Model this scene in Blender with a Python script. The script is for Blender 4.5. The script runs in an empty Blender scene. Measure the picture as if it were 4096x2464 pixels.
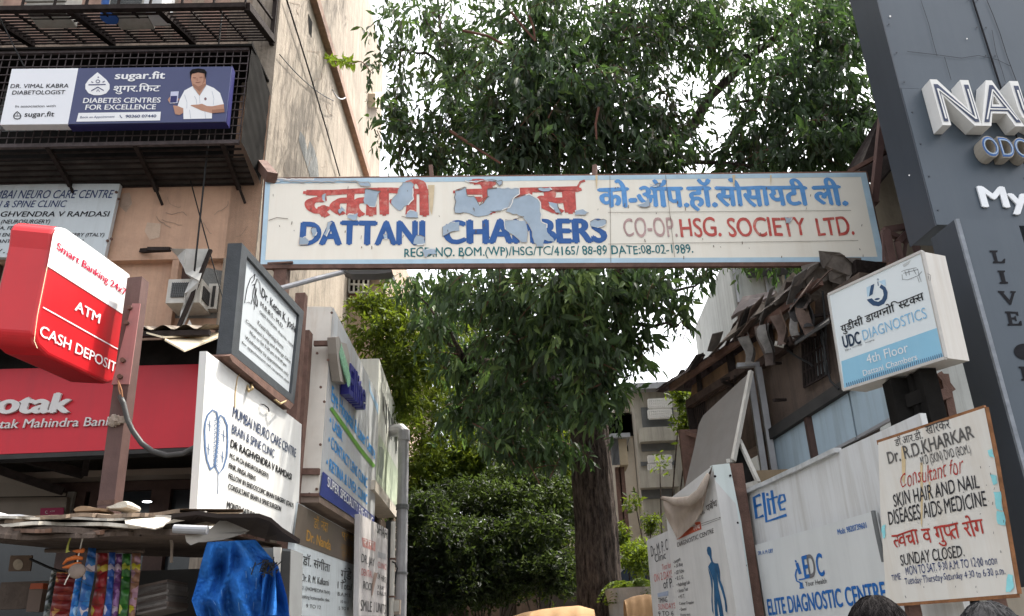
import bpy, bmesh, math, random
import numpy as np
from mathutils import Vector, Matrix, noise
random.seed(7); rng = np.random.default_rng(7)
SC = bpy.context.scene
COL = SC.collection
# ---------------------------------------------------------------- camera
F = 3267.0                      # focal length in photograph pixels (4096 wide)
CAM = Vector((0, 0, 1.6))
upc = Vector((-280, 7922, -3267)).normalized()          # world up seen by the camera
fwc = Vector((193, -1341, -3267)); fwc = (fwc - upc*fwc.dot(upc)).normalized()   # the lane's direction
rtc = fwc.cross(upc)
RW = Matrix((rtc, fwc, upc))                             # camera -> world
cd = bpy.data.cameras.new('camera'); cam = bpy.data.objects.new('camera', cd); COL.objects.link(cam)
cd.sensor_width = 36; cd.lens = F/4096*36; cd.clip_start = .05; cd.clip_end = 2000
cam.matrix_world = Matrix.Translation(CAM) @ RW.to_4x4()
SC.camera = cam
# ---------------------------------------------------------------- light
SUN = Vector((0.36, 0.26, 0.90)).normalized()
W = bpy.data.worlds.new('World'); SC.world = W; W.use_nodes = True
wn = W.node_tree; bg = wn.nodes['Background']
sky = wn.nodes.new('ShaderNodeTexSky'); sky.sky_type = 'NISHITA'; sky.sun_disc = False
sky.sun_elevation = math.asin(SUN.z); sky.sun_rotation = math.atan2(SUN.x, SUN.y)
sky.air_density = 1.0; sky.dust_density = 6.0; sky.ozone_density = 0.6
hs = wn.nodes.new('ShaderNodeHueSaturation'); hs.inputs['Saturation'].default_value = .25
wn.links.new(sky.outputs[0], hs.inputs['Color']); wn.links.new(hs.outputs[0], bg.inputs[0])
bg.inputs[1].default_value = .15
sd = bpy.data.lights.new('sun', 'SUN'); sd.energy = 2.0; sd.angle = math.radians(.6); sd.color = (1, .94, .84)
so = bpy.data.objects.new('sun', sd); COL.objects.link(so)
so.rotation_euler = SUN.to_track_quat('Z', 'Y').to_euler(); so.location = (10, 10, 30)
SC.view_settings.view_transform = 'Standard'; SC.view_settings.look = 'None'
SC.view_settings.exposure = 1.9; SC.view_settings.gamma = 1
SC.cycles.max_bounces = 6; SC.cycles.transparent_max_bounces = 4
# ---------------------------------------------------------------- pixel rays
def ray(p):
    return (RW @ Vector((p[0]-2048, -(p[1]-1232), -F)))
def proj(P):
    c = RW.transposed() @ (P - CAM)
    return (2048 + F*c.x/-c.z, 1232 - F*c.y/-c.z)
def atY(px, py, Y):
    d = ray((px, py)); return CAM + d*(Y/d.y)
class Plane:
    def __init__(s, p0, th):
        th = math.radians(th); s.p0 = Vector(p0); s.u = Vector((math.sin(th), math.cos(th), 0)); s.v = Vector((0, 0, 1))
        s.n = s.u.cross(s.v)
        if s.n.dot(CAM - s.p0) < 0: s.n = -s.n
        s.fix()
    def fix(s):
        r = s.v.cross(s.n)      # rightwards as the viewer sees it
        s.r = r
    def __call__(s, p, off=0.0):
        d = ray(p); q = s.p0 + s.n*off
        return CAM + d*((q-CAM).dot(s.n)/d.dot(s.n))
def vpl(px, py, Y, th): return Plane(atY(px, py, Y), th)
def tilted(a, b, c):
    """plane through three points"""
    P = Plane(a, 0); P.n = (b-a).cross(c-a).normalized()
    if P.n.dot(CAM-a) < 0: P.n = -P.n
    P.v = (Vector((0, 0, 1)) - P.n*P.n.z).normalized(); P.fix(); return P
def mapper(x0, y0, s): return lambda x, y: (x0+x*s, y0+y*s)
cA = mapper(0, 0, .49864); cB = mapper(0, 700, .49864); cC = mapper(0, 1400, .71685); cD = mapper(750, 950, .84227)
cE = mapper(700, 1900, .38914); cF = mapper(1000, 0, .4851); cG = mapper(1030, 660, .5148); cH = mapper(2300, 660, .52696)
cI = mapper(3300, 0, .63325); cJ = mapper(3280, 860, .56588); cK = mapper(3400, 1600, .58243); cL = mapper(2560, 1800, .44741)
cM = mapper(2400, 1050, .6402); cN = mapper(3380, 2300, .29023); cO = mapper(1180, 1200, .6469); cP = mapper(1400, 1080, .44589)
cQ = mapper(1400, 1700, .52696); cR = mapper(1480, 0, .84313); cS = mapper(780, 1380, .48523); cT = mapper(920, 960, .45822)
cU = mapper(0, 2080, .32428); cV = mapper(0, 1780, .33239); cX = mapper(0, 0, 1.6603)
# ---------------------------------------------------------------- materials
def node(nt, t, **kw):
    n = nt.nodes.new(t)
    for k, v in kw.items(): setattr(n, k, v)
    return n
def rgb(c): return (c[0], c[1], c[2], 1)
def M(name, col, rough=.6, var=.12, scale=3.0, streak=0.0, stain=None, blotch=0.0, metal=0.0, bump=0.0, spec=.22, bscale=None, sscale=5.0):
    m = bpy.data.materials.new(name); m.use_nodes = True; nt = m.node_tree; L = nt.links
    b = nt.nodes['Principled BSDF']; b.inputs['Roughness'].default_value = rough; b.inputs['Metallic'].default_value = metal
    b.inputs['Specular IOR Level'].default_value = spec
    tc = node(nt, 'ShaderNodeTexCoord')
    n1 = node(nt, 'ShaderNodeTexNoise'); n1.inputs['Scale'].default_value = scale; n1.inputs['Detail'].default_value = 8; n1.inputs['Roughness'].default_value = .65
    L.new(tc.outputs['Object'], n1.inputs['Vector'])
    r1 = node(nt, 'ShaderNodeValToRGB'); e = r1.color_ramp.elements
    e[0].position = .3; e[1].position = .7
    e[0].color = rgb([c*(1-var) for c in col]); e[1].color = rgb([min(1, c*(1+var)) for c in col])
    L.new(n1.outputs['Fac'], r1.inputs[0]); out = r1.outputs[0]
    st = stain or [c*.35 for c in col]
    def mix(fac, c2):
        nonlocal out
        mx = node(nt, 'ShaderNodeMix', data_type='RGBA'); L.new(fac, mx.inputs[0]); L.new(out, mx.inputs[6]); mx.inputs[7].default_value = rgb(c2)
        out = mx.outputs[2]
    def ramp(src, lo, hi, amt):
        r = node(nt, 'ShaderNodeMapRange'); r.inputs[1].default_value = lo; r.inputs[2].default_value = hi; r.inputs[3].default_value = 0; r.inputs[4].default_value = amt
        L.new(src, r.inputs[0]); return r.outputs[0]
    if streak:
        mp = node(nt, 'ShaderNodeMapping'); mp.inputs['Scale'].default_value = (sscale, sscale, sscale*.06); L.new(tc.outputs['Object'], mp.inputs[0])
        n2 = node(nt, 'ShaderNodeTexNoise'); n2.inputs['Scale'].default_value = 1.6; n2.inputs['Detail'].default_value = 9; n2.inputs['Roughness'].default_value = .7
        L.new(mp.outputs[0], n2.inputs['Vector']); mix(ramp(n2.outputs['Fac'], .47, .68, streak), st)
    if blotch:
        n3 = node(nt, 'ShaderNodeTexNoise'); n3.inputs['Scale'].default_value = bscale or scale*.35; n3.inputs['Detail'].default_value = 10; n3.inputs['Roughness'].default_value = .72
        mp = node(nt, 'ShaderNodeMapping'); mp.inputs['Location'].default_value = (3.7, 1.3, 8.1); L.new(tc.outputs['Object'], mp.inputs[0]); L.new(mp.outputs[0], n3.inputs['Vector'])
        mix(ramp(n3.outputs['Fac'], .52, .7, blotch), st)
    L.new(out, b.inputs['Base Color'])
    if bump:
        n4 = node(nt, 'ShaderNodeTexNoise'); n4.inputs['Scale'].default_value = scale*9; n4.inputs['Detail'].default_value = 6
        L.new(tc.outputs['Object'], n4.inputs['Vector'])
        bp = node(nt, 'ShaderNodeBump'); bp.inputs['Strength'].default_value = bump; bp.inputs['Distance'].default_value = .02
        L.new(n4.outputs['Fac'], bp.inputs['Height']); L.new(bp.outputs[0], b.inputs['Normal'])
    return m
def leaf_mat(name, stops, trans=.45, tcol=(.18, .3, .02)):
    m = bpy.data.materials.new(name); m.use_nodes = True; nt = m.node_tree; L = nt.links
    b = nt.nodes['Principled BSDF']; b.inputs['Roughness'].default_value = .55; b.inputs['Specular IOR Level'].default_value = .25
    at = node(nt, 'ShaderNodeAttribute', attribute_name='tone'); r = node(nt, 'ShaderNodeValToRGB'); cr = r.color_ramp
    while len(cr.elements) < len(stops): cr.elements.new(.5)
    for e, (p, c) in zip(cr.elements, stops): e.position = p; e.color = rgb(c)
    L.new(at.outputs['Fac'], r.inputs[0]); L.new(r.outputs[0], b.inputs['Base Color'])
    t = node(nt, 'ShaderNodeBsdfTranslucent'); mx = node(nt, 'ShaderNodeMixShader'); mx.inputs[0].default_value = trans
    mm = node(nt, 'ShaderNodeMix', data_type='RGBA'); mm.inputs[0].default_value = .6; L.new(r.outputs[0], mm.inputs[6]); mm.inputs[7].default_value = rgb(tcol)
    L.new(mm.outputs[2], t.inputs[0])
    L.new(b.outputs[0], mx.inputs[1]); L.new(t.outputs[0], mx.inputs[2]); L.new(mx.outputs[0], nt.nodes['Material Output'].inputs[0])
    return m
def emit(name, col, s):
    m = bpy.data.materials.new(name); m.use_nodes = True; b = m.node_tree.nodes['Principled BSDF']
    b.inputs['Base Color'].default_value = rgb(col); b.inputs['Emission Color'].default_value = rgb(col); b.inputs['Emission Strength'].default_value = s
    return m
# ---------------------------------------------------------------- mesh builder
class MB:
    def __init__(s): s.V = []; s.Fc = []
    def poly(s, pts): k = len(s.V); s.V += [Vector(p) for p in pts]; s.Fc.append(tuple(range(k, k+len(pts)))); return s
    def prism(s, pts, vec):
        """closed slab: outline pts and the same outline moved by vec"""
        pts = [Vector(p) for p in pts]; vec = Vector(vec); n = len(pts); k = len(s.V)
        s.V += pts + [p+vec for p in pts]
        s.Fc.append(tuple(range(k, k+n))); s.Fc.append(tuple(range(k+2*n-1, k+n-1, -1)))
        for i in range(n):
            j = (i+1) % n; s.Fc.append((k+i, k+n+i, k+n+j, k+j))
        return s
    def loft(s, A, B):
        n = len(A); k = len(s.V); s.V += [Vector(p) for p in A] + [Vector(p) for p in B]
        s.Fc.append(tuple(range(k, k+n))); s.Fc.append(tuple(range(k+2*n-1, k+n-1, -1)))
        for i in range(n):
            j = (i+1) % n; s.Fc.append((k+i, k+n+i, k+n+j, k+j))
        return s
    def box(s, a, b):
        x0, y0, z0 = a; x1, y1, z1 = b
        return s.prism([(x0, y0, z0), (x1, y0, z0), (x1, y0, z1), (x0, y0, z1)], (0, y1-y0, 0))
    def bar(s, a, b, w, h=None, up=(0, 0, 1)):
        a = Vector(a); b = Vector(b); d = (b-a).normalized(); up = Vector(up)
        if abs(d.dot(up)) > .97: up = Vector((0, 1, 0))
        x = d.cross(up).normalized()*w*.5; y = d.cross(x).normalized()*(h or w)*.5
        return s.prism([a-x-y, a+x-y, a+x+y, a-x+y], b-a)
    def tube(s, path, r, n=8, caps=True):
        path = [Vector(p) for p in path]; rs = r if isinstance(r, (list, tuple)) else [r]*len(path); k = len(s.V); N = len(path)
        d = (path[1]-path[0]).normalized(); ref = Vector((0, 0, 1)) if abs(d.z) < .9 else Vector((1, 0, 0)); x = d.cross(ref).normalized()
        for i, p in enumerate(path):
            d = (path[min(i+1, N-1)] - path[max(i-1, 0)]).normalized(); x = (x - d*x.dot(d)).normalized(); y = d.cross(x)
            for j in range(n):
                a = 2*math.pi*j/n; s.V.append(p + (x*math.cos(a)+y*math.sin(a))*rs[i])
        for i in range(N-1):
            for j in range(n):
                j2 = (j+1) % n; s.Fc.append((k+i*n+j, k+i*n+j2, k+(i+1)*n+j2, k+(i+1)*n+j))
        if caps: s.Fc.append(tuple(range(k+n-1, k-1, -1))); s.Fc.append(tuple(range(k+(N-1)*n, k+N*n)))
        return s
    def grid(s, fn, nu, nv):
        k = len(s.V)
        for i in range(nu+1):
            for j in range(nv+1): s.V.append(Vector(fn(i/nu, j/nv)))
        w = nv+1
        for i in range(nu):
            for j in range(nv): a = k+i*w+j; s.Fc.append((a, a+1, a+1+w, a+w))
        return s
    def ell(s, c, rx, ry, rz, nu=14, nv=9, bumpy=0):
        k = len(s.V); c = Vector(c)
        for i in range(nv+1):
            t = math.pi*i/nv
            for j in range(nu):
                a = 2*math.pi*j/nu; q = 1+bumpy*random.uniform(-1, 1)
                s.V.append(c+Vector((rx*math.sin(t)*math.cos(a), ry*math.sin(t)*math.sin(a), rz*math.cos(t)))*q)
        for i in range(nv):
            for j in range(nu): j2 = (j+1) % nu; s.Fc.append((k+i*nu+j, k+(i+1)*nu+j, k+(i+1)*nu+j2, k+i*nu+j2))
        return s
    def add(s, o): k = len(s.V); s.V += o.V; s.Fc += [tuple(i+k for i in f) for f in o.Fc]; return s
SPLIT = {'divider_post', 'aqua_flake', 'timber_post', 'post', 'bolt', 'screw', 'bracket', 'door_post', 'tie_rope', 'clip', 'collar', 'rivet', 'loose_sheet', 'timber_panel', 'figure_arm', 'window_dark', 'timber_rail', 'support_leg', 'steel_brace'}
def pieces(mb):
    """the loose pieces of a builder, each as a builder of its own"""
    pr = list(range(len(mb.V)))
    def fd(i):
        while pr[i] != i: pr[i] = pr[pr[i]]; i = pr[i]
        return i
    for f in mb.Fc:
        for i in f[1:]: pr[fd(i)] = fd(f[0])
    G = {}
    for f in mb.Fc: G.setdefault(fd(f[0]), []).append(f)
    out = []
    for fs in G.values():
        ids = sorted({i for f in fs for i in f}); mp = {i: k for k, i in enumerate(ids)}; m = MB(); m.V = [mb.V[i] for i in ids]; m.Fc = [tuple(mp[i] for i in f) for f in fs]; out.append(m)
    return out
def build(name, mb, mat, parent=None, base=None, smooth=False):
    """one mesh object; with a parent it is a part (vertices stay where they are in the world)"""
    if parent is not None and name in SPLIT:
        pcs = pieces(mb)
        if 1 < len(pcs) <= 40:
            for p in pcs[:-1]: build(name+' ', p, mat, parent, base, smooth).name = name
            mb = pcs[-1]
    name = name.strip()
    me = bpy.data.meshes.new(name)
    if parent is not None:
        o0 = Vector((0, 0, 0)); q = parent
        while q is not None: o0 = o0 + q.location; q = q.parent
    else:
        xs = [v.x for v in mb.V]; ys = [v.y for v in mb.V]; zs = [v.z for v in mb.V]
        o0 = Vector(base) if base else Vector(((min(xs)+max(xs))/2, (min(ys)+max(ys))/2, min(zs)))
    me.from_pydata([tuple(v-o0) for v in mb.V], [], mb.Fc); me.update()
    if isinstance(mat, (list, tuple)):
        for m in mat: me.materials.append(m)
    else: me.materials.append(mat)
    bm = bmesh.new(); bm.from_mesh(me); bmesh.ops.remove_doubles(bm, verts=bm.verts, dist=1e-5) if smooth else None
    bmesh.ops.recalc_face_normals(bm, faces=bm.faces); bm.to_mesh(me); bm.free()
    if smooth: me.polygons.foreach_set('use_smooth', [True]*len(me.polygons))
    o = bpy.data.objects.new(name, me); COL.objects.link(o)
    if parent is not None: o.parent = parent
    else: o.location = o0
    return o
def tag(o, label, cat, group=None):
    o['label'] = label; o['category'] = cat
    if group: o['group'] = group
    return o
def thing(name, label, cat, base, group=None):
    o = bpy.data.objects.new(name, None); COL.objects.link(o); o.location = Vector(base); o.empty_display_size = .1
    return tag(o, label, cat, group)
def structure(name, mb, mat):
    o = build(name, mb, mat); o['kind'] = 'structure'; return o
def bevel(o, w, seg=2):
    m = o.modifiers.new('bevel', 'BEVEL'); m.width = w; m.segments = seg; m.limit_method = 'ANGLE'; return o
# ---------------------------------------------------------------- lettering
_tc = bpy.data.curves.new('t', 'FONT'); _to = bpy.data.objects.new('t', _tc); COL.objects.link(_to); _tc.size = 1; _tc.resolution_u = 4
def _raw(s, bold=0.0):
    _tc.body = s; _tc.offset = bold; bpy.context.view_layer.update()
    dg = bpy.context.evaluated_depsgraph_get(); ob = _to.evaluated_get(dg); me = ob.to_mesh()
    V = [v.co.copy() for v in me.vertices]; Fs = [tuple(p.vertices) for p in me.polygons]; ob.to_mesh_clear()
    return V, Fs
def glyphs(s, bold=0.0):
    """outline of a line of text; '~' after a letter makes its half form (the right-hand stem cut away)"""
    if '~' not in s: return _raw(s, bold)
    V = []; Fs = []; x = 0.0; parts = s.split('~')
    for i, p in enumerate(parts):
        half = i < len(parts)-1
        segs = [(p[:-1], False), (p[-1:], True)] if half else [(p, False)]
        for q, h in segs:
            if not q: continue
            a, f = _raw(q, bold)
            if not a: x += .26*len(q); continue
            x0 = min(v.x for v in a); x1 = max(v.x for v in a)
            if h:
                bm = bmesh.new(); vs = [bm.verts.new(v) for v in a]
                for ff in f:
                    try: bm.faces.new([vs[k] for k in ff])
                    except ValueError: pass
                cut = x1-.155
                bmesh.ops.bisect_plane(bm, geom=bm.verts[:]+bm.edges[:]+bm.faces[:], plane_co=(cut, 0, 0), plane_no=(1, 0, 0), clear_outer=True)
                bm.verts.index_update(); a = [v.co.copy() for v in bm.verts]; f = [tuple(v.index for v in ff.verts) for ff in bm.faces]; bm.free(); x1 = cut
            k = len(V); V += [Vector((v.x-x0+x, v.y, 0)) for v in a]; Fs += [tuple(j+k for j in ff) for ff in f]; x += x1-x0-.02
    return V, Fs
CAPH = max(v.y for v in _raw('H')[0]); DEVH = max(v.y for v in _raw('क')[0]); XH = max(v.y for v in _raw('x')[0])
def is_dev(s): return any('\u0900' <= c <= '\u097f' for c in s)
def text(pl, s, bl, br, h, off=.004, bold=0.0, shear=0.0, ext=0.0, wob=0.0, mb=None):
    """letters painted on plane pl: baseline from pixel bl to pixel br, capital height h pixels at bl"""
    thick = bold if (bold > 0 and ext < .1) else 0
    V, Fs = glyphs(s, 0 if thick else bold); mb = mb or MB()
    if not V: return mb
    if thick:                       # a heavier brush: the same letters laid again a little to each side
        V0, F0 = V, Fs; V = []; Fs = []
        for i, (dx, dy) in enumerate(((0, 0), (-1, 0), (1, 0), (0, 1), (0, -1), (-.5, 0), (.5, 0))):
            k = len(V); V += [Vector((v.x+dx*thick, v.y+dy*thick*.55, i*.00012)) for v in V0]; Fs += [tuple(k+j for j in f) for f in F0]
    if wob:                         # an unsteady hand
        V = [Vector((v.x+wob*noise.noise(Vector((v.x*2.3, v.y*2.9, 3.1))), v.y+wob*1.2*noise.noise(Vector((v.x*1.6, v.y*1.9, 7.7))), v.z)) for v in V]
    x0 = min(v.x for v in V); x1 = max(v.x for v in V); ch = DEVH if is_dev(s) else CAPH
    A = pl(bl, off); B = pl(br, off); p0 = proj(A); p1 = proj(A+pl.v*.1); hw = h/math.hypot(p1[0]-p0[0], p1[1]-p0[1])*.1
    ex = (B-A)/(x1-x0); ey = pl.v*(hw/ch); k = len(mb.V)
    P = [A + pl.n*v.z + ex*(v.x-x0) + ey*v.y + ex.normalized()*(shear*v.y*hw/ch) for v in V]
    if ext:
        n = len(P); mb.V += P + [p-pl.n*ext for p in P]; cnt = {}
        for f in Fs:
            mb.Fc.append(tuple(k+i for i in f)); mb.Fc.append(tuple(k+n+i for i in reversed(f)))
            for i in range(len(f)):
                e = (f[i], f[(i+1) % len(f)]); cnt[tuple(sorted(e))] = cnt.get(tuple(sorted(e)), []) + [e]
        for es in cnt.values():
            if len(es) == 1: a, b = es[0]; mb.Fc.append((k+a, k+n+a, k+n+b, k+b))
    else:
        mb.V += P; mb.Fc += [tuple(k+i for i in f) for f in Fs]
    return mb
def shape(pl, pts, off=.004, mb=None, thick=0.0):
    """flat painted outline given in pixels"""
    mb = mb or MB(); q = [pl(p, off) for p in pts]
    return mb.prism(q, -pl.n*thick) if thick else mb.poly(q)
def stroke(pl, pts, w, off=.004, mb=None, closed=False):
    """painted brush line of width w pixels along pixels pts"""
    mb = mb or MB(); P = [Vector((p[0], p[1])) for p in pts]; n = len(P)
    L = []; R = []
    for i in range(n):
        a = P[(i-1) % n] if closed else P[max(i-1, 0)]; b = P[(i+1) % n] if closed else P[min(i+1, n-1)]
        d = (b-a).normalized(); q = Vector((-d.y, d.x))*w*.5; L.append(P[i]+q); R.append(P[i]-q)
    rng_ = range(n) if closed else range(n-1)
    for i in rng_:
        j = (i+1) % n; mb.poly([pl(tuple(c), off) for c in (L[i], L[j], R[j], R[i])])
    return mb
def oval(c, rx, ry, n=20, rot=0.0, a0=0.0, a1=360.0):
    o = []; full = abs(a1-a0-360) < 1e-6
    for i in range(n if full else n+1):
        a = math.radians(a0+(a1-a0)*i/n); x = rx*math.cos(a); y = ry*math.sin(a); cr = math.cos(rot); sr = math.sin(rot)
        o.append((c[0]+x*cr-y*sr, c[1]+x*sr+y*cr))
    return o
def slab(pl, px, thick, off=0.0):
    q = [pl(p, off) for p in px]; return MB().prism(q, -pl.n*thick)
def mid(P, Q): return (P[0]+Q[0])/2, (P[1]+Q[1])/2
def board(name, label, cat, pl, px, thick, mat, group=None, part='panel'):
    q = [pl(p) for p in px]; c = sum(q, Vector())/len(q); base = Vector((c.x, c.y, min(v.z for v in q)))
    t = thing(name, label, cat, base, group); build(part, slab(pl, px, thick), mat, t); return t
def lines(t, pl, rows, mat, part='lettering', **kw):
    """rows of (text, bl, br, h) as one part"""
    for r in rows: o = build(part, text(pl, *r[:4], **{**kw, **(r[4] if len(r) > 4 else {})}), mat, t)
    return o
def sag(a, b, d, n=14):
    a = Vector(a); b = Vector(b); return [a.lerp(b, i/n) - Vector((0, 0, d*4*(i/n)*(1-i/n))) for i in range(n+1)]
# ================================================================ materials
m_plaster = M('peach_plaster', (.57, .365, .255), .9, .12, 2.2, streak=.3, stain=(.25, .18, .14), blotch=.22, bump=.35, bscale=1.3)
m_grime = M('sooty_plaster', (.34, .26, .2), .9, .25, 3, streak=.6, stain=(.05, .045, .04), blotch=.6, bump=.4, bscale=1.7)
m_side = M('weathered_wall', (.33, .28, .225), .95, .2, 2.0, streak=.8, stain=(.14, .115, .09), blotch=.55, bump=.4, bscale=.8, sscale=9)
m_patch = M('bare_cement', (.2, .2, .19), .9, .15, 6, bump=.4)
m_matt_black = M('matt_black', (.016, .015, .014), .95, .3, 5, spec=.03)
m_grille = M('rusted_grille', (.032, .025, .023), .85, .4, 12, bump=.2, spec=.08)
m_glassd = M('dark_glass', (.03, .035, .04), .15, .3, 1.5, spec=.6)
m_tile = M('dim_brick', (.34, .22, .17), .85, .3, 5, blotch=.55, stain=(.06, .05, .045), bscale=3)
m_rust = M('rust_brown_steel', (.13, .075, .058), .7, .3, 9, blotch=.5, stain=(.05, .03, .025), bump=.25)
m_pole = M('brown_painted_steel', (.12, .072, .064), .6, .18, 6, streak=.35, stain=(.08, .05, .045), bump=.1, sscale=14)
m_ledge = M('ledge_brown', (.30, .19, .14), .8, .2, 7, streak=.4, bump=.3)
m_white = M('white_board', (.64, .64, .62), .45, .04, 1.4, streak=.16, stain=(.42, .38, .3), sscale=7)
m_white2 = M('white_sheet', (.62, .63, .63), .5, .05, 1.2, streak=.4, stain=(.3, .27, .22), blotch=.12, sscale=6)
m_cool = M('pale_board', (.58, .63, .65), .4, .05, 1.3, streak=.3, stain=(.34, .35, .34), sscale=8)
m_black = M('black_paint', (.012, .012, .015), .6, .3, 20, spec=.1)
m_faded = M('faded_black_paint', (.06, .06, .062), .6, .6, 28, spec=.1)
m_navy = M('navy_paint', (.025, .045, .14), .5, .2, 12)
m_blue = M('blue_paint', (.035, .11, .32), .5, .15, 14, blotch=.05, stain=(.35, .42, .5), bscale=9)
m_sky = M('sky_blue_paint', (.12, .31, .62), .5, .15, 12, blotch=.05, stain=(.4, .5, .6), bscale=9)
m_red = M('red_paint', (.50, .09, .075), .5, .3, 16, blotch=.5, stain=(.75, .5, .4), bscale=11)
m_teal = M('teal_paint', (.02, .15, .17), .5, .3, 12)
m_sign_red = M('glossy_red', (.50, .012, .018), .3, .08, 2, streak=.16, stain=(.3, .03, .03), sscale=9, spec=.5)
m_flex_red = M('red_flex', (.54, .012, .026), .4, .08, 1.5, streak=.2, stain=(.27, .02, .03), sscale=4, spec=.4)
m_sign_white = M('glossy_white', (.8, .8, .79), .3, .03, 2)
m_letterw = M('white_letters', (.8, .8, .8), .4, .03, 5)
m_letterg = M('grey_white_letters', (.62, .6, .58), .4, .05, 5)
m_crim = M('crimson_letters', (.45, .01, .05), .4, .05, 5)
m_navyflex = M('navy_flex', (.075, .085, .17), .4, .06, 1.5)
m_deepnavy = M('navy_rim', (.03, .03, .12), .4, .1, 3)
m_whiteflex = M('white_flex', (.78, .79, .82), .4, .03, 1.5)
m_cable = M('black_cable', (.02, .02, .02), .6, .2, 10)
m_greycable = M('grey_conduit', (.06, .06, .058), .45, .25, 8)
m_darkframe = M('charcoal_frame', (.055, .06, .065), .5, .2, 10, bump=.15)
m_skin = M('skin', (.45, .24, .16), .5, .08, 12)
m_hair = M('black_hair', (.016, .014, .014), .85, .4, 40, bump=.3, spec=.05)
m_tarp = M('blue_tarpaulin', (.022, .13, .42), .75, .3, 5, blotch=.3, stain=(.12, .26, .5), bscale=9, bump=.5, spec=.1)
m_canvas = M('dirty_canvas', (.36, .30, .25), .85, .15, 4, streak=.35, stain=(.18, .13, .1), bump=.3)
m_paper = M('weathered_sheet', (.62, .58, .51), .7, .12, 5, blotch=.35, stain=(.3, .24, .19), bump=.25)
m_ply = M('dark_plywood', (.10, .075, .06), .85, .3, 6, streak=.5, bump=.3)
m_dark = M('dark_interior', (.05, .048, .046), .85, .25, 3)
m_greyw = M('grey_shop_wall', (.14, .145, .145), .8, .12, 3)
m_beige = M('beige_ceiling', (.22, .185, .15), .8, .1, 2, blotch=.3)
m_concrete = M('stained_concrete', (.33, .31, .28), .9, .15, 3, streak=.4, stain=(.12, .11, .1), blotch=.3, bump=.3)
m_brownw = M('brown_woodwork', (.07, .042, .035), .6, .3, 5)
m_acw = M('aged_appliance_white', (.56, .54, .49), .5, .08, 6, streak=.4, stain=(.25, .2, .15))
m_steelg = M('dull_steel', (.32, .32, .33), .45, .15, 5, metal=.3)
# ================================================================ ground
m_road = M('asphalt', (.06, .058, .055), .9, .25, 2, blotch=.3, bump=.4)
structure('ground', MB().box((-80, -40, -.4), (80, 160, 0)), m_road)
structure('lane', MB().box((-2.6, 3.0, .004), (2.6, 60, .03)), M('lane_concrete', (.22, .21, .19), .9, .15, 2, blotch=.4, bump=.3))
# ================================================================ left building
PF = vpl(1075, 500, 9, 86)                       # street front
PS = Plane(PF.p0, -4)                            # lane side
C0 = Vector((PF.p0.x, PF.p0.y, 0)); FR = PF.r; FN = PF.n
def fp(a, b, z): return C0 + FR*a + FN*b + Vector((0, 0, z))    # along the front (a<0 is left), out from it, height
def fbox(mb, a0, a1, b0, b1, z0, z1):
    return mb.prism([fp(a0, b0, z0), fp(a1, b0, z0), fp(a1, b0, z1), fp(a0, b0, z1)], FN*(b1-b0))
zf = lambda px, py: PF((px, py)).z
af = lambda px, py: (PF((px, py))-C0).dot(FR)
ZB = zf(560, 1040)                               # underside of the band
ZT = 3.95                                        # top of the shop opening
LB = thing('apartment_building', 'tall peach plastered building with stained grey lane side wall on the left', 'building', fp(-5, -3, 0))
D_END = (PS((1528, 420))-C0).dot(PS.u); D_END = abs(D_END)
def sp_(d, out, z): return C0 - FN*d + FR*out + Vector((0, 0, z))
mb = MB(); fbox(mb, -11, -.012, -.5, 0, ZB, 8.62); build('front_wall', mb, m_plaster, LB)
mb = MB(); fbox(mb, -11, -.012, -.5, -.06, 8.62, 17); build('sooty_front_wall', mb, m_grime, LB)
mb = MB(); fbox(mb, -11, -.012, -.6, -.11, ZT, ZB); build('recessed_wall', mb, m_plaster, LB)
mb = MB(); fbox(mb, af(668, 1200), af(695, 1200), -.108, -.004, ZT, ZB-.002); build('pilaster', mb, m_plaster, LB)
mb = MB(); fbox(mb, -.32, -.03, -.108, .0, ZT, ZB-.002); build('corner_pier', mb, m_plaster, LB)
mb = MB().prism([sp_(0, -.4, 0), sp_(D_END, -.4, 0), sp_(D_END, -.4, 17), sp_(0, -.4, 17)], FR*.4); build('side_wall', mb, m_side, LB)
mb = MB(); fbox(mb, -11, -.4, -D_END, -.62, 9.2, 17); build('upper_mass', mb, m_grime, LB)
# brown ledge climbing along the lane side
a = PS((1237, -30)); b = PS((1462, 705))
mb = MB(); mb.bar(a+FR*.06, b+FR*.06, .12, .2); build('ledge', mb, m_ledge, LB)
mb = MB(); pts = [PS(cF(*p), .006) for p in ((480, 110), (515, 185), (508, 312), (486, 262))]; mb.poly(pts); build('vent_slot', mb, m_matt_black, LB)
mb = MB(); mb.poly([PS(cF(*p), .005) for p in ((413, 1080), (450, 1130), (475, 1240), (492, 1160), (530, 1230), (556, 1320), (570, 1470), (500, 1470), (470, 1370), (425, 1240), (402, 1150))])
build('bare_patch', mb, m_patch, LB)
q = [PS(cF(*p)) for p in ((972, 770), (1048, 760), (1048, 890), (972, 885))]
mb = MB().prism(q, FR*.18); build('window_hood', mb, M('hood_plaster', (.5, .42, .32), .8, .1), LB)
mb = MB()
for (x0, y0, x1, y1) in ((800, 0, 905, 380), (835, 0, 880, 260)):
    pass
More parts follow.
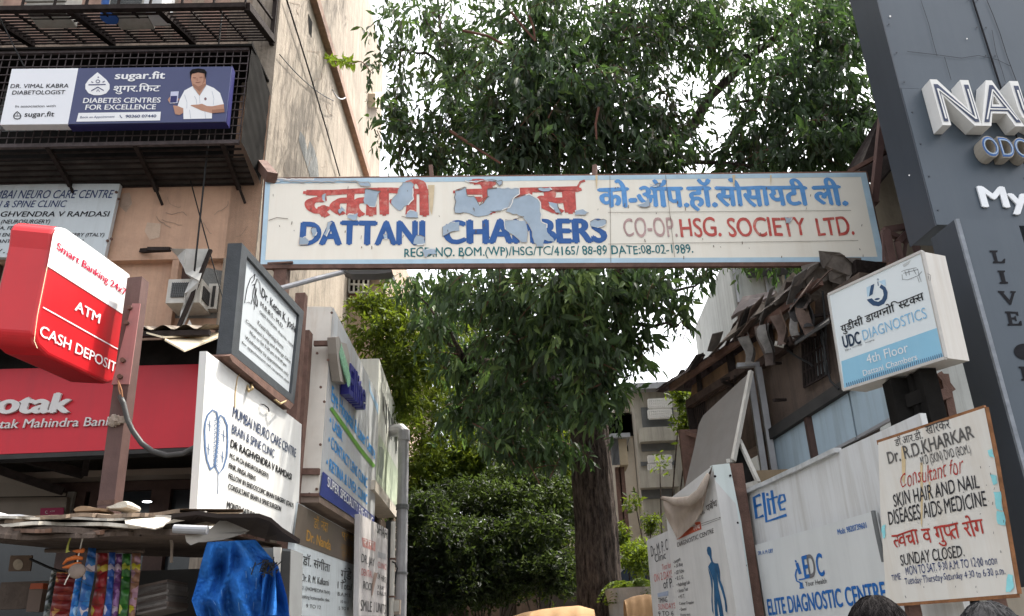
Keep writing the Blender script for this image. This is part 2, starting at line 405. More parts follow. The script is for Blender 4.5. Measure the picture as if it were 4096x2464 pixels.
# cement patch round the air conditioner
mb = MB(); PR = Plane(PF.p0 - FN*.11, 86)
mb.poly([PR(cB(*p), .004) for p in ((1600, 800), (1660, 742), (1760, 765), (1840, 770), (1846, 860), (1838, 940), (1866, 1000), (1850, 1080), (1820, 1140), (1700, 1150), (1560, 1150), (1380, 1150), (1400, 1090), (1600, 1080))]); build('cement_patch', mb, m_patch, LB)
mb = MB(); fbox(mb, af(*cB(1430, 800)), af(*cB(1560, 800)), -.108, -.10, zf(*cB(1500, 1060)), ZB-.004); build('dark_recess', mb, m_brownw, LB)
ww = MB(); PRw = Plane(PF.p0 - FN*.105, 86)
wq_ = build('curtained_window', slab(PRw, [cB(-420, 695), cB(112, 692), cB(20, 1190), cB(-520, 1200)], .02), M('cream_curtain', (.5, .43, .33), .9, .1, 3, streak=.4, sscale=14), LB)
ww.bar(PRw(cB(-5, 700), .02), PRw(cB(-40, 860), .02), .10).bar(PRw(cB(112, 695), .02), PRw(cB(20, 1190), .02), .09).bar(PRw(cB(-420, 690), .02), PRw(cB(112, 690), .02), .06).bar(PRw(cB(-500, 1150), .02), PRw(cB(35, 1140), .02), .09); build('frame', ww, m_brownw, wq_)
# windows behind the grilles
win = MB()
zt2 = zf(400, 222); zb2 = zf(400, 560)
fbox(win, -10.8, -.42, .003, .012, zb2-.35, zt2+.1); wf = build('window', win, m_matt_black, LB)
pane = MB(); x = -10.3
for i in range(9):
    w = random.uniform(.5, .9); fbox(pane, x, x+w, .014, .02, zb2+.15, zb2+random.uniform(.5, 1.2)); x += w+random.uniform(.2, .5)
build('pane', pane, M('dusty_pane', (.17, .18, .18), .3, .5, 3), wf)
# ---- middle window cage: lattice front at 0.75 m from the wall
B1 = .75
PC = Plane(PF.p0 + FN*B1, 86)
ac_ = lambda px, py: (PC((px, py))-C0).dot(FR)
zc = lambda px, py: PC((px, py)).z
z0 = zc(500, 578); z1 = zc(500, 205); a1 = ac_(975, 400)
cage = MB()
a = a1
while a > -10.8:
    p, q = fp(a, B1, z0), fp(a, B1, z1); cage.bar(p, q, .010); a -= .10
z = z0
while z < z1+.01:
    cage.bar(fp(-10.8, B1+.012, z), fp(a1, B1+.012, z), .011); z += (z1-z0)/12
for z in (z0, z1): cage.bar(fp(-10.8, B1, z), fp(a1, B1, z), .05)
cg = build('window_grille', cage, M('dusty_bars', (.085, .07, .07), .8, .4, 12), LB)
fl = MB()                                           # barred floor of the cage
for k in range(8): fl.bar(fp(-10.8, .04+k*.1, z0-.16*(1-k/7)), fp(a1, .04+k*.1, z0-.16*(1-k/7)), .022)
a = a1-.2
while a > -10.8: fl.bar(fp(a, 0, z0-.2), fp(a, B1, z0), .05, .06); fl.bar(fp(a+.1, .0, z0-.42), fp(a, .25, z0-.12), .025); a -= 1.05
build('grille_floor', fl, m_grille, cg)
tr = MB(); e = af(1045, 600)
tr.poly([fp(-10.8, .03, z0-.145), fp(a1, .03, z0-.145), fp(a1, .5, z0-.05), fp(-10.8, .5, z0-.05)])
build('floor_sheet', tr, M('burnt_sheet', (.05, .045, .042), .9, .5, 4, blotch=.6), cg)
ts = MB(); n = 16                                   # black sheet wrapped round the cage end
def endsheet(u, v):
    b = B1*(1-u)+.02; a = a1 + .03 + .05*math.sin(min(1, u*1.0)*math.pi*.5) + .004*math.sin(v*30+u*9); return fp(a, b, z0-.16*u + (z1-z0+.12)*v - .09*u*v)
ts.grid(endsheet, 8, 30); build('black_sheet', ts, m_matt_black, cg, smooth=True)
rf = MB(); rf.prism([fp(-10.8, .0, z1+.07), fp(a1+.05, .0, z1+.07), fp(a1+.05, B1+.06, z1+.01), fp(-10.8, B1+.06, z1+.01)], (0, 0, .03)); build('grille_roof', rf, m_matt_black, cg)
# ---- upper balcony cage, seen from below
B2 = 1.05
PB = Plane(PF.p0 + FN*B2, 86); zu = PF(cA(1500, 332)).z
P0 = Plane(PF.p0, 86); zu2 = PB(cA(1200, 62)).z; aR = af(*cA(2185, 330))
up_ = MB()
def ub(a, t): return fp(a, B2*t, zu*(1-t)+zu2*t)
for k in range(13): up_.bar(ub(-11, k/12), ub(aR-.04*k/12, k/12), .02)
a = aR
for k in range(28): 
    up_.bar(ub(a, 0), ub(a-.03, 1), .02 if k % 3 else .085, .03 if k % 3 else .1); a -= .37
for z in (.35, .7, 1.05, 1.4):
    up_.bar(fp(-11, B2, zu2+z), fp(aR-.05, B2, zu2+z), .03)
    up_.bar(fp(aR-.02, 0, zu+z), fp(aR-.05, B2, zu2+z), .03)
a = aR-.05
while a > -11: up_.bar(fp(a, B2, zu2), fp(a, B2, zu2+1.5), .025); a -= .4
up_.bar(fp(-11, B2, zu2), fp(aR-.04, B2, zu2), .07); up_.bar(ub(aR, 0), ub(aR-.03, 1), .06); up_.bar(fp(aR, .02, zu-.1), fp(aR, .02, zu+1.6), .06)
ug = build('balcony_grille', up_, m_grille, LB)
bw = MB(); x = -10.8
for i in range(26):
    w = random.uniform(.18, .42); fbox(bw, x, min(x+w, -.7), -.058, -.05-.004*(i % 2), zu+random.uniform(.02, .1), zu+random.uniform(.8, 2)); x += w+random.uniform(.02, .2)
    if x > -.9: break
build('wall_tile', bw, m_tile, LB)
random.seed(63)
for pl_, f_, n_, box_ in ((PS, cF, 9, (230, 820, 0, 1400)), (PF, cB, 8, (930, 1900, 60, 560))):
    ck = MB()
    for i in range(n_):
        x, y = random.uniform(*box_[:2]), random.uniform(*box_[2:]); d = random.uniform(-.5, .5)+(1.5 if i % 3 else .2); pts = [f_(x, y)]
        for k in range(random.randint(5, 11)): x += 17*math.cos(d); y += 17*math.sin(d); d += random.gauss(0, .5); pts.append(f_(x, y))
        stroke(pl_, pts, random.uniform(1.2, 2.4), .006+.0003*i, ck)
    build('plaster_crack', ck, m_grime, LB)
for pts, m_ in (([(980, 150), (1040, 140), (1060, 230), (1010, 300), (960, 250)], M('old_repair', (.42, .31, .24), .9, .15, 6, bump=.4)), ([(1180, 380), (1290, 390), (1280, 500), (1200, 520), (1160, 450)], M('pale_repair', (.55, .41, .31), .9, .12, 6, bump=.4))):
    build('plaster_repair', MB().poly([PF(cB(*p), .004) for p in pts]), m_, LB)
# ---- things standing on the balcony cage
def on_cage(name, label, cat, px0, px1, b, h, d, mat):
    a0 = (PB((px0, 40))-C0).dot(FR); a1_ = (PB((px1, 40))-C0).dot(FR); zz = zu*(1-b/B2)+zu2*b/B2+.05
    t = thing(name, label, cat, fp((a0+a1_)/2, b, zz)); m_ = MB(); fbox(m_, a0, a1_, b-d, b, zz, zz+h); o = build('casing', m_, mat, t); bevel(o, .015); return t, a0, a1_, zz
t, x0, x1, zz = on_cage('air_conditioner', 'white air conditioner box standing on the balcony grille', 'air conditioner', 412, 555, .96, .55, .4, m_acw)
g = MB()
for k in range(12): g.bar(fp(x0+.03, .966, zz+.05+k*.035), fp(x1-.03, .966, zz+.05+k*.035), .009)
for k in range(22): a = x0+.03+(x1-x0-.06)*k/21; g.bar(fp(a, .968, zz+.04), fp(a, .968, zz+.46), .008)
build('front_grille', g, m_greyw, t)
t, x0, x1, zz = on_cage('storage_box', 'plain white box beside the air conditioner on the balcony grille', 'box', 556, 632, .98, .5, .35, M('bright_white_box', (.75, .75, .74), .5))
build('lid', fbox(MB(), x0-.01, x1+.01, .63, .99, zz+.5, zz+.54), m_acw, t)
t, x0, x1, zz = on_cage('shelf_unit', 'beige slatted shelf unit standing at the left of the balcony grille', 'shelf', 75, 235, .95, .6, .35, m_acw)
sl = MB()
for k in range(6): fbox(sl, x0-.01, x1+.01, .952, .975, zz+.03+k*.09, zz+.07+k*.09)
build('slat', sl, m_concrete, t)
t = thing('washing_drum', 'blue plastic drum on the balcony grille left of the air conditioner', 'drum', fp((PB((398, 40))-C0).dot(FR), .8, zu2+.06)); dr = MB(); c = t.location
dr.tube([c, c+Vector((0, 0, .25)), c+Vector((0, 0, .5))], [.11, .13, .12], 16); build('barrel', dr, M('blue_plastic', (.06, .16, .5), .4), t); build('rim', MB().tube([c+Vector((0, 0, .5)), c+Vector((0, 0, .54))], .135, 16), m_deepnavy, t)
# ---- corner bracket above the society board
cb = MB(); a = PF((1052, 665), .1); b = PF((1098, 715), .55)
# ================================================================ wires in front of the left building
def wire(name, label, a, b, d, r=.012, mat=None, cat='wire'):
    return tag(build(name, MB().tube(sag(a, b, d), r, 6), mat or m_cable, smooth=True), label, cat)
wire('hanging_wire', 'long black wire hanging down across the navy billboard to the awning', fp(af(*cA(1880, 330)), .55, zf(*cA(1880, 330))), PF(cB(1560, 770), .5), .05, .011)
wire('hanging_wire', 'thin wire from the balcony grille down to the left end of the billboard', fp(af(*cA(203, 385)), .9, zu), PC(cA(203, 552), .16), .0, .009)
wire('hanging_wire', 'thin dark wire slanting across the weathered lane side wall', PS(cF(300, -10), .05), PS(cF(740, 1450), .05), -.05, .013)
wire('hanging_wire', 'lower faint wire slanting down the weathered lane side wall', PS(cF(245, 450), .04), PS(cF(690, 830), .04), .1, .008)
wire('hanging_wire', 'thin slack wire running down past the torn sheet to the tin awning', PF(cB(1528, 45), .15), PF(cB(1860, 1240), .3), .02, .008)
wire('hanging_wire', 'short curved wire loop fixed to the brown ledge', PS(cF(680, 740), .2), PS(cF(785, 805), .2), .1, .012, m_steelg)
# ================================================================ diabetes centre billboard
PG = Plane(PF.p0 + FN*.98, 86)
tl, tr_, br, bl = cA(95, 553), cA(1858, 533), cA(1810, 975), cA(0, 1000); dt, db = cA(628, 547), cA(545, 995)
c = PG(cA(900, 990)); bb = thing('billboard', 'wide white and navy diabetes centre billboard fixed to the black window grille', 'billboard', c)
build('white_panel', slab(PG, [tl, dt, db, bl], .12), m_whiteflex, bb)
build('navy_panel', slab(PG, [dt, tr_, br, db], .12), m_navyflex, bb)
build('navy_rim', slab(Plane(PG.p0-FN*.02, 86), [cA(1858, 533), cA(1864, 530), cA(1818, 985), cA(545, 1008), cA(545, 997), cA(1812, 977)], .12), m_deepnavy, bb)
lines(bb, PG, [('DR. VIMAL KABRA', cA(82, 706), cA(548, 702), 16), ('DIABETOLOGIST', cA(95, 758), cA(518, 754), 16)], m_black, 'name_lettering', bold=.004)
lines(bb, PG, [('In association with', cA(122, 862), cA(444, 858), 10)], m_black, 'small_lettering')
lines(bb, PG, [('sugar.fit', cA(194, 935), cA(432, 933), 20)], m_black, 'small_logo_lettering', bold=.01)
def drop(c, w, h): return [(c[0]+w*x, c[1]+h*y) for x, y in ((0, -1), (.25, -.78), (.7, -.35), (.95, .05), (.95, .45), (.7, .82), (.3, .98), (0, 1), (-.3, .98), (-.7, .82), (-.95, .45), (-.95, .05), (-.7, -.35), (-.25, -.78))]
mb = stroke(PG, drop(cA(138, 924), 15, 15), 3.4, closed=True); stroke(PG, [cA(112, 930), cA(165, 930)], 2.5, mb=mb); stroke(PG, [cA(138, 905), cA(138, 925)], 2, mb=mb); build('small_logo', mb, m_black, bb)
build('logo_drop', shape(PG, drop(cA(782, 672), 51, 46)), m_letterw, bb)
mb = MB(); o2 = .007
stroke(PG, [cA(710, 680), cA(848, 677)], 3.6, o2, mb); stroke(PG, [cA(732, 728), cA(785, 698), cA(832, 726)], 3.6, o2, mb)
stroke(PG, [cA(775, 735), cA(786, 715), cA(798, 735)], 2.4, o2, mb)
stroke(PG, oval(cA(785, 652), 7.5, 6), 2.4, o2, mb, closed=True); stroke(PG, [cA(732, 655), cA(748, 662)], 3.2, o2, mb); stroke(PG, [cA(840, 650), cA(822, 660)], 3.2, o2, mb)
shape(PG, oval(cA(788, 619), 2.6, 2.6, 10), o2, mb); build('logo_mark', mb, m_deepnavy, bb)
lines(bb, PG, [('sugar.fit', cA(918, 634), cA(1322, 630), 29, {'bold': .028})], m_letterw, 'logo_lettering')
lines(bb, PG, [('शुगर.फिट'.replace('फि', 'िफ'), cA(905, 736), cA(1282, 732), 23, {'bold': .02})], m_letterw, 'hindi_lettering')
lines(bb, PG, [('DIABETES CENTRES', cA(664, 826), cA(1286, 822), 20), ('FOR EXCELLENCE', cA(682, 880), cA(1248, 876), 20)], m_letterw, 'slogan_lettering', bold=.022)
build('phone_strip', shape(PG, [cA(630, 906), cA(1290, 896), cA(1284, 966), cA(612, 976)]), m_letterw, bb)
lines(bb, PG, [('Book an Appointment', cA(642, 948), cA(918, 942), 8.5), ('90360 07440', cA(1005, 944), cA(1252, 940), 11, {'bold': .02})], m_navy, 'phone_lettering', off=.008)
build('phone_mark', stroke(PG, [cA(962, 922), cA(966, 936), cA(980, 946)], 3, .008), m_navy, bb)
# printed picture of a man in a white shirt, flat on the board
shirt = [(1545, 690), (1480, 725), (1440, 800), (1425, 850), (1470, 868), (1472, 955), (1700, 950), (1702, 852), (1795, 835), (1765, 745), (1715, 705), (1655, 680), (1600, 770)]
build('printed_shirt', shape(PG, [cA(*p) for p in shirt], .004), m_letterw, bb)
mb = shape(PG, [cA(*p) for p in ((1528, 590), (1533, 640), (1545, 690), (1600, 768), (1652, 682), (1650, 590), (1640, 560), (1540, 562))], .0055)
shape(PG, [cA(*p) for p in ((1388, 845), (1405, 915), (1440, 922), (1470, 905), (1470, 868), (1425, 850))], .0055, mb)
shape(PG, [cA(*p) for p in ((1795, 835), (1800, 900), (1700, 908), (1620, 888), (1530, 848), (1530, 842), (1590, 838), (1620, 832), (1660, 850), (1702, 852))], .0055, mb)
shape(PG, [cA(*p) for p in ((1345, 800), (1360, 778), (1390, 800), (1440, 788), (1437, 800), (1400, 832), (1360, 825))], .0055, mb); build('printed_skin', mb, m_skin, bb)
build('printed_hair', shape(PG, [cA(*p) for p in ((1522, 578), (1530, 640), (1538, 592), (1590, 580), (1640, 590), (1645, 640), (1658, 578), (1640, 556), (1590, 548), (1540, 556))], .008), m_hair, bb)
mb = MB()
for pts in ([(1560, 770), (1575, 800), (1580, 850)], [(1480, 760), (1500, 820), (1498, 870)], [(1700, 730), (1716, 790), (1712, 840)], [(1640, 870), (1650, 950)], [(1520, 880), (1530, 950)], [(1600, 772), (1604, 830)], [(1548, 700), (1600, 768)], [(1655, 685), (1600, 768)]): stroke(PG, [cA(*p) for p in pts], 2.2, .0052, mb)
build('printed_fold', mb, M('printed_grey', (.5, .52, .57)), bb)
mb = shape(PG, [cA(*p) for p in ((1545, 668), (1590, 694), (1648, 668), (1652, 684), (1600, 735), (1546, 690))], .0065); shape(PG, [cA(*p) for p in ((1630, 590), (1648, 590), (1646, 650), (1618, 684), (1632, 640))], .0065, mb); shape(PG, [cA(*p) for p in ((1700, 880), (1800, 872), (1800, 900), (1700, 908))], .0065, mb); build('printed_skin_tone', mb, M('printed_dark_skin', (.31, .155, .10)), bb)
shape_ = shape(PG, oval(cA(1648, 793), 5, 6, 12), .0056); build('shirt_badge', shape_, M('printed_brown_badge', (.2, .12, .13)), bb)
mb = MB(); stroke(PG, [cA(1548, 622), cA(1572, 624)], 2, .009, mb); stroke(PG, [cA(1600, 620), cA(1624, 617)], 2, .009, mb); stroke(PG, [cA(1583, 625), cA(1580, 645), cA(1590, 646)], 1.3, .009, mb); stroke(PG, [cA(1568, 658), cA(1590, 662), cA(1608, 656)], 2, .009, mb); build('printed_features', mb, M('printed_brown', (.2, .08, .06)), bb)
build('printed_glass', shape(PG, [cA(*p) for p in ((1370, 735), (1434, 732), (1424, 826), (1362, 830))], .007), M('printed_lilac', (.55, .56, .7)), bb)
build('printed_device', shape(PG, [cA(*p) for p in ((1370, 770), (1422, 768), (1416, 820), (1364, 824))], .0085), m_deepnavy, bb)
# ================================================================ clinic board on the wall
PN = Plane(PF.p0 + FN*.12, 86)
nb = board('wall_board', 'pale weathered neuro clinic board screwed flat on the peach wall', 'sign board', PN, [cB(-180, 72), cB(962, 70), cB(836, 658), cB(-300, 660)], .07, m_cool)
lines(nb, PN, [('MUMBAI NEURO CARE CENTRE', cB(-162, 188), cB(895, 184), 33), ('BRAIN & SPINE CLINIC', cB(-200, 260), cB(520, 256), 27)], m_navy, 'heading_lettering', shear=.2, bold=.004)
lines(nb, PN, [('DR RAGHVENDRA V RAMDASI', cB(-240, 334), cB(868, 332), 21, {'bold': .012})], m_black, 'doctor_lettering', shear=.2)
lines(nb, PN, [('M.S, M.CH (NEUROSURGERY)', cB(-220, 390), cB(396, 388), 16), ('FINR, FINSA, FEBNS', cB(-230, 440), cB(188, 438), 14), ('FELLOW IN ENDOSCOPIC BRAIN SURGERY (ITALY)', cB(-240, 493), cB(832, 492), 14),
   ('CONSULTANT BRAIN & SPINE SURGEON', cB(-250, 545), cB(660, 543), 14), ('MONDAY - SATURDAY', cB(-240, 640), cB(330, 636), 23)], m_black, 'detail_lettering', shear=.2, bold=.012)
mb = MB()
for p in ((935, 140), (865, 530), (955, 195), (895, 515)): q = PN(cB(*p), .0); mb.tube([q, q+FN*.015], .018, 8)
build('screw', mb, m_rust, nb)
# ================================================================ window air conditioner with torn sheet
PA = Plane(PF.p0 + FN*.30, 86)
x0 = (PA(cB(1345, 900))-C0).dot(FR); x1 = (PA(cB(1600, 900))-C0).dot(FR); za = PA(cB(1450, 835)).z; zb = PA(cB(1450, 1025)).z
ac = thing('air_conditioner', 'old cream window air conditioner jutting from the peach wall under a torn sheet', 'air conditioner', fp((x0+x1)/2, .1, zb))
build('casing', fbox(MB(), x0, x1+.02, -.11, .30, zb, za), m_acw, ac)
build('coil_recess', fbox(MB(), x0+.06, x1-.06, .302, .306, zb+.07, za-.05), m_dark, ac)
g = MB()
for k in range(9): z = zb+.08+(za-zb-.14)*k/8; g.bar(fp(x0+.05, .315, z), fp(x1-.05, .315, z), .008)
for k in range(12): a = x0+.06+(x1-x0-.12)*k/11; g.bar(fp(a, .318, zb+.07), fp(a, .318, za-.05), .008)
build('front_grille', g, m_greyw, ac)
g = MB()
for k in range(7): z = zb+.08+(za-zb-.16)*k/6; g.bar(fp(x1+.023, .0, z), fp(x1+.023, .24, z), .02)
build('side_louvre', g, m_dark, ac)
bx = MB(); e0 = (PR(cB(1700, 950))-C0).dot(FR); e1 = (PR(cB(1778, 950))-C0).dot(FR)
fbox(bx, e0, e1, -.108, .02, PR(cB(1740, 1105)).z, PR(cB(1740, 905)).z); vb = thing('vent_box', 'small cream framed vent opening right of the old window air conditioner', 'vent', fp((e0+e1)/2, 0, PR(cB(1740, 1105)).z)); build('frame', bx, m_acw, vb)
build('opening', fbox(MB(), e0+.05, e1-.03, .021, .024, PR(cB(1740, 1090)).z, PR(cB(1740, 925)).z), m_dark, vb)
# torn white sheet hanging from an angle iron
PT = Plane(PF.p0 + FN*.42, 86)
def ptk(*p): return PT(cB(*p))
ts = thing('torn_sheet', 'torn grey white metal sheet dangling in front of the window air conditioner', 'sheet', ptk(1500, 1270))
P1 = [(1360, 590), (1490, 592), (1690, 592), (1640, 720), (1600, 850), (1570, 900), (1520, 1000), (1470, 1050), (1480, 950), (1530, 830), (1490, 790), (1470, 740), (1420, 650)]
def bent(pts, s): return [PT(cB(*p), .09*math.sin(i*1.9)*s) for i, p in enumerate(pts)]
mb = MB()
for tri in ((0, 1, 12), (1, 11, 12), (1, 10, 11), (1, 3, 10), (1, 2, 3), (3, 4, 10), (4, 9, 10), (4, 5, 9), (5, 8, 9), (5, 6, 8), (6, 7, 8)):
    q = bent(P1, 1); mb.poly([q[i] for i in tri])
P2 = [(1560, 800), (1600, 850), (1560, 1000), (1500, 1150), (1450, 1265), (1425, 1265), (1450, 1090), (1510, 930)]
q = bent(P2, .6)
for tri in ((0, 1, 7), (1, 2, 7), (2, 6, 7), (2, 3, 6), (3, 5, 6), (3, 4, 5)): mb.poly([q[i] for i in tri])
P3 = [(1520, 1160), (1545, 1210), (1530, 1265), (1470, 1265)]; mb.poly([PT(cB(*p), .05) for p in P3])
build('metal_sheet', mb, M('torn_tin', (.5, .49, .46), .6, .15, 5, blotch=.35, stain=(.3, .28, .25), metal=.1), ts)
build('batten', MB().bar(ptk(1585, 870), ptk(1415, 1262), .04).bar(ptk(1690, 600), ptk(1585, 860), .04), m_grille, ts)
an = MB(); an.bar(fp(af(*cB(1135, 605)), 0, zf(*cB(1135, 608))), PT(cB(1360, 596)), .05).bar(ptk(1185, 596), ptk(1365, 596), .045)
tag(build('angle_iron', an, m_grille), 'rusty angle iron arm sticking out of the peach wall above the torn sheet', 'bracket')
# ================================================================ red bank fascia, awning and shop front
PK = vpl(400, 1800, 8.45, 86)
ks = board('bank_fascia', 'long red bank fascia board under the tin awning', 'sign board', PK, [(-300, 1484), (817, 1456), (817, 1786), (-300, 1828)], .18, m_flex_red)
build('bottom_rim', slab(PK, [(-300, 1830), (817, 1788), (817, 1803), (-300, 1850)], .19), m_dark, ks)
lines(ks, PK, [('kotak', cC(-135, 352), cC(388, 346), 78, {'bold': .05, 'shear': .12})], m_letterg, 'brand_lettering', ext=.03, off=.034)
lines(ks, PK, [('Kotak Mahindra Bank', cC(-105, 440), cC(625, 420), 36, {'shear': .1})], m_letterg, 'name_lettering', ext=.02, off=.024)
# awning of corrugated tin
def awning(pl, pts_back, pts_front, n, amp, mb):
    pass
aw = thing('tin_awning', 'corrugated tin awning sloping out above the red bank fascia', 'awning', fp(-3, .5, 4.7))
A0 = PF(cB(1100, 1225), .02); A1 = PF(cX(478, 792), .02)
zA = A0.z
def aw_pt(u, v):
    a = -9.5 + u*(9.5 + af(*cX(566, 805))); b = .02 + v*.85
    return fp(a, b, zA - .04 - .30*v + .028*math.sin(a*26))
build('corrugated_sheet', MB().grid(aw_pt, 300, 4), M('rusted_tin', (.26, .22, .18), .6, .25, 3, blotch=.5, stain=(.12, .08, .06), metal=.2), aw, smooth=True)
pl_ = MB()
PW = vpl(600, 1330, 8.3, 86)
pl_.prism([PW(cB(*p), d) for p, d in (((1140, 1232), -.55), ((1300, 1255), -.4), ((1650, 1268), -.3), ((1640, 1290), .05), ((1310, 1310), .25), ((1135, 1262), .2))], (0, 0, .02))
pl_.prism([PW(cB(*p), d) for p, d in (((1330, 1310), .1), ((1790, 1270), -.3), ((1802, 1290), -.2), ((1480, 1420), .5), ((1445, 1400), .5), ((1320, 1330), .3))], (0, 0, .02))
build('loose_sheet', pl_, M('cream_tin', (.78, .66, .47), .6, .12, 4, streak=.3), aw)  # cream lightened to put warm sunlight into the sheet colour
build('awning_shade', fbox(MB(), -9.5, af(*cX(555, 830)), .40, .43, PK((500, 1470)).z-.05, zA-.32), m_matt_black, aw)  # black board painting in the shade under the awning
st = MB()
for a in (-8, -6, -4, -2, -.6): st.bar(fp(a, 0, zA-.25), fp(a, .8, zA-.38), .05)
st.bar(fp(-9.5, .82, zA-.40), fp(af(*cX(566, 805)), .82, zA-.40), .06); build('awning_frame', st, m_grille, aw)
# shop interior behind the fascia
sh = thing('bank_shop', 'dim recessed shop front with brown frames and dark glass below the red fascia', 'shop front', fp(-4, -1.5, 0))
zs = PK((500, 1795)).z
PI = Plane(PF.p0 - FN*1.3, 86); zi = lambda x, y: PI((x, y)).z; ai = lambda x, y: (PI((x, y))-C0).dot(FR)
build('ceiling', fbox(MB(), -11, -.4, -2.6, .2, zs+.35, zs+.45), m_beige, sh)
build('lintel', fbox(MB(), -11, -.42, -.75, -.6, zi(600, 1905)+.26, zs+.34), m_concrete, sh)
build('beam', fbox(MB(), -8, -.42, -1.3, -1.0, zi(600, 1920), zi(600, 1895)), M('beam_paint', (.26, .21, .17), .7), sh)
build('transom', fbox(MB(), -8, -.42, -1.4, -1.32, zi(600, 1958), zi(600, 1921)), m_brownw, sh)
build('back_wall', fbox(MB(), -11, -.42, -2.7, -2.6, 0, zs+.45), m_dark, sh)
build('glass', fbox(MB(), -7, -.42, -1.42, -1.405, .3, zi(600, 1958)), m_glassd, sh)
fr = MB()
for px in (395, 640, 300): fbox(fr, ai(px, 2000)-.12, ai(px, 2000)+.12, -1.4, -1.3, 0, zi(600, 1958))
build('door_post', fr, m_brownw, sh)
build('white_post', MB().bar(PI(cV(880, 570)), PI(cV(820, 860)), .09), m_concrete, sh)
build('partition', MB().prism([PI(cV(-900, 640), .15), PI(cV(805, 625), .15), PI(cV(780, 900), .15), PI(cV(-900, 1000), .15)], FN*-.1), m_beige, sh)
build('soffit', MB().prism([PI(cV(-900, 250), .6), PI(cV(0, 300), .5), PI(cV(790, 612), .3), PI(cV(-900, 636), .3)], (0, 0, .03)), m_beige, sh)
st = MB(); st.bar(PI(cV(-100, 270), .7), PI(cV(760, 560), .4), .09); st.bar(PI(cV(250, 150), 1.1), PI(cV(1010, 350), .7), .10); st.bar(PI(cV(1050, 120), 1.0), PI(cV(1020, 350), .75), .07)
build('steel_brace', st, m_grille, sh)
nt_ = board('notice_plate', 'small magenta notice plate on the beige partition inside the shop', 'notice', Plane(PI.p0+FN*.17, 86), [cV(488, 760), cV(770, 752), cV(758, 905), cV(478, 915)], .01, M('magenta', (.32, .015, .07), .4))
lines(nt_, Plane(PI.p0+FN*.17, 86), [('ATM', cV(598, 808), cV(655, 804), 5)], m_letterg)
build('plate_mark', stroke(Plane(PI.p0+FN*.17, 86), oval(cV(560, 808), 5, 5, 14, 0, 40, 320), 1.5, .004), m_letterg, nt_)
q = PI(cV(1768, 682), -.6); dl = thing('ceiling_lamp', 'lit oval ceiling lamp glowing behind the dark shop glass', 'lamp', q)
P_ = Plane(PF.p0 - FN*1.25, 86)
build('diffuser', MB().prism([P_(p) for p in oval(cV(1768, 682), 19, 4.2, 20)], -FN*.02), emit('lamp_glow', (.9, .95, 1), 2.2), dl); build('rim', MB().prism([P_(p, -.006) for p in oval(cV(1768, 681), 22, 6, 20)], -FN*.02), m_dark, dl)
# ================================================================ steel pole with the red light box
PP = vpl(500, 1600, 6.1, 86)
po = thing('sign_pole', 'brown square steel pole carrying the red cash machine box', 'pole', Vector((PP((440, 2030)).x, PP((440, 2030)).y, 0)))
a = PP((553, 1120)); b = PP((438, 2035)); d = (b-a)/(a.z-b.z); foot = b + d*b.z
build('shaft', MB().bar(a, foot, .125, .125), m_pole, po)
build('weld_band', MB().bar(a.lerp(foot, .405), a.lerp(foot, .413), .131, .131), m_rust, po)
build('mounting_plate', slab(Plane(PP.p0+PP.n*.075, 86), [cB(1060, 1030), cB(1125, 1030), cC(720, 190), cC(622, 192)], .012), M('pinkish_plate', (.36, .17, .16), .6, .1, 5, streak=.3), po)
bo = MB(); PQ = Plane(PP.p0+PP.n*.076, 86)
for p in (cB(1045, 1070), cC(674, 152), cB(1020, 1190), cC(690, 60)): q = PQ(p); bo.tube([q, q+PQ.n*.03], .02, 8)
build('bolt', bo, m_rust, po)
# red box: broad face along the lane, edge face to the street
PX = vpl(219, 909, 5.15, 1.0)
def rc(p, q, r, t): return (p[0]+(q[0]-p[0])*t, p[1]+(q[1]-p[1])*t)
face = [(206, 1001), (212, 935), (224, 912), (240, 908), (262, 914), cB(1000, 768), cB(1040, 795), cB(1045, 830), cX(300, 770), cX(280, 905), cX(272, 923), cX(258, 925), (192, 1425), (150, 1385), (136, 1340)]
ab = thing('light_box_sign', 'glossy red and white cash machine light box on the brown pole', 'sign', PX((300, 1500)))
q = [PX(p) for p in face]; th = .27; vec = Vector((-th, -.10, .0))
split0 = PX(cB(378, 730)); split1 = PX(cB(1008, 1135))
body = MB().prism(q, vec); o = build('casing', body, m_sign_red, ab); bevel(o, .03, 3)
up = [cB(380, 730), (212, 938), (224, 913), (240, 909), (262, 915), cB(1000, 770), cB(1036, 798), cB(1042, 830), cB(1012, 1133)]
build('white_field', shape(PX, up, .004), m_sign_white, ab)
build('rule', stroke(PX, [cB(345, 1060), cB(955, 1402)], 4.5, .005), m_letterw, ab)
build('edge_strip', stroke(PX, [cB(380, 732), cB(300, 1130), cB(275, 1330), cB(300, 1390)], 2.5, .005), M('cream_trim', (.7, .62, .4)), ab)
lines(ab, PX, [('Smart Banking 24x7', cB(452, 592), cB(1008, 968), 28, {'bold': .028})], m_crim, 'slogan_lettering', off=.009)
lines(ab, PX, [('ATM', cB(598, 1080), cB(798, 1192), 38, {'bold': .02}), ('CASH DEPOSIT', cB(314, 1285), cC(645, 124), 42, {'bold': .016})], m_letterw, 'heading_lettering', off=.006)
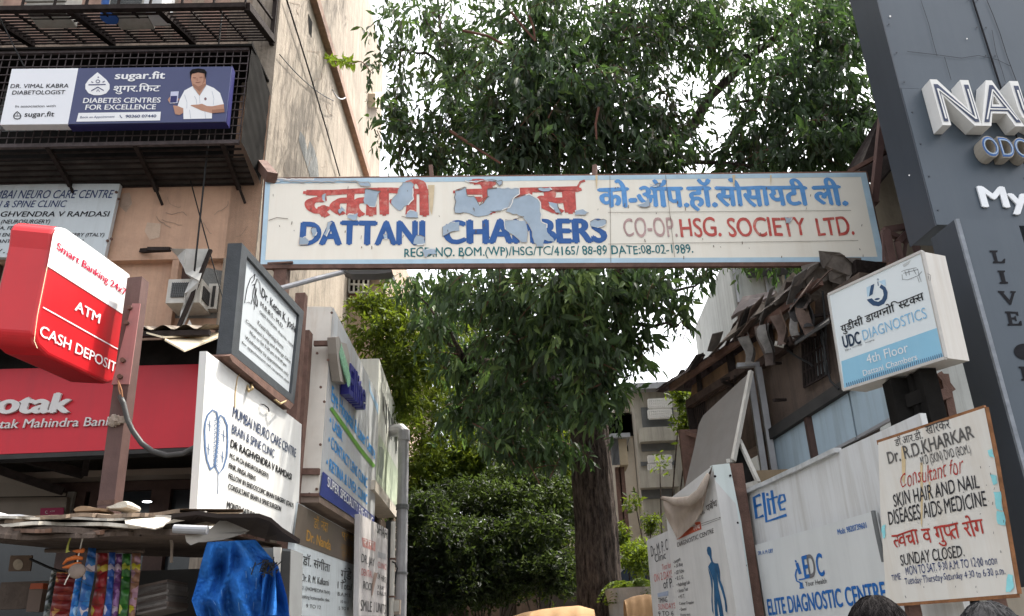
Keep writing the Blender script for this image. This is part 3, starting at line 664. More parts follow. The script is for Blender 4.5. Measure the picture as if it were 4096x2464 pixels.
# conduit from the pole to the boards
g = MB(); pts = [PP(cC(*p), .1) for p in ((668, 255), (690, 300), (712, 390), (740, 450), (790, 520), (850, 565), (930, 588), (1020, 578), (1090, 540), (1130, 500))]
tag(build('conduit', MB().tube(pts, .021, 8), m_greycable, smooth=True), 'thick grey conduit looping from the brown pole to the white clinic board', 'conduit')
g = MB(); g.tube([PP(cC(660, 170), .11), PP(cC(664, 220), .11), PP(cC(676, 262), .11)], .006, 5); g.tube([PP(cC(664, 180), .11), PP(cC(680, 225), .11), PP(cC(684, 262), .11)], .006, 5)
tag(build('copper_wire', g, M('copper', (.4, .2, .1), .5)), 'two bare copper coloured wires under the red light box', 'wire')
g = MB(); c = PP(cC(640, 395), .08); g.ell(c, .05, .04, .045, 10, 7, .25)
for k in range(5): g.tube([PP(cC(612, 395+k*6), .09), PP(cC(665, 375+k*7), .1), PP(cC(712, 372+k*8), .08)], .008, 5)
tag(build('rope_knot', g, m_canvas), 'dirty cloth rope tied round the brown pole', 'rope')
# ================================================================ white neuro clinic board standing along the lane
PW1 = vpl(826, 1405, 5.2, -1)
w1 = board('clinic_board', 'white neuro clinic board with blue brain drawing above the kiosk roof', 'sign board', PW1, [cS(97, 50), cS(880, 655), cS(845, 1600), cS(5, 1500)], .05, m_white)
lines(w1, PW1, [('MUMBAI NEURO CARE CENTRE', cS(310, 590), cS(830, 928), 42), ('BRAIN & SPINE CLINIC', cS(302, 725), cS(652, 930), 36)], M('slate_letters', (.03, .05, .11), .5, .35, 20, spec=.1), 'heading_lettering', bold=.008)
lines(w1, PW1, [('DR RAGHVENDRA V RAMDASI', cS(292, 838), cS(795, 1115), 30)], m_black, 'doctor_lettering', bold=.035)
lines(w1, PW1, [('M.S, M.CH (NEUROSURGERY)', cS(286, 928), cS(605, 1098), 20), ('FINR, FINSA, FEBNS', cS(278, 1012), cS(500, 1122), 20), ('FELLOW IN ENDOSCOPIC BRAIN SURGERY (ITALY)', cS(276, 1098), cS(812, 1342), 21),
   ('CONSULTANT BRAIN & SPINE SURGEON', cS(272, 1185), cS(708, 1372), 22), ('MONTO-SATURDAY 4 TO 7', cS(262, 1340), cS(610, 1480), 26)], m_black, 'detail_lettering', bold=.04)
br_ = M('slate_blue_paint', (.09, .145, .26), .5, .2, 20)
mb = stroke(PW1, [cS(*p) for p in ((130, 1030), (100, 950), (85, 850), (80, 700), (85, 640), (105, 575), (145, 535), (180, 555), (192, 620), (185, 800), (165, 995), (130, 1022))], 6.5)
stroke(PW1, [cS(*p) for p in ((192, 620), (210, 578), (240, 600), (265, 660), (270, 800), (262, 920), (235, 1010), (198, 1060), (160, 985))], 6.5, mb=mb); stroke(PW1, [cS(190, 1060), cS(192, 1150), cS(186, 1230)], 2.2, mb=mb)
build('brain_outline', mb, br_, w1)
mb = MB(); random.seed(3)
for k in range(11):
    y = 600+k*36
    stroke(PW1, [cS(165-k*1.2, y), cS(180-k*1.5, y+14), cS(160-k*1.2, y+26)], 3.2, mb=mb); stroke(PW1, [cS(212-k*2.5, y+20), cS(196-k*2, y+34), cS(214-k*2.5, y+46)], 3.2, mb=mb)
for p in ((120, 655), (110, 850), (235, 740), (225, 915)): stroke(PW1, [cS(p[0]-22, p[1]-8), cS(p[0]+18, p[1]+18)], 2.6, mb=mb); stroke(PW1, [cS(p[0]+4, p[1]-40), cS(p[0]+2, p[1]+55)], 2.6, mb=mb)
build('brain_folds', mb, br_, w1)
mb = stroke(PW1, [cS(385, 225), cS(350, 265), cS(332, 400), cS(330, 520)], 3, .004); build('rust_stain', mb, M('ochre_stain', (.45, .29, .1)), w1)
build('hook', MB().tube([PW1(cS(540, 488), .01), PW1(cS(570, 492), .03), PW1(cS(605, 520), .03), PW1(cS(610, 550), .01)], .005, 5), m_grille, w1)
pst = MB(); a = PW1((1010, 1560), -.12); pst.bar((a.x, a.y, 0), (a.x, a.y, 4.6), .1); b = PW1((1170, 1690), -.1); pst.bar((b.x, b.y, 0), (b.x, b.y, 5.0), .1); build('post', pst, m_rust, w1)
# ================================================================ framed lung clinic board
PL1 = vpl(971, 974, 5.55, -2)
l1 = board('framed_board', 'grey chest clinic board with lung drawing in a thick charcoal frame', 'sign board', PL1, [cT(150, 140), cT(606, 655), cT(535, 1345), cT(78, 960)], .05, M('grey_white_panel', (.42, .45, .47), .4, .05, 2, streak=.15))
def rim(pl, outer, inner, thick, proud):
    mb = MB()
    for i in range(4):
        j = (i+1) % 4; mb.prism([pl(outer[i], proud), pl(outer[j], proud), pl(inner[j], proud), pl(inner[i], proud)], -pl.n*(thick+proud))
    return mb
build('frame', rim(PL1, [cT(105, 25), cT(645, 625), cT(560, 1432), cT(12, 992)], [cT(150, 140), cT(606, 655), cT(535, 1345), cT(78, 960)], .085, .025), m_darkframe, l1)
build('wooden_base', MB().prism([PL1(cT(12, 995), .028), PL1(cT(560, 1436), .028), PL1(cT(525, 1480), .028), PL1(cT(400, 1378), .028), PL1(cT(20, 1060), .028), PL1(cT(-5, 1010), .028)], -PL1.n*.14), m_rust, l1)
lines(l1, PL1, [('Dr. Ketan K. Joshi', cT(275, 488), cT(570, 812), 34)], m_black, 'doctor_lettering', bold=.012)
lines(l1, PL1, [('M.B.B.S., M.D.', cT(266, 570), cT(466, 778), 17), ('CHEST PHYSICIAN', cT(258, 636), cT(408, 790), 12), ('Reg No. 76543', cT(424, 806), cT(560, 945), 9), ('Kranti Nursing Home', cT(242, 735), cT(465, 955), 17, {'bold': .01}), ('Consultant Lung and Allergy Clinic', cT(138, 715), cT(532, 1080), 13),
  ('Mon to Sat 5.30 pm to 8.30 pm', cT(174, 818), cT(492, 1108), 13), ('Wednesday by appointment only', cT(132, 858), cT(510, 1192), 14), ('for appointment call reception desk', cT(104, 900), cT(518, 1255), 10)], m_faded, 'detail_lettering', bold=.016)
mb = stroke(PL1, [cT(*p) for p in ((218, 295), (212, 345), (190, 375))], 2.5); stroke(PL1, [cT(*p) for p in ((218, 298), (180, 335), (150, 420), (128, 550), (165, 542), (186, 560), (192, 520))], 2.5, mb=mb)
stroke(PL1, [cT(*p) for p in ((236, 335), (262, 380), (268, 470))], 2, mb=mb); stroke(PL1, [cT(*p) for p in ((236, 335), (225, 380), (195, 395))], 2.5, mb=mb)
for dx in (0, 18): stroke(PL1, [cT(*p) for p in ((222-dx*.4, 385), (205+dx, 440), (200+dx, 500), (215+dx*.6, 560), (240-dx*.3, 582), (242, 540), (225, 470), (235, 420))], 2.6, mb=mb)
stroke(PL1, [cT(216, 575), cT(211, 610)], 2, mb=mb); build('lung_drawing', mb, m_black, l1)
build('tie_rope', MB().tube([PL1(cT(140, 1250), -.05), PL1(cT(165, 1320), .0), PL1(cT(195, 1300), .02), PL1(cT(180, 1230), -.06)], .012, 6).tube([PL1(cT(395, 1395), .04), PL1(cT(440, 1430), .06), PL1(cT(488, 1405), .04)], .009, 6), M('jute', (.4, .3, .16), .9), l1)
hb = MB(); a = PL1(cT(300, 1300), -.12); hb.bar(PL1(cT(300, 1100), -.14), (a.x, a.y, 0), .09); build('post', hb, m_rust, l1)
# ================================================================ society gate board
PDt = vpl(1060, 715, 8.0, 85)
TL, TR, BR, BL = (1062, 716), (3464, 690), (3541, 1048), (1041, 1062)
gb = board('gate_board', 'long cream hand painted housing society board with peeling paint spanning the lane', 'sign board', PDt, [TL, TR, BR, BL], .06, M('cream_enamel', (.83, .785, .685), .45, .035, 1.2, streak=.12, stain=(.5, .36, .2), sscale=3))
m_border = M('pale_blue_border', (.43, .58, .68), .5, .12, 4, blotch=.25, stain=(.66, .68, .64), bscale=4)
mb = MB()
for q in ([TL, TR, (3468, 708), (1060, 736)], [(3440, 690), TR, BR, (3518, 1048)], [(1046, 1040), (3540, 1027), BR, BL], [TL, (1084, 716), (1060, 1060), BL]): shape(PDt, q, .002, mb)
# keep the corners from overlapping: side strips sit slightly prouder
mb = MB(); shape(PDt, [TL, TR, (3466, 707), (1061, 735)], .002, mb); shape(PDt, [(1046, 1040), (3540, 1027), BR, BL], .002, mb)
shape(PDt, [(3440, 691), TR, BR, (3514, 1047)], .0045, mb); shape(PDt, [TL, (1082, 717), (1059, 1060), BL], .0045, mb); build('painted_border', mb, m_border, gb)
fr = MB()
def edge(p, q, w, o): fr.bar(PDt(p, o), PDt(q, o), w)
edge((1036, 1069), (3556, 1058), .05, -.02); edge((1062, 715), (3464, 689), .02, -.045); edge((1060, 716), (1040, 1064), .02, -.045); edge((3465, 691), (3542, 1050), .02, -.045)
build('angle_frame', fr, m_rust, gb)
mb = text(PDt, 'दत्तानी'.replace('त्त', 'त~त'), cG(340, 384), cG(1365, 384), 98, bold=.06, wob=.05); build('hindi_lettering', mb, m_red, gb)
mb = text(PDt, 'चेंबर्स'.replace('र्स', 'स'), cG(1520, 380), (2335, 850), 98, bold=.06, wob=.05); stroke(PDt, [(2318, 765), (2312, 745), (2322, 728), (2340, 722)], 9, .004, mb); build('hindi_lettering', mb, m_red, gb)
mb = text(PDt, 'को-ऑप.हॉ.सोसायटी ली.', cH(180, 318), cH(2078, 300), 75, bold=.045, wob=.04); build('hindi_lettering', mb, m_sky, gb)
lines(gb, PDt, [('DATTANI', cG(322, 616), cG(1303, 612), 90), ('CHAMBERS', cG(1437, 607), cH(250, 582), 90)], m_blue, 'name_lettering', bold=.055, wob=.03)
mb = text(PDt, 'CO-OP.', cH(372, 540), cH(780, 540), 74, bold=.012, wob=.05); build('worn_lettering', mb, M('half_peeled_red', (.48, .32, .30), .6, .3, 12, blotch=.6, stain=(.42, .47, .52), bscale=6), gb)
lines(gb, PDt, [('HSG. SOCIETY', cH(803, 542), cH(1764, 534), 72), ('LTD.', cH(1845, 534), cH(2125, 528), 72)], m_red, 'society_lettering', bold=.018, wob=.05)
mb = text(PDt, 'REGD.NO. BOM.(WP)/HSG/TC/4165/ 88-89 DATE:08-02-1989.', cG(1140, 712), cH(900, 668), 34, bold=.01, wob=.08); build('registration_lettering', mb, m_teal, gb)
# peeled patches showing the grey blue primer
m_prime = M('primer_grey_blue', (.36, .44, .52), .7, .12, 5, blotch=.3, stain=(.5, .55, .6), bscale=5)
random.seed(11)
def jag(pts, j=5, f=cG):
    """a torn outline: every edge broken into short uneven steps"""
    o = []; P = [f(*p) for p in pts]
    for i, a in enumerate(P):
        b = P[(i+1) % len(P)]; n = max(2, int(math.hypot(b[0]-a[0], b[1]-a[1])/14))
        for k in range(n): o.append((a[0]+(b[0]-a[0])*k/n+random.uniform(-j, j)*(k > 0), a[1]+(b[1]-a[1])*k/n+random.uniform(-j, j)*(k > 0)))
    return o
m_rim = [M('flake_shadow', (.2, .17, .15), .8), M('flake_rim', (.42, .38, .34), .8), M('flake_pale', (.74, .72, .68), .7)]  # dark strokes paint the shadow along flake edges, pale ones the rim
patches = [
 ([(835, 187), (895, 195), (955, 205), (930, 250), (915, 325), (870, 322), (830, 300)], cG),
 ([(1108, 165), (1130, 135), (1190, 130), (1215, 150), (1212, 265), (1170, 310), (1100, 355), (1040, 300), (1048, 260), (1090, 220)], cG),
 ([(625, 350), (652, 318), (682, 352), (640, 380)], cG), ([(500, 240), (530, 220), (528, 285), (505, 270)], cG),
 ([(1185, 350), (1245, 370), (1248, 410), (1150, 405)], cG), ([(715, 380), (780, 372), (770, 425), (740, 430), (700, 410)], cG),
 ([(1535, 200), (1620, 170), (1630, 240), (1680, 240), (1725, 310), (1790, 250), (1785, 190), (1860, 178), (1920, 180), (2035, 180), (2035, 225), (1985, 262), (1960, 330), (1860, 355), (1790, 390), (1720, 402), (1660, 380), (1535, 372)], cG),
 ([(1985, 262), (2110, 225), (2180, 265), (2200, 330), (2205, 440), (2250, 460), (2250, 520), (2310, 600), (2230, 580), (2225, 635), (2170, 635), (2150, 600), (2120, 490), (2080, 430), (2060, 400), (1930, 360)], cG),
 ([(2260, 285), (2330, 300), (2368, 385), (2320, 370), (2275, 320)], cG),
 ([(1920, 430), (2080, 430), (2097, 500), (2095, 600), (2050, 600), (1990, 545), (1925, 500)], cG),
 ([(1437, 480), (1500, 440), (1568, 440), (1568, 510), (1500, 520), (1437, 555)], cG),
 ([(328, 560), (370, 555), (400, 600), (390, 615), (322, 618)], cG), ([(418, 490), (455, 490), (455, 540), (440, 560), (425, 540)], cG),
 ([(545, 445), (580, 445), (560, 500), (535, 555), (515, 540)], cG), ([(1235, 545), (1300, 560), (1303, 612), (1210, 612)], cG), ([(975, 540), (1005, 530), (1010, 570), (985, 575)], cG),
 ([(115, 430), (150, 410), (238, 420), (235, 450), (170, 475), (120, 465)], cH), ([(0, 345), (60, 335), (105, 360), (80, 378), (0, 380)], cH),
 ([(560, 140), (610, 150), (650, 135), (640, 160), (600, 165)], cH), ([(1590, 395), (1650, 400), (1630, 440), (1600, 440)], cH), ([(470, 300), (530, 285), (560, 250), (570, 310), (520, 320)], cH),
 ([(110, 105), (300, 110), (560, 105), (700, 128), (860, 130), (880, 165), (800, 160), (760, 120), (560, 128), (320, 130), (120, 122)], cG), ([(2170, 180), (2270, 175), (2290, 190), (2220, 205), (2185, 195)], cG),
 ([(1285, 655), (1385, 652), (1390, 690), (1330, 690), (1310, 720), (1292, 690)], cG), ([(1600, 120), (1900, 118), (1900, 150), (1880, 165), (1850, 125), (1640, 132)], cG)]
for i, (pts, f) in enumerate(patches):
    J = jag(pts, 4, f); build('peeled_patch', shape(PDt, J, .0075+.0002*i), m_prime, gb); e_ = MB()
    k0 = random.randrange(len(J)); n_ = max(3, int(len(J)*.55)); stroke(PDt, [J[(k0+q_) % len(J)] for q_ in range(n_)], random.uniform(1.6, 3), .0125, e_); build('rim_shade', e_, m_rim[i % 2], gb)
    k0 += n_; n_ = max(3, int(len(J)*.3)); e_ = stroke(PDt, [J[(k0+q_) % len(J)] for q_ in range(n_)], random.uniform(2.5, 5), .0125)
    build('rim_shade', e_, m_rim[2], gb)
cr = MB(); random.seed(5)
for i in range(60):
    x = random.uniform(1090, 3480); y = random.uniform(745, 1030); l = random.uniform(4, 14); stroke(PDt, [(x, y), (x+random.uniform(-3, 3), y+l)], random.uniform(1.5, 3.5), .0115, cr)
for a, b in ((cH(250, 360), cH(2095, 345)), (cH(250, 600), cH(2150, 573)), (cH(687, 75), cH(757, 700)), (cH(265, 80), cH(272, 740))): stroke(PDt, [a, b], 1.6, .012, cr)
for p in ([(1980, 262), (2040, 238), (2105, 225)], [(1150, 405), (1120, 398)], [(835, 187), (850, 182), (960, 205)], [(1540, 195), (1612, 170)], [(1790, 182), (1860, 175)], [(1925, 425), (1980, 425), (2070, 400)], [(1725, 315), (1765, 255), (1800, 245)], [(1810, 360), (1890, 362)], [(85, 430), (150, 408), (238, 418)] ): stroke(PDt, [cG(*q) for q in p], 2.4, .012, cr)
build('crack', cr, M('crack_brown', (.16, .12, .09), .8), gb)
rs = MB()
for x, y0, y1, w in ((1725, 740, 860, 26), (2935, 700, 752, 12), (3083, 700, 745, 7), (2386, 700, 760, 10)):
    shape(PDt, [(x-w*.5, y0), (x+w*.5, y0), (x+w*.35, (y0+y1)/2), (x+w*.1, y1), (x-w*.2, y1-20)], .013, rs)
build('rust_streak', rs, M('rust_wash', (.62, .50, .33), .6, .12, 8), gb)
# brackets on top and the beam at the corner
bk = MB()
for p, q, w in (((1728, 722), (1722, 655), .045), ((2378, 705), (2382, 655), .05)):
    bk.bar(PDt(p, -.07), PDt(q, -.07)-PDt.n*.05, w)
build('bracket', bk, m_rust, gb)
tag(build('corner_beam', MB().bar(PDt(cX(655, 428), .05), PF(cX(630, 396), .02), .12), m_rust), 'short rusty beam holding the left top corner of the society board to the building', 'beam')
# gate columns under the board, mostly hidden by the signs
gc = thing('gate_post', 'rusty brown steel post carrying the right end of the society board', 'post', (PDt(BR).x, PDt(BR).y, 0))
b = PDt((3520, 1060), -.08); build('shaft', MB().bar((b.x, b.y, 0), (b.x, b.y, b.z+.02), .16), m_rust, gc)
build('bracket', MB().bar(b+Vector((-.2, 0, -.1)), b+Vector((.25, 0, -.1)), .12), m_rust, gc)
gc = thing('gate_post', 'rusty post carrying the left end of the society board behind the framed lung board', 'post', (PDt(BL).x+.3, PDt(BL).y, 0))
b = PDt((1130, 1075), -.08); build('shaft', MB().bar((b.x, b.y, 0), (b.x, b.y, b.z+.02), .14), m_rust, gc); build('cap_plate', MB().bar(b+Vector((-.14, 0, .03)), b+Vector((.14, 0, .03)), .2, .02), m_rust, gc)
# flood lamp under the board
PFl = vpl(1400, 1085, 8.2, 86)
fl = thing('flood_lamp', 'flat dark flood lamp on a grey pipe arm under the society board', 'lamp', PFl((1200, 1120)))
build('arm', MB().tube([PFl(cX(672, 696), .5), PFl(cX(760, 672), .3), PFl(cX(832, 654), .05)], .028, 10), m_steelg, fl)
hd = MB(); q = [PFl(cX(*p), .1) for p in ((826, 653), (944, 650), (941, 656), (905, 660), (845, 660))]; hd.prism(q, -PFl.n*.16); build('lamp_head', hd, M('dark_lamp', (.07, .065, .06), .5), fl)
# ================================================================ eye clinic box sign
PE = vpl(1335, 1240, 8.15, -3)
E_TL, E_TR, E_BR, E_BL = cO(238, 48), cO(520, 600), cO(488, 1428), cO(152, 1205)
eb = thing('box_sign', 'big white eye clinic box sign with raised blue logo along the lane', 'sign', PE(E_BL))
q = [PE(p) for p in (E_TL, E_TR, E_BR, E_BL)]; back = Vector((-.30, -.05, 0))
o = build('casing', MB().prism(q, back), M('grey_white_casing', (.43, .445, .455), .5, .06, 2, streak=.3, stain=(.3, .2, .12)), eb)
build('end_panel', MB().prism([q[0]+back*.02+Vector((0, -.006, 0)), q[3]+back*.02+Vector((0, -.006, 0)), q[3]+back*2.6+Vector((0, -.006, 0)), q[0]+back*2.6+Vector((0, -.006, 0))], (0, -.02, 0)), M('cream_end_panel', (.58, .54, .48), .6, .08, 3, streak=.35, stain=(.33, .2, .1), blotch=.15), eb)
build('blue_band', shape(PE, [cO(172, 1058), cO(492, 1342), cO(488, 1428), cO(152, 1205)], .01), M('royal_blue_band', (.045, .06, .22), .4), eb)
build('underside', MB().prism([PE(cO(150, 1212)), PE(cO(487, 1432)), PE(cO(487, 1432))+back*1.5, PE(cO(150, 1212))+back*1.5], (0, 0, -.06)), M('brown_underside', (.2, .15, .12), .7, .2, 5), eb)
rb = MB(); pq = Plane(PE.p0, 86); pq.p0 = q[3]+Vector((0, -.03, 0))
rb.bar(pq(cO(118, 270)), pq(cO(226, 268)), .05).bar(pq(cO(30, 1062)), pq(cO(152, 1062)), .06); rb.bar(pq(cO(20, 1205)), pq(cO(152, 1205)), .03); build('rail', rb, m_rust, eb)
sc_ = MB()
for p in ((138, 330), (160, 540), (182, 630), (158, 895), (205, 372), (135, 1170), (228, 80), (90, 1200)): c = pq(cO(*p)); sc_.tube([c, c+Vector((0, -.012, 0))], .014, 7)
build('screw', sc_, m_rust, eb)
lg = MB(); lo = [(252, 230), (272, 225), (285, 260), (320, 270), (338, 350), (338, 470), (310, 520), (280, 500), (258, 330)]
lg.prism([PE(cO(*p), .10) for p in lo], -PE.n*.09); build('logo_backing', lg, M('logo_grey', (.28, .25, .22), .5), eb)
lf = MB(); random.seed(4)
for k in range(14):
    x = 282+k*3.6; y = 285+k*12; shape(PE, [cO(x-9, y+40), cO(x+6, y-20+10*(k % 2)), cO(x+16, y+40), cO(x+10, y+90), cO(x-2, y+100)], .105+.002*k, lf)
build('leaf_logo', lf, M('leaf_logo_green', (.22, .42, .27), .35, .5, 40), eb)
lines(eb, PE, [('Ellite', cO(335, 575), cO(436, 680), 118, {'bold': .02, 'ext': .1, 'off': .11})], M('deep_blue_raised', (.035, .035, .19), .35, .2, 10), 'raised_lettering')
m_brblue = M('bright_blue_letters', (.03, .28, .66), .4, .2, 15)
lines(eb, PE, [('Eye Hospital & Laser Centre', cO(225, 622), cO(494, 985), 62), ('• LASIK', cO(214, 775), cO(294, 878), 48), ('• CONTACT LENS CLINIC', cO(206, 895), cO(446, 1165), 48), ('• RETINA & UVEA CLINIC', cO(193, 1035), cO(446, 1265), 48)], m_brblue, 'service_lettering', bold=.018)
build('green_line', stroke(PE, [cO(222, 665), cO(300, 775), cO(390, 905), cO(490, 1030)], 14, .006), M('green_line_paint', (.13, .30, .06), .4), eb)
lines(eb, PE, [('SUPER SPECIALITY EYE CLINIC', cO(200, 1150), cO(482, 1392), 38, {'bold': .012, 'off': .015})], m_letterw, 'band_lettering')
build('corner_motif', shape(PE, [cO(458, 485), cO(470, 560), cO(515, 650), cO(515, 712), cO(490, 640), cO(460, 560)], .004), M('faint_blue', (.3, .45, .6), .5), eb)
ps = MB(); c = pq(cO(62, 200)); dn = pq(cO(30, 740)); ps.bar(c, (dn.x, dn.y, 0), .13); build('post', ps, m_rust, eb)
# ---- next box sign further in
P2 = vpl(int(cO(515, 365)[0]), int(cO(515, 365)[1]), 11.3, -4)
b2 = thing('box_sign', 'plain cream box sign with faded writing behind the eye clinic sign', 'sign', P2(cO(630, 1290)))
q = [P2(cO(*p)) for p in ((520, 362), (657, 760), (630, 1290), (495, 1110))]
build('casing', MB().prism(q, Vector((-.75, -.05, 0))), M('cream_white_casing', (.64, .64, .58), .5, .08, 2, streak=.35, stain=(.35, .33, .27)), b2)
build('green_field', shape(P2, [cO(520, 830), cO(645, 1070), cO(632, 1285), cO(497, 1105)], .004), M('pale_green_field', (.5, .56, .42), .5, .15, 3, streak=.3), b2)
st = MB()
for i in range(11): x = 545+i*8; y = 575+i*22; stroke(P2, [cO(x, y), cO(x+random.uniform(-3, 8), y+random.uniform(60, 120)), cO(x+random.uniform(-4, 9), y+random.uniform(100, 190))], 2, .006, st)
build('faded_scrawl', st, m_faded, b2)
build('grey_figure', shape(P2, [cO(520, 905), cO(540, 910), cO(552, 930), cO(550, 1030), cO(535, 1110), cO(510, 1075), cO(520, 980)], .006), M('figure_grey', (.25, .28, .24), .5), b2)
build('bottom_trim', MB().prism([P2(cO(495, 1112), .06), P2(cO(630, 1290), .06), P2(cO(626, 1345), .06), P2(cO(490, 1170), .06)], -P2.n*.3), M('cream_trim_board', (.52, .47, .4), .6, .1, 4, streak=.3), b2)
# ---- drain pipes
P3 = vpl(1610, 1760, 12.6, 86)
dp = thing('drain_pipe', 'thick grey drain pipe rising beside the cream box sign', 'pipe', (P3((1600, 2464)).x, 12.7, 0))
a = P3(cO(672, 850)); b = P3(cE(2318, 1440)); d = (b-a)/(a.z-b.z); foot = b+d*b.z
build('shaft', MB().tube([a, foot], .085, 14), m_steelg, dp)
cl = MB()
for t in (.36, .375, .70): c = a.lerp(foot, t*.62); cl.tube([c, c+(foot-a).normalized()*.035], .1, 14)
build('collar', cl, m_greyw, dp)
build('elbow', MB().tube([a+Vector((0, 0, -.05)), a+Vector((0, 0, .08)), a+Vector((-.05, .05, .14)), a+Vector((-.3, .2, .16))], .1, 12), m_steelg, dp)
P4 = vpl(1560, 2100, 11.9, 86)
tp = thing('thin_pipe', 'thin cream water pipe between the notice boards and the drain pipe', 'pipe', (P4(cE(2240, 1400)).x, 11.9, 0))
a = P4(cE(2245, 480)); b = P4(cE(2225, 1440)); foot = b+(b-a)/(a.z-b.z)*b.z; build('shaft', MB().tube([a, foot], .035, 10), m_acw, tp)
build('clip', MB().tube([a.lerp(b, .4), a.lerp(b, .42)], .05, 8).tube([a.lerp(b, .8), a.lerp(b, .82)], .05, 8), m_rust, tp)
mt = thing('meter_box', 'small cream meter box at the foot of the drain pipe', 'box', P4(cE(2275, 1430))); o = build('casing', slab(P4, [cE(2250, 1280), cE(2310, 1278), cE(2305, 1430), cE(2245, 1432)], .2), m_canvas, mt); build('lid', slab(Plane(P4.p0+P4.n*.02, 86), [cE(2256, 1290), cE(2303, 1288), cE(2299, 1400), cE(2252, 1402)], .015), m_acw, mt)
cl_ = sag(P4(cE(2230, 890)), P4(cE(2300, 900)), .0); tag(build('hanging_wire', MB().tube([P4(cE(*p), .05) for p in ((2232, 890), (2262, 905), (2285, 960), (2270, 1030), (2262, 1120))], .012, 6), m_cable), 'black wire drooping beside the thin cream pipe', 'wire')
# ================================================================ lower clinic board: brown top, white list below
PB1 = vpl(1192, 2010, 7.55, -3)
cbd = board('list_board', 'clinic list board with brown gold lettered top and white lower half', 'sign board', PB1, [cE(1265, 285), cE(1872, 625), cE(1830, 1470), cE(1172, 1440)], .06, m_cool)
build('brown_field', shape(PB1, [cE(1268, 290), cE(1872, 628), cE(1860, 930), cE(1215, 690)], .003), M('brown_flex', (.13, .105, .085), .4, .12, 2), cbd)
m_gold = M('gold_letters', (.50, .26, .03), .4, .25, 20)
lines(cbd, PB1, [('डॉ. नंदा', cE(1425, 540), cE(1570, 590), 38), ('Dr. Nanda', cE(1350, 672), cE(1598, 772), 42, {'bold': .01}), ('प्रभा', cE(1712, 640), cE(1835, 685), 22)], m_gold, 'gold_lettering')
lines(cbd, PB1, [('आयुर्वेद', cE(1702, 768), cE(1832, 815), 25), ('क्लिनिक', cE(1712, 845), cE(1822, 885), 25)], M('dull_gold', (.26, .15, .05), .5), 'dull_lettering')
lines(cbd, PB1, [('डॉ. संगीता', cE(1312, 918), cE(1592, 1000), 33), ('Dr. R. M. Kulkarni', cE(1302, 1090), cE(1578, 1140), 30), ('गुंडे', cE(1702, 1065), cE(1812, 1078), 34), ('I Total', cE(1672, 1165), cE(1812, 1186), 28), ('M.D. (HOMEOPATHY)', cE(1252, 1166), cE(1592, 1228), 15), ('Consulting homeopathic clinic', cE(1248, 1256), cE(1588, 1304), 15),
  ('B.A.M.S.', cE(1672, 1240), cE(1808, 1258), 15), ('10 to 1', cE(1702, 1316), cE(1780, 1322), 12), ('9 TO 12', cE(1348, 1362), cE(1498, 1380), 15), ('5 TO 8', cE(1682, 1386), cE(1784, 1392), 13)], m_faded, 'list_lettering', bold=.004)
fb = MB(); fb.bar(PB1(cE(1880, 620), -.02), PB1(cE(1845, 1470), -.02), .06); fb.bar(PB1(cE(1258, 285), -.02), PB1(cE(1165, 1450), -.02), .03); build('edge_post', fb, M('maroon_edge', (.12, .03, .03), .5), cbd)
le = MB(); a = PB1(cE(1180, 1440), -.05); b = PB1(cE(1830, 1470), -.05); le.bar(a, (a.x, a.y, 0), .06); le.bar(b, (b.x, b.y, 0), .06); build('post', le, m_rust, cbd)
# ---- board beyond with red and grey writing
PB2 = vpl(1441, 2141, 9.9, -4)
rbd = board('list_board', 'narrow pale notice board with red and grey rows of writing beside the drain pipe', 'sign board', PB2, [cE(1900, 400), cE(2190, 560), cE(2175, 1450), cE(1885, 1450)], .06, M('pinkish_white_board', (.60, .57, .56), .5, .07, 2, streak=.3))
mr = M('faded_red', (.5, .16, .15), .5, .4, 18)
mb = shape(PB2, [cE(1920, 640), cE(2062, 690), cE(2060, 785), cE(1930, 735)], .003); build('red_block', mb, M('pale_red_block', (.50, .25, .23), .5, .3, 8), rbd)
lines(rbd, PB2, [('रोग', cE(1935, 718), cE(2045, 752), 24)], m_letterg, 'block_lettering', off=.006)
lines(rbd, PB2, [('DENTAL', cE(1916, 1030), cE(2030, 1055), 28), ('CLINIC', cE(2085, 950), cE(2170, 975), 24)], mr, 'red_lettering')
lines(rbd, PB2, [('DR. JAY', cE(1918, 895), cE(2050, 940), 34), ('24 HRS', cE(2080, 1060), cE(2165, 1110), 24), ('ROOT', cE(1935, 1170), cE(2040, 1195), 32), ('SHAH', cE(2075, 590), cE(2180, 660), 40), ('X RAY', cE(2080, 1170), cE(2155, 1185), 16), ('DAILY', cE(2080, 1230), cE(2168, 1245), 16), ('SMILE 1', cE(1908, 1395), cE(2048, 1412), 45), ('UNITS', cE(2065, 1410), cE(2165, 1430), 40)], m_faded, 'grey_lettering')
build('grey_block', shape(PB2, [cE(2085, 785), cE(2168, 812), cE(2165, 870), cE(2082, 848)], .003), M('grey_block_paint', (.4, .4, .41), .5), rbd)
build('torn_strip', shape(PB2, [cE(2050, 1000), cE(2085, 1010), cE(2060, 1100), cE(2030, 1240), cE(2020, 1235), cE(2030, 1100)], .008), M('brownish_scrap', (.36, .26, .22), .7), rbd)
le = MB(); le.bar(PB2(cE(2205, 470), -.03), (PB2(cE(2205, 1440), -.03).x, PB2(cE(2205, 1440), -.03).y, 0), .1, .05); a = PB2(cE(1890, 1450), -.04); le.bar(a, (a.x, a.y, 0), .05); build('post', le, m_darkframe, rbd)
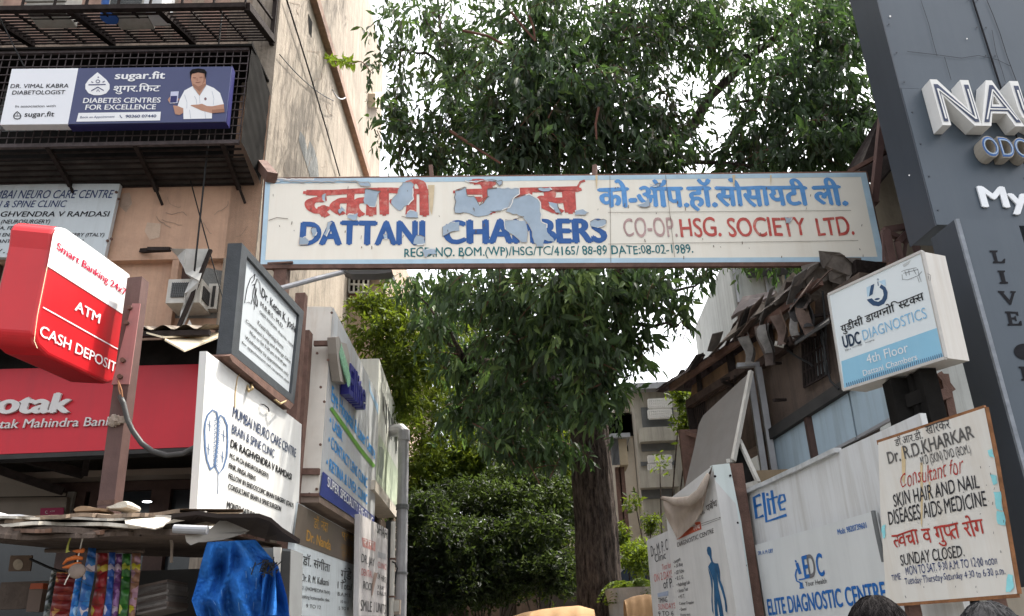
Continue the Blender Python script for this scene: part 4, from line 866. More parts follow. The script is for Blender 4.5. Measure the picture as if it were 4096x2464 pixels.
# ================================================================ street kiosk
ky = 4.35
PKF = vpl(400, 2100, ky, 88)
kz = PKF((400, 2100)).z
KR = PKF.r; KN = PKF.n
def kp(px, py, out=0.0): return PKF((px, py), out)
kl = kp(-350, 2120); kr = kp(1170, 2140)
ks_ = thing('kiosk', 'makeshift street kiosk with layered sheet roof at the lower left', 'kiosk', (kl.x+1, kl.y+.6, 0))
def kb(mb, px0, px1, o0, o1, z0, z1):
    a = kp(px0, 2130); b = kp(px1, 2130); a = Vector((a.x, a.y, 0)); b = Vector((b.x, b.y, 0))
    return mb.prism([a+KN*o0+Vector((0, 0, z0)), b+KN*o0+Vector((0, 0, z0)), b+KN*o0+Vector((0, 0, z1)), a+KN*o0+Vector((0, 0, z1))], KN*(o1-o0))
kb_ = MB(); kb(kb_, -350, 780, -1.55, -1.5, 0, kz-.1); build('back_wall', kb_, m_dark, ks_)
build('grey_panel', kb(MB(), 35, 190, -1.0, -.97, .0, kz-.22), m_greyw, ks_)
build('right_panel', kb(MB(), 690, 800, -.75, -.70, 0, kz-.14), m_greyw, ks_)
build('side_wall', kb(MB(), 790, 800, -1.5, -.45, 0, kz-.1), m_dark, ks_)
pt = MB(); kb(pt, 675, 698, -.7, -.6, 0, kz-.1); kb(pt, 165, 205, -.95, -.85, 0, kz-.1); kb(pt, -300, -270, -.1, 0, 0, kz-.06); build('post', pt, M('brown_post', (.05, .038, .032), .8), ks_)
build('header_board', kb(MB(), -350, 260, -.9, -.86, kz-.36, kz-.2), m_ply, ks_)
build('counter', kb(MB(), -350, 800, -.9, -.15, .9, .95), m_ply, ks_)
build('counter_front', kb(MB(), -350, 800, -.2, -.17, 0, .9), m_ply, ks_)
# sagging roof layers
def sheet(name, px0, px1, py0, py1, depth, mat, seed, curl=0.0, th=.012, jz=.012, back=.05, rag=14):
    r = random.Random(seed); ph = [r.uniform(0, 6) for _ in range(4)]
    n = 40; A = []; B = []
    for i in range(n+1):
        u = i/n; px = px0+(px1-px0)*u; py = py0+(py1-py0)*u + 5*math.sin(u*9+ph[0]) + 3*math.sin(u*23+ph[1]) - curl*max(0, u-.7)*90*0
        f = kp(px, py, .06+.03*math.sin(u*17+ph[2])+.02*r.uniform(-1, 1)); A.append(f)
        B.append(f - KN*depth + Vector((0, 0, back+.03*math.sin(u*6+ph[3]))))
    mb = MB(); k = 0
    for i in range(n): mb.prism([A[i], A[i+1], B[i+1], B[i]], (0, 0, -th)) if False else None
    V = []
    for P, dz in ((A, 0), (B, 0), (B, -th), (A, -th)): V.append([p+Vector((0, 0, dz)) for p in P])
    for j in range(4):
        k = len(mb.V); mb.V += V[j] + V[(j+1) % 4]
        for i in range(n): mb.Fc.append((k+i, k+i+1, k+n+2+i, k+n+1+i))
    return build(name, mb, mat, ks_)
sheet('roof_board', -380, 800, 2112, 2112, 1.5, m_ply, 1, th=.03)
sheet('roof_sheet', -380, 640, 2094, 2090, 1.3, M('cream_card', (.60, .55, .47), .8, .08, 4, streak=.2), 2, th=.018)
sheet('roof_sheet', -380, 735, 2075, 2063, 1.2, M('grey_card', (.42, .39, .34), .85, .12, 5, blotch=.3), 3, th=.012, back=.10)
sheet('roof_sheet', 20, 720, 2070, 2042, 1.0, M('brown_board', (.2, .15, .11), .85, .2, 5, blotch=.3), 4, th=.02, back=.13)
sheet('roof_strip', -380, 420, 2122, 2116, .3, M('wet_brown_strip', (.17, .10, .07), .4, .4, 10, streak=.4), 6, th=.02)
sheet('roof_pole', -380, 560, 2140, 2134, .06, m_ply, 9, th=.02)
mb = MB(); tri = [kp(*cV(*p), o) for p, o in (((1500, 900), .10), ((2230, 848), .02), ((2467, 820), -.1), ((2380, 865), .04), ((2100, 885), .10), ((1985, 945), .14), ((1955, 975), .16), ((1860, 1005), .17), ((1740, 985), .16), ((1510, 945), .13))]
build('torn_corner', mb.prism(tri, (0, .004, -.006)), M('pale_torn_card', (.62, .56, .47), .8, .1, 5, blotch=.2), ks_)
# right wing of the roof
Q = lambda p, o: kp(*cE(*p), o)
top = [Q((-40, 440), .12), Q((220, 410), .12), Q((430, 438), .16), Q((860, 436), .2), Q((985, 480), .2), Q((1100, 580), .2), Q((1282, 700), .17)]
bot = [Q((-40, 540), .0), Q((120, 520), .0), Q((320, 480), -.1), Q((620, 560), -.4), Q((720, 600), -.5), Q((930, 660), -.5), Q((1270, 706), .1)]
mb = MB(); n = len(top); mb.V += top+bot
for i in range(n-1): mb.Fc.append((i, i+1, n+i+1, n+i))
k_ = len(mb.V); mb.V += [p+Vector((0, 0, .02)) for p in top+bot]
for i in range(n-1): mb.Fc += [(k_+n+i, k_+n+i+1, k_+i+1, k_+i), (i, k_+i, k_+i+1, i+1), (n+i, n+i+1, k_+n+i+1, k_+n+i)]
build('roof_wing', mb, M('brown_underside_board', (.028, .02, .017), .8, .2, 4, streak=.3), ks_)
mb = MB().prism([Q(p, o) for p, o in (((95, 598), .06), ((320, 590), .05), ((480, 450), .02), ((760, 570), .03), ((690, 605), .08), ((500, 665), .08), ((300, 690), .07), ((235, 690), .07), ((160, 720), .07), ((118, 690), .06))], (0, .01, .0))
build('plastic_sheet', mb, M('beige_plastic', (.36, .33, .29), .6, .12, 4, blotch=.3), ks_)
build('roof_pipe', MB().tube([Q((-10, 552), .18), Q((335, 566), .18)], .022, 12), m_steelg, ks_)
# rubble and stones weighing the roof down
def lump(name, label, pts, o, mat, cat='stone', th=.14):
    c = [kp(*cV(*p), o) for p in pts]; t = MB(); n = len(c); cen = sum(c, Vector())/n
    A = c; B = [p.lerp(cen, .25)-KN*th for p in c]; A2 = [p.lerp(cen, .2)+KN*.04 for p in c]; t.loft(A, B); k = len(t.V); t.V += A2+A; t.Fc.append(tuple(range(k, k+n)))
    for i in range(n): j = (i+1) % n; t.Fc.append((k+i, k+j, k+n+j, k+n+i))
    return tag(build(name, t, mat, smooth=False), label, cat)
lump('stone', 'pale rounded stone slab lying on the kiosk roof', [(1282, 765), (1380, 735), (1450, 700), (1535, 678), (1585, 690), (1597, 730), (1580, 765), (1480, 782), (1340, 785)], -.25, M('pale_stone', (.46, .44, .38), .9, .15, 8, bump=.4))
lump('timber_offcut', 'brown weathered timber offcut lying flat on the kiosk roof', [(895, 790), (930, 762), (1000, 738), (1070, 740), (1200, 765), (1290, 770), (1270, 800), (1100, 810), (910, 818)], -.2, M('timber_brown', (.24, .17, .11), .85, .25, 8, streak=.4), 'timber')
mb = MB(); random.seed(21)
for i in range(26): c = kp(*cV(random.uniform(2140, 2460), random.uniform(815, 850)), -.3); r = random.uniform(.008, .02); mb.ell(c, r*1.5, r, r, 7, 5, .2)
o = build('rubble', mb, m_concrete); tag(o, 'grey crumbled rubble at the right end of the kiosk roof', 'rubble'); o['kind'] = 'stuff'
lump('white_sack', 'white plastic sack slumped at the left end of the kiosk roof', [(-200, 800), (-60, 795), (0, 812), (60, 835), (110, 850), (340, 848), (430, 860), (380, 872), (0, 876), (-200, 880)], .03, M('sack_white', (.72, .72, .74), .5, .06, 5), 'sack')
# ---- hanging strips of sachets
m_foil = {}
def foil(name, c1, c2, c3=None):
    m = bpy.data.materials.new(name); m.use_nodes = True; nt = m.node_tree; L = nt.links; b = nt.nodes['Principled BSDF']; b.inputs['Roughness'].default_value = .3
    tc = node(nt, 'ShaderNodeTexCoord'); v = node(nt, 'ShaderNodeTexVoronoi'); v.inputs['Scale'].default_value = 28; v.inputs['Randomness'].default_value = 1
    L.new(tc.outputs['Object'], v.inputs['Vector']); r = node(nt, 'ShaderNodeValToRGB'); cr = r.color_ramp; cr.interpolation = 'CONSTANT'
    cr.elements.new(.5); cr.elements[0].color = rgb(c1); cr.elements[1].position = .62; cr.elements[1].color = rgb(c2); cr.elements[2].position = .82; cr.elements[2].color = rgb(c3 or (.6, .55, .5))
    L.new(v.outputs['Color'], r.inputs[0]); L.new(r.outputs[0], b.inputs['Base Color']); return m
def strip(label, ptsL, ptsR, mat, o, nseg):
    """a hanging chain of flat sachets between two pixel edges"""
    top = kp(*ptsL[0], o); t = thing('sachet_strip', label, 'sachets', (top.x, top.y, 1.35), 'strips of sachets hanging in the kiosk')
    def edge(pts, u):
        u *= len(pts)-1; i = min(int(u), len(pts)-2); f = u-i; return (pts[i][0]+(pts[i+1][0]-pts[i][0])*f, pts[i][1]+(pts[i+1][1]-pts[i][1])*f)
    for k in range(nseg):
        u0 = k/nseg; u1 = (k+.985)/nseg; mb = MB()
        def fn(u, v, u0=u0, u1=u1):
            uu = u0+(u1-u0)*u; l = edge(ptsL, uu); r = edge(ptsR, uu); p = (l[0]+(r[0]-l[0])*v, l[1]+(r[1]-l[1])*v)
            return kp(p[0], p[1], o + .022*math.sin(math.pi*u)*math.sin(math.pi*v) + .006*math.sin(k*2.3))
        mb.grid(fn, 5, 5); build('sachet', mb, mat, t, smooth=True)
    return t
u_ = lambda pts: [cU(*p) for p in pts]
strip('dark foil sachet strip hanging leftmost of all in the kiosk', u_([(640, 610), (600, 800), (560, 1000), (520, 1250)]), u_([(700, 620), (690, 700), (650, 950), (610, 1250)]), foil('dark_foil', (.03, .04, .04), (.07, .08, .07), (.2, .2, .18)), -.5, 6)
strip('wide dark red sachet strip with gold bands at the left of the row', u_([(700, 640), (690, 720), (650, 950), (600, 1250)]), u_([(930, 640), (930, 720), (890, 950), (840, 1250)]), foil('maroon_foil', (.15, .012, .012), (.2, .03, .02), (.42, .2, .06)), -.42, 7)
strip('narrow glossy blue sachet strip just right of the wide red one', u_([(960, 640), (930, 720), (890, 950), (845, 1250)]), u_([(1020, 640), (1010, 720), (985, 900), (940, 1250)]), foil('blue_foil', (.01, .12, .42), (.02, .2, .55), (.3, .5, .75)), -.36, 5)
strip('broad blue sachet strip with pale pictures in the middle', u_([(1090, 340), (1075, 450), (1030, 650), (985, 950), (930, 1250)]), u_([(1185, 350), (1180, 500), (1155, 750), (1110, 950), (1070, 1250)]), foil('blue_picture_foil', (.015, .1, .33), (.03, .16, .4), (.5, .42, .45)), -.34, 5)
strip('bright red sachet strip with yellow spots right of the broad blue one', u_([(1200, 370), (1195, 650), (1160, 900), (1085, 1250)]), u_([(1325, 390), (1335, 550), (1300, 900), (1255, 1250)]), foil('red_foil', (.28, .015, .02), (.2, .03, .02), (.45, .33, .03)), -.38, 5)
strip('slim blue sachet strip right of the bright red one', u_([(1345, 400), (1330, 650), (1310, 900), (1265, 1250)]), u_([(1425, 400), (1410, 650), (1390, 900), (1370, 1250)]), foil('slim_blue_foil', (.015, .07, .3), (.03, .1, .35), (.5, .45, .55)), -.36, 5)
strip('speckled purple sachet strip beside the green one', u_([(1430, 415), (1412, 650), (1392, 900), (1372, 1250)]), u_([(1505, 415), (1495, 650), (1475, 900), (1440, 1250)]), foil('purple_foil', (.13, .04, .16), (.3, .16, .35), (.55, .42, .5)), -.37, 6)
strip('green sachet strip with yellow edge', u_([(1512, 415), (1502, 650), (1490, 900), (1450, 1250)]), u_([(1612, 415), (1605, 650), (1595, 900), (1560, 1250)]), foil('green_foil', (.015, .09, .012), (.03, .14, .02), (.4, .42, .05)), -.35, 5)
strip('mottled pink and yellow sachet strip hanging rightmost of all', u_([(1625, 410), (1620, 650), (1605, 900), (1580, 1250)]), u_([(1738, 410), (1730, 650), (1700, 900), (1655, 1250)]), foil('pink_yellow_foil', (.26, .13, .08), (.35, .2, .25), (.5, .42, .03)), -.36, 6)
rod = MB().tube([kp(*cU(560, 375), -.37), kp(*cU(1780, 385), -.37)], .012, 8); build('hanging_rod', rod, m_ply, ks_)
# ---- charm of chillies and a stone disc
ch = thing('chilli_charm', 'string charm of orange chillies and a grey stone disc hanging over the sachets', 'charm', kp(*cU(950, 690), -.05))
mb = MB()
for pts in (((775, 548), (830, 490), (930, 462), (1020, 475)), ((770, 585), (850, 575), (950, 545), (1000, 540)), ((900, 382), (960, 385), (1020, 378), (1040, 355))): mb.tube([kp(*cU(*p), -.05) for p in pts], [.004, .011, .013, .008], 8)
build('chilli', mb, M('orange_chilli', (.5, .13, .03), .4), ch, smooth=True)
build('stone_disc', MB().ell(kp(*cU(950, 630), -.04), .048, .02, .039, 14, 9), M('disc_stone', (.22, .17, .14), .8, .15, 20), ch, smooth=True)
build('thread', MB().tube([kp(*cU(*p), -.05) for p in ((1025, 205), (1005, 280), (985, 375), (960, 470), (950, 590))], .004, 5).tube([kp(*cU(*p), -.03) for p in ((890, 590), (860, 670), (820, 740), (795, 800))], .003, 5), m_paper, ch)
build('yellow_ribbon', MB().prism([kp(*cU(*p), -.06) for p in ((870, 190), (885, 195), (850, 290), (840, 370), (862, 388), (808, 405), (822, 320))], KN*-.004), M('lime_ribbon', (.38, .38, .08), .5), ch)
# ---- small things inside the kiosk
pc = board('framed_card', 'small brown card with a pale oval emblem pinned inside the kiosk', 'picture', Plane(PKF.p0-KN*.8, 88), [cU(128, 438), cU(398, 435), cU(372, 628), cU(102, 632)], .012, M('brown_card', (.11, .07, .045), .7, .2, 8))
build('pale_oval', shape(Plane(PKF.p0-KN*.8, 88), oval(cU(222, 550), 20, 22, 16), .003), M('cream_oval', (.3, .24, .17), .6, .3, 25), pc)
jr = thing('jar', 'square plastic jar with orange lid on the kiosk counter', 'jar', kp(*cU(430, 1120), -.7)); c = [kp(*cU(*p), -.7) for p in ((360, 850), (528, 850), (480, 1130), (318, 1130))]
build('glass', MB().prism(c, -KN*.12), M('jar_brown', (.13, .09, .07), .35), jr); build('lid', MB().prism([kp(*cU(*p), -.69) for p in ((380, 782), (532, 778), (524, 850), (362, 852))], -KN*.14), M('lid_orange', (.33, .07, .025), .4), jr)
nw = thing('newspaper_stack', 'slanting stack of grey newspapers inside the kiosk right of the sachets', 'newspapers', kp(*cU(1850, 1180), -.6)); random.seed(8)
mp = [M('newsprint_%s' % w, c, .9, .15, 10) for w, c in (('grey', (.2, .18, .17)), ('brown', (.16, .125, .11)), ('pale', (.27, .25, .235)))]
for k in range(11):
    y = 1110-k*30; s = 1+k*.02; j = random.uniform(-12, 12)
    mb = MB(); A = [kp(*cU(1690+j, y+62), -.5), kp(*cU(2060+j, y-20), -.5)]; mb.prism([A[0], A[1], A[1]+Vector((0, 0, .026)), A[0]+Vector((0, 0, .026))], -KN*.3); build('folded_paper', mb, mp[k % 3], nw)
tag(build('cord', MB().tube([kp(*cU(*p), -.6) for p in ((370, 480), (470, 525), (590, 580), (700, 620), (800, 640))], .008, 6), m_cable), 'black cord strung from the brown card to the sachets', 'cord')
tag(build('cord', MB().tube([kp(*cU(*p), -.3) for p in ((2095, 180), (2120, 290), (2118, 400), (2112, 525))], .008, 6), m_canvas), 'short brown cord dangling from the kiosk roof at right', 'cord')
# ---- blue tarpaulin
def tq(u, v):
    L = [(330, 690), (270, 900), (225, 1100), (170, 1290), (240, 1500)]; R = [(830, 665), (960, 820), (1060, 930), (1150, 1250), (1185, 1500)]
    def e(P): k = v*(len(P)-1); i = min(int(k), len(P)-2); f = k-i; return P[i][0]+(P[i+1][0]-P[i][0])*f, P[i][1]+(P[i+1][1]-P[i][1])*f
    l = e(L); r = e(R); p = cE(l[0]+(r[0]-l[0])*u, l[1]+(r[1]-l[1])*u)
    w = v**.6; f = .10*math.sin(u*11+v*2.2)*w + .05*math.sin(u*23-v*5)*w + .03*math.sin(v*9+u*5) + .16*math.exp(-((u-.33+.25*(v-.6))/.06)**2)*w - .10*v
    f += (.05*noise.noise(Vector((u*9, v*7, 1.7)))+.03*abs(noise.noise(Vector((u*21, v*17, 4.2)))))*w; return kp(p[0], p[1], .06+f)
tp_ = thing('tarpaulin', 'crumpled blue tarpaulin hanging under the right end of the kiosk roof', 'tarpaulin', kp(1000, 2464, -.2))
build('sheet', MB().grid(tq, 120, 90), m_tarp, tp_, smooth=True)
flp = MB()
def fq(u, v):
    p = cE(900-20*v+130*u+40*v*u, 1010+430*v+ -60*u*(1-v)); return kp(p[0], p[1], .0+.06*math.sin(u*7+v*3)+.02*v)
flp.grid(fq, 20, 20); build('loose_flap', flp, m_tarp, tp_, smooth=True)
def wr(*pts): return stroke_mb
cz = MB(); random.seed(17)
for i in range(9):
    u = random.uniform(.2, .75); v = random.uniform(.35, .9); l = random.uniform(.03, .1); du = random.uniform(-.3, .3); pts = [Vector(tq(u+du*l*k/3, v+l*k/3))+KN*.006 for k in range(4)]
    cz.tube(pts, random.uniform(.0008, .0018), 4)
build('crease', cz, M('scuffed_white', (.16, .3, .52), .6), tp_)
tg = MB(); random.seed(2)
for i in range(40): c = kp(*cE(960+random.gauss(0, 35), 940+random.gauss(0, 35)), .12); tg.tube([c, c+Vector((random.gauss(0, .01), random.gauss(0, .008), random.gauss(0, .012))), c+Vector((random.gauss(0, .018), random.gauss(0, .01), random.gauss(0, .02)))], .003, 4)
build('knotted_cord', tg, m_cable, tp_)
# clutter between kiosk and boards
cl = thing('counter_cabinet', 'grey cabinet behind the blue tarpaulin', 'cabinet', kp(*cE(1050, 1400), -1.0)); PCb = Plane(PKF.p0-KN*.9, 88)
build('body', slab(PCb, [cE(830, 740), cE(1190, 760), cE(1170, 1500), cE(830, 1500)], .3), m_greyw, cl); build('door', slab(Plane(PKF.p0-KN*.88, 88), [cE(1100, 780), cE(1185, 785), cE(1165, 1500), cE(1090, 1500)], .015), m_dark, cl); build('white_edge', slab(Plane(PKF.p0-KN*.87, 88), [cE(1010, 740), cE(1090, 745), cE(1070, 1100), cE(1020, 1100)], .015), m_acw, cl)
# ================================================================ grey clad shop building on the right
m_clad = M('slate_cladding', (.066, .085, .107), .4, .08, 1.2, streak=.3, stain=(.09, .11, .13), sscale=3, spec=.35)
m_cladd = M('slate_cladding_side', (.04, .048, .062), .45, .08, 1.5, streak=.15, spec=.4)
m_lw = M('letter_white', (.78, .77, .74), .4, .04, 6)
PNk = vpl(cI(480, 555)[0], cI(480, 555)[1], 6.8, 82)
nk = thing('clad_building', 'slate grey metal clad shop building with raised white letters at the right edge', 'building', (PNk(cI(715, 1420)).x+1, PNk(cI(715, 1420)).y+1, 0))
e = PNk(cI(480, 555)); zb = PNk(cJ(835, 68)).z; zseam = e.z
right = PNk.r; back = -PNk.n
def nb(mb, a0, a1, d0, d1, z0, z1):
    o = Vector((e.x, e.y, 0))
    return mb.prism([o+right*a0+back*d0+Vector((0, 0, z0)), o+right*a1+back*d0+Vector((0, 0, z0)), o+right*a1+back*d0+Vector((0, 0, z1)), o+right*a0+back*d0+Vector((0, 0, z1))], back*(d1-d0))
nd = .42
o = build('lower_cladding', nb(MB(), 0, 4.2, 0, nd, zb, zseam-.006), m_clad, nk)
o = build('upper_cladding', nb(MB(), 0, 4.2, .012, nd, zseam+.006, 13), m_clad, nk)
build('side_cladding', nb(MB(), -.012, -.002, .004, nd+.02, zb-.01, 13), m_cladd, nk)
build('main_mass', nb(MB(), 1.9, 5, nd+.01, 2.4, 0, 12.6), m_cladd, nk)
build('roof_projection', nb(MB(), -.16, -.015, .25, .6, zseam+1.72, zseam+1.8), m_cladd, nk)
cr = MB()
for pts in ([(1022, 0), (1060, 90), (1105, 210), (1150, 355), (1208, 510)], [(1055, 190), (1080, 330), (1120, 450), (1140, 520)], [(605, 0), (655, 150), (685, 270), (708, 355)], [(755, 360), (775, 430), (797, 505)], [(520, 325), (700, 345), (860, 367), (970, 350), (1090, 378), (1172, 418)]):
    stroke(PNk, [cI(*p) for p in pts], 1.6 if pts[0][0] != 1022 else 2.6, .003, cr)
build('crack', cr, m_black, nk)
jt = MB()
for x in (1.05, 2.1): jt.bar(Vector((e.x, e.y, 0))+right*x+PNk.n*.002+Vector((0, 0, zb)), Vector((e.x, e.y, 0))+right*x+PNk.n*.002+Vector((0, 0, 12.9)), .012, .012)
build('panel_joint', jt, m_black, nk); fx_ = MB()
for k in range(9):
    for x in (.05, 1.0, 1.1): c = Vector((e.x, e.y, zb+.15+k*.36))+right*x; fx_.tube([c, c+PNk.n*.006], .009, 7)
build('fixing', fx_, m_cladd, nk)
mb = MB()
for p, r in (((412, 102), 4), ((897, 244), 3), ((532, 1107), 3)): shape(PNk, oval(cI(*p), r, r, 8), .003, mb)
build('rivet', mb, m_lw, nk)
lines(nk, PNk, [('NAU', cI(740, 778), cI(1480, 790), 178, {'bold': .03, 'ext': .15, 'off': .155})], m_lw, 'raised_lettering')
lines(nk, PNk, [('NAU', cI(752, 768), cI(1472, 780), 160, {'bold': -.005, 'off': .159})], M('navy_inlay', (.05, .065, .12), .4), 'letter_inlay')
lines(nk, PNk, [('NAU', cI(763, 758), cI(1461, 770), 140, {'bold': -.032, 'off': .163})], m_lw, 'letter_core')
lines(nk, PNk, [('ODO', cI(1010, 985), cI(1320, 1000), 82, {'bold': .025, 'ext': .12, 'off': .125})], M('tan_letter_side', (.42, .38, .32), .5, .1, 6), 'small_raised_lettering')
lines(nk, PNk, [('ODO', cI(1014, 981), cI(1316, 996), 78, {'bold': .012, 'off': .13})], M('mid_blue_face', (.04, .13, .37), .4, .1, 6), 'letter_face')
lines(nk, PNk, [('ODO', cI(1022, 974), cI(1308, 989), 70, {'bold': -.022, 'off': .134})], M('pale_blue_core', (.35, .45, .56), .4, .1, 6), 'letter_core')
lines(nk, PNk, [('My', cI(995, 1304), cI(1300, 1310), 84, {'bold': .035, 'off': .02, 'ext': .015})], M('white_vinyl', (.8, .82, .84), .35), 'white_lettering')
# ---- column with the vertical word
PLv = vpl(cJ(960, 30)[0], cJ(960, 30)[1], 6.1, 82)
lc = thing('sign_column', 'slate grey column with black serif letters running down it', 'column', (PLv(cJ(1320, 1484)).x, PLv(cJ(1320, 1484)).y, 0))
a = PLv(cJ(960, 30)); w = (PLv(cJ(1395, 40))-a).dot(PLv.r); o = Vector((a.x, a.y, 0))
PLs = Plane(a, -8); dpt = abs((PLs(cJ(790, 160))-a).dot(PLs.u))
ob = build('front_cladding', MB().prism([o, o+PLv.r*w, o+PLv.r*w+Vector((0, 0, a.z)), o+Vector((0, 0, a.z))], -PLv.n*dpt), m_clad, lc)
build('side_cladding', MB().prism([o-PLv.r*.003+PLv.n*-.012, o-PLv.r*.003-PLv.n*dpt, o-PLv.r*.003-PLv.n*dpt+Vector((0, 0, a.z)), o-PLv.r*.003-PLv.n*.012+Vector((0, 0, a.z))], -PLv.r*.008), m_cladd, lc)
build('corner_trim', MB().bar(o+PLv.r*.004+PLv.n*.004+Vector((0, 0, .02)), o+PLv.r*.004+PLv.n*.004+Vector((0, 0, a.z-.005)), .03, .03), M('worn_edge', (.24, .26, .29), .4, .25, 12), lc)
mb = MB()
def gl(polys):
    for p in polys: shape(PLv, [cJ(*q) for q in p], .004, mb)
gl([[(1198, 250), (1256, 250), (1254, 262), (1242, 266), (1258, 328), (1284, 328), (1302, 308), (1310, 308), (1308, 340), (1222, 340), (1224, 328), (1234, 326), (1216, 264), (1200, 262)]])
gl([[(1255, 392), (1308, 392), (1308, 402), (1298, 406), (1314, 470), (1330, 474), (1330, 485), (1270, 485), (1270, 474), (1284, 470), (1268, 406), (1255, 402)]])
gl([[(1258, 535), (1305, 538), (1304, 548), (1296, 550), (1340, 600), (1358, 552), (1345, 548), (1346, 537), (1385, 539), (1384, 548), (1376, 552), (1352, 634), (1340, 634), (1270, 550), (1259, 546)]])
gl([[(1308, 680), (1400, 684), (1404, 712), (1394, 712), (1384, 696), (1346, 695), (1352, 724), (1372, 724), (1376, 714), (1384, 714), (1392, 750), (1384, 750), (1378, 738), (1356, 738), (1362, 768), (1402, 768), (1414, 748), (1424, 748), (1430, 781), (1328, 781), (1326, 770), (1338, 767), (1322, 696), (1309, 692)]])
gl([oval(cJ(1440, 968), 1, 1, 3)]) if False else None
shape(PLv, oval(cJ(1445, 966), 42, 32, 24, .15, 60, 300), .004, mb)
gl([[(1404, 1070), (1470, 1072), (1470, 1084), (1456, 1088), (1476, 1160), (1500, 1160), (1500, 1172), (1424, 1170), (1424, 1158), (1436, 1156), (1420, 1086), (1405, 1082)]])
build('serif_lettering', mb, m_black, lc)
# ================================================================ old stained house on the right of the lane
PO = vpl(cX(1860, 1030)[0], cX(1860, 1030)[1], 9.5, -20)
oh = thing('old_house', 'old soot stained brown house with ragged roof and barred window on the right', 'house', (PO(cM(1000, 1100)).x+1, PO(cM(1000, 1100)).y, 0))
m_orange = M('sooty_orange_plaster', (.25, .15, .085), .9, .2, 2.0, streak=.55, stain=(.05, .04, .032), blotch=.55, bump=.4, bscale=1.6)
m_oldd = M('sooty_dark_wall', (.115, .085, .068), .9, .25, 2.2, streak=.6, stain=(.035, .03, .028), blotch=.45, bump=.4)
m_beigew = M('stained_beige_wall', (.30, .26, .20), .9, .12, 2.2, streak=.3, stain=(.12, .1, .08), blotch=.35, bump=.4)
def opoly(pts, th=.25, off=0.0): return slab(PO, [cM(*p) for p in pts], th, off)
build('upper_wall', opoly([(575, 770), (1340, 240), (1340, 395), (1200, 500), (920, 680), (560, 890)]), m_orange, oh)
build('lower_wall', opoly([(600, 866), (920, 682), (1200, 502), (1342, 397), (1345, 240), (1620, 60), (1620, 1700), (1040, 1700), (1040, 1110), (640, 1330)], .25, -.004), m_oldd, oh)
build('dark_end', opoly([(575, 890), (640, 850), (640, 1500), (560, 1500)], .2, -.1), m_brownw, oh)
lg = MB(); lg.bar(PO(cM(1035, 1108), .06), PO(cM(1640, 715), .06), .13, .12); build('ledge', lg, m_dark, oh)
rl = MB(); rl.bar(PO(cM(555, 885), .08), PO(cM(925, 655), .08), .1); rl.bar(PO(cM(555, 915), .05), PO(cM(925, 690), .05), .04); rl.bar(PO(cM(1000, 640), .06), PO(cM(1215, 485), .06), .10); rl.bar(PO(cM(1215, 480), .06), PO(cM(1440, 340), .06), .06)
build('timber_rail', rl, M('old_timber', (.07, .048, .04), .9, .4, 8, streak=.4), oh)
ps = MB()
for p, q, w in (((805, 540), (835, 740), .08), ((612, 680), (632, 870), .06), ((555, 880), (590, 1080), .09), ((1055, 390), (1078, 590), .06), ((1225, 260), (1265, 440), .035)): ps.bar(PO(cM(*p), .05), PO(cM(*q), .05), w)
build('timber_post', ps, m_grille, oh)
bl = MB()
for k in range(8): x = 572+k*11; bl.bar(PO(cM(x, 905-k*7), .04), PO(cM(x+12, 1050-k*12), .04), .018)
build('balustrade', bl, m_grille, oh)
wd = [(1262, 505), (1402, 412), (1436, 690), (1275, 782)]
wn_ = build('window', slab(Plane(PO.p0+PO.n*.012, -20), [cM(*p) for p in wd], .03), m_matt_black, oh)
pn = MB()
for k in range(3): x = 1330+k*30; pn.poly([PO(cM(*p), .02) for p in ((x, 480-k*22), (x+24, 464-k*22), (x+44, 700-k*18), (x+22, 716-k*18))])
build('pane', pn, M('milky_pane', (.25, .28, .29), .25, .4, 4), wn_)
bs = MB()
for k in range(9): t = k/8; bs.bar(PO(cM(1262+140*t, 505-93*t), .06), PO(cM(1275+161*t, 782-92*t), .06), .02)
for t in (0, .33, .66, 1): bs.bar(PO(cM(1262+13*t, 505+277*t), .06), PO(cM(1402+34*t, 412+278*t), .06), .018)
build('bar', bs, m_grille, wn_)
hd = MB().prism([PO(cM(*p), o) for p, o in (((1225, 470), .02), ((1430, 335), .02), ((1432, 360), .35), ((1215, 500), .35))], (0, 0, -.03)); build('window_hood', hd, m_dark, oh)
# ragged roof edge
def ragged(path, o0, o1, h, n, seed, name, mat, par):
    r = random.Random(seed); P = [PO(cM(*p)) for p in path]
    def at(u): u *= len(P)-1; i = min(int(u), len(P)-2); return P[i].lerp(P[i+1], u-i)
    mb = MB(); nv = 6; J = [[(r.uniform(-1, 1), r.uniform(-1, 1)) for _ in range(nv+1)] for _ in range(n+1)]
    def fn(u, v):
        i = round(u*n); j = round(v*nv); p = at(u); q = J[i][j]
        return p + PO.n*(o1+(o0-o1)*v + .13*q[0]) + Vector((.05*q[1], 0, h*math.sin(v*math.pi*.75)*(1+.8*q[1]) - .08*(1-v)*(1+q[0]) + .05*q[1]))
    mb.grid(fn, n, nv); return build(name, mb, mat, par)
ragged([(425, 775), (600, 668), (790, 545), (930, 455)], -.9, .22, .16, 46, 5, 'roof', M('rotten_roof', (.06, .042, .042), .9, .5, 14, blotch=.5), oh)
eb_ = MB().bar(PO(cM(440, 785), .2), PO(cM(960, 430), .2), .05, .09).bar(PO(cM(960, 430), .2), PO(cM(1380, 120), .2), .05, .08); build('eave_board', eb_, m_rust, oh)
build('roof_slab', slab(Plane(PO.p0-PO.n*.5, -20), [cM(430, 760), cM(1600, -20), cM(1600, 60), cM(440, 800)], 1.5), m_grille, oh)
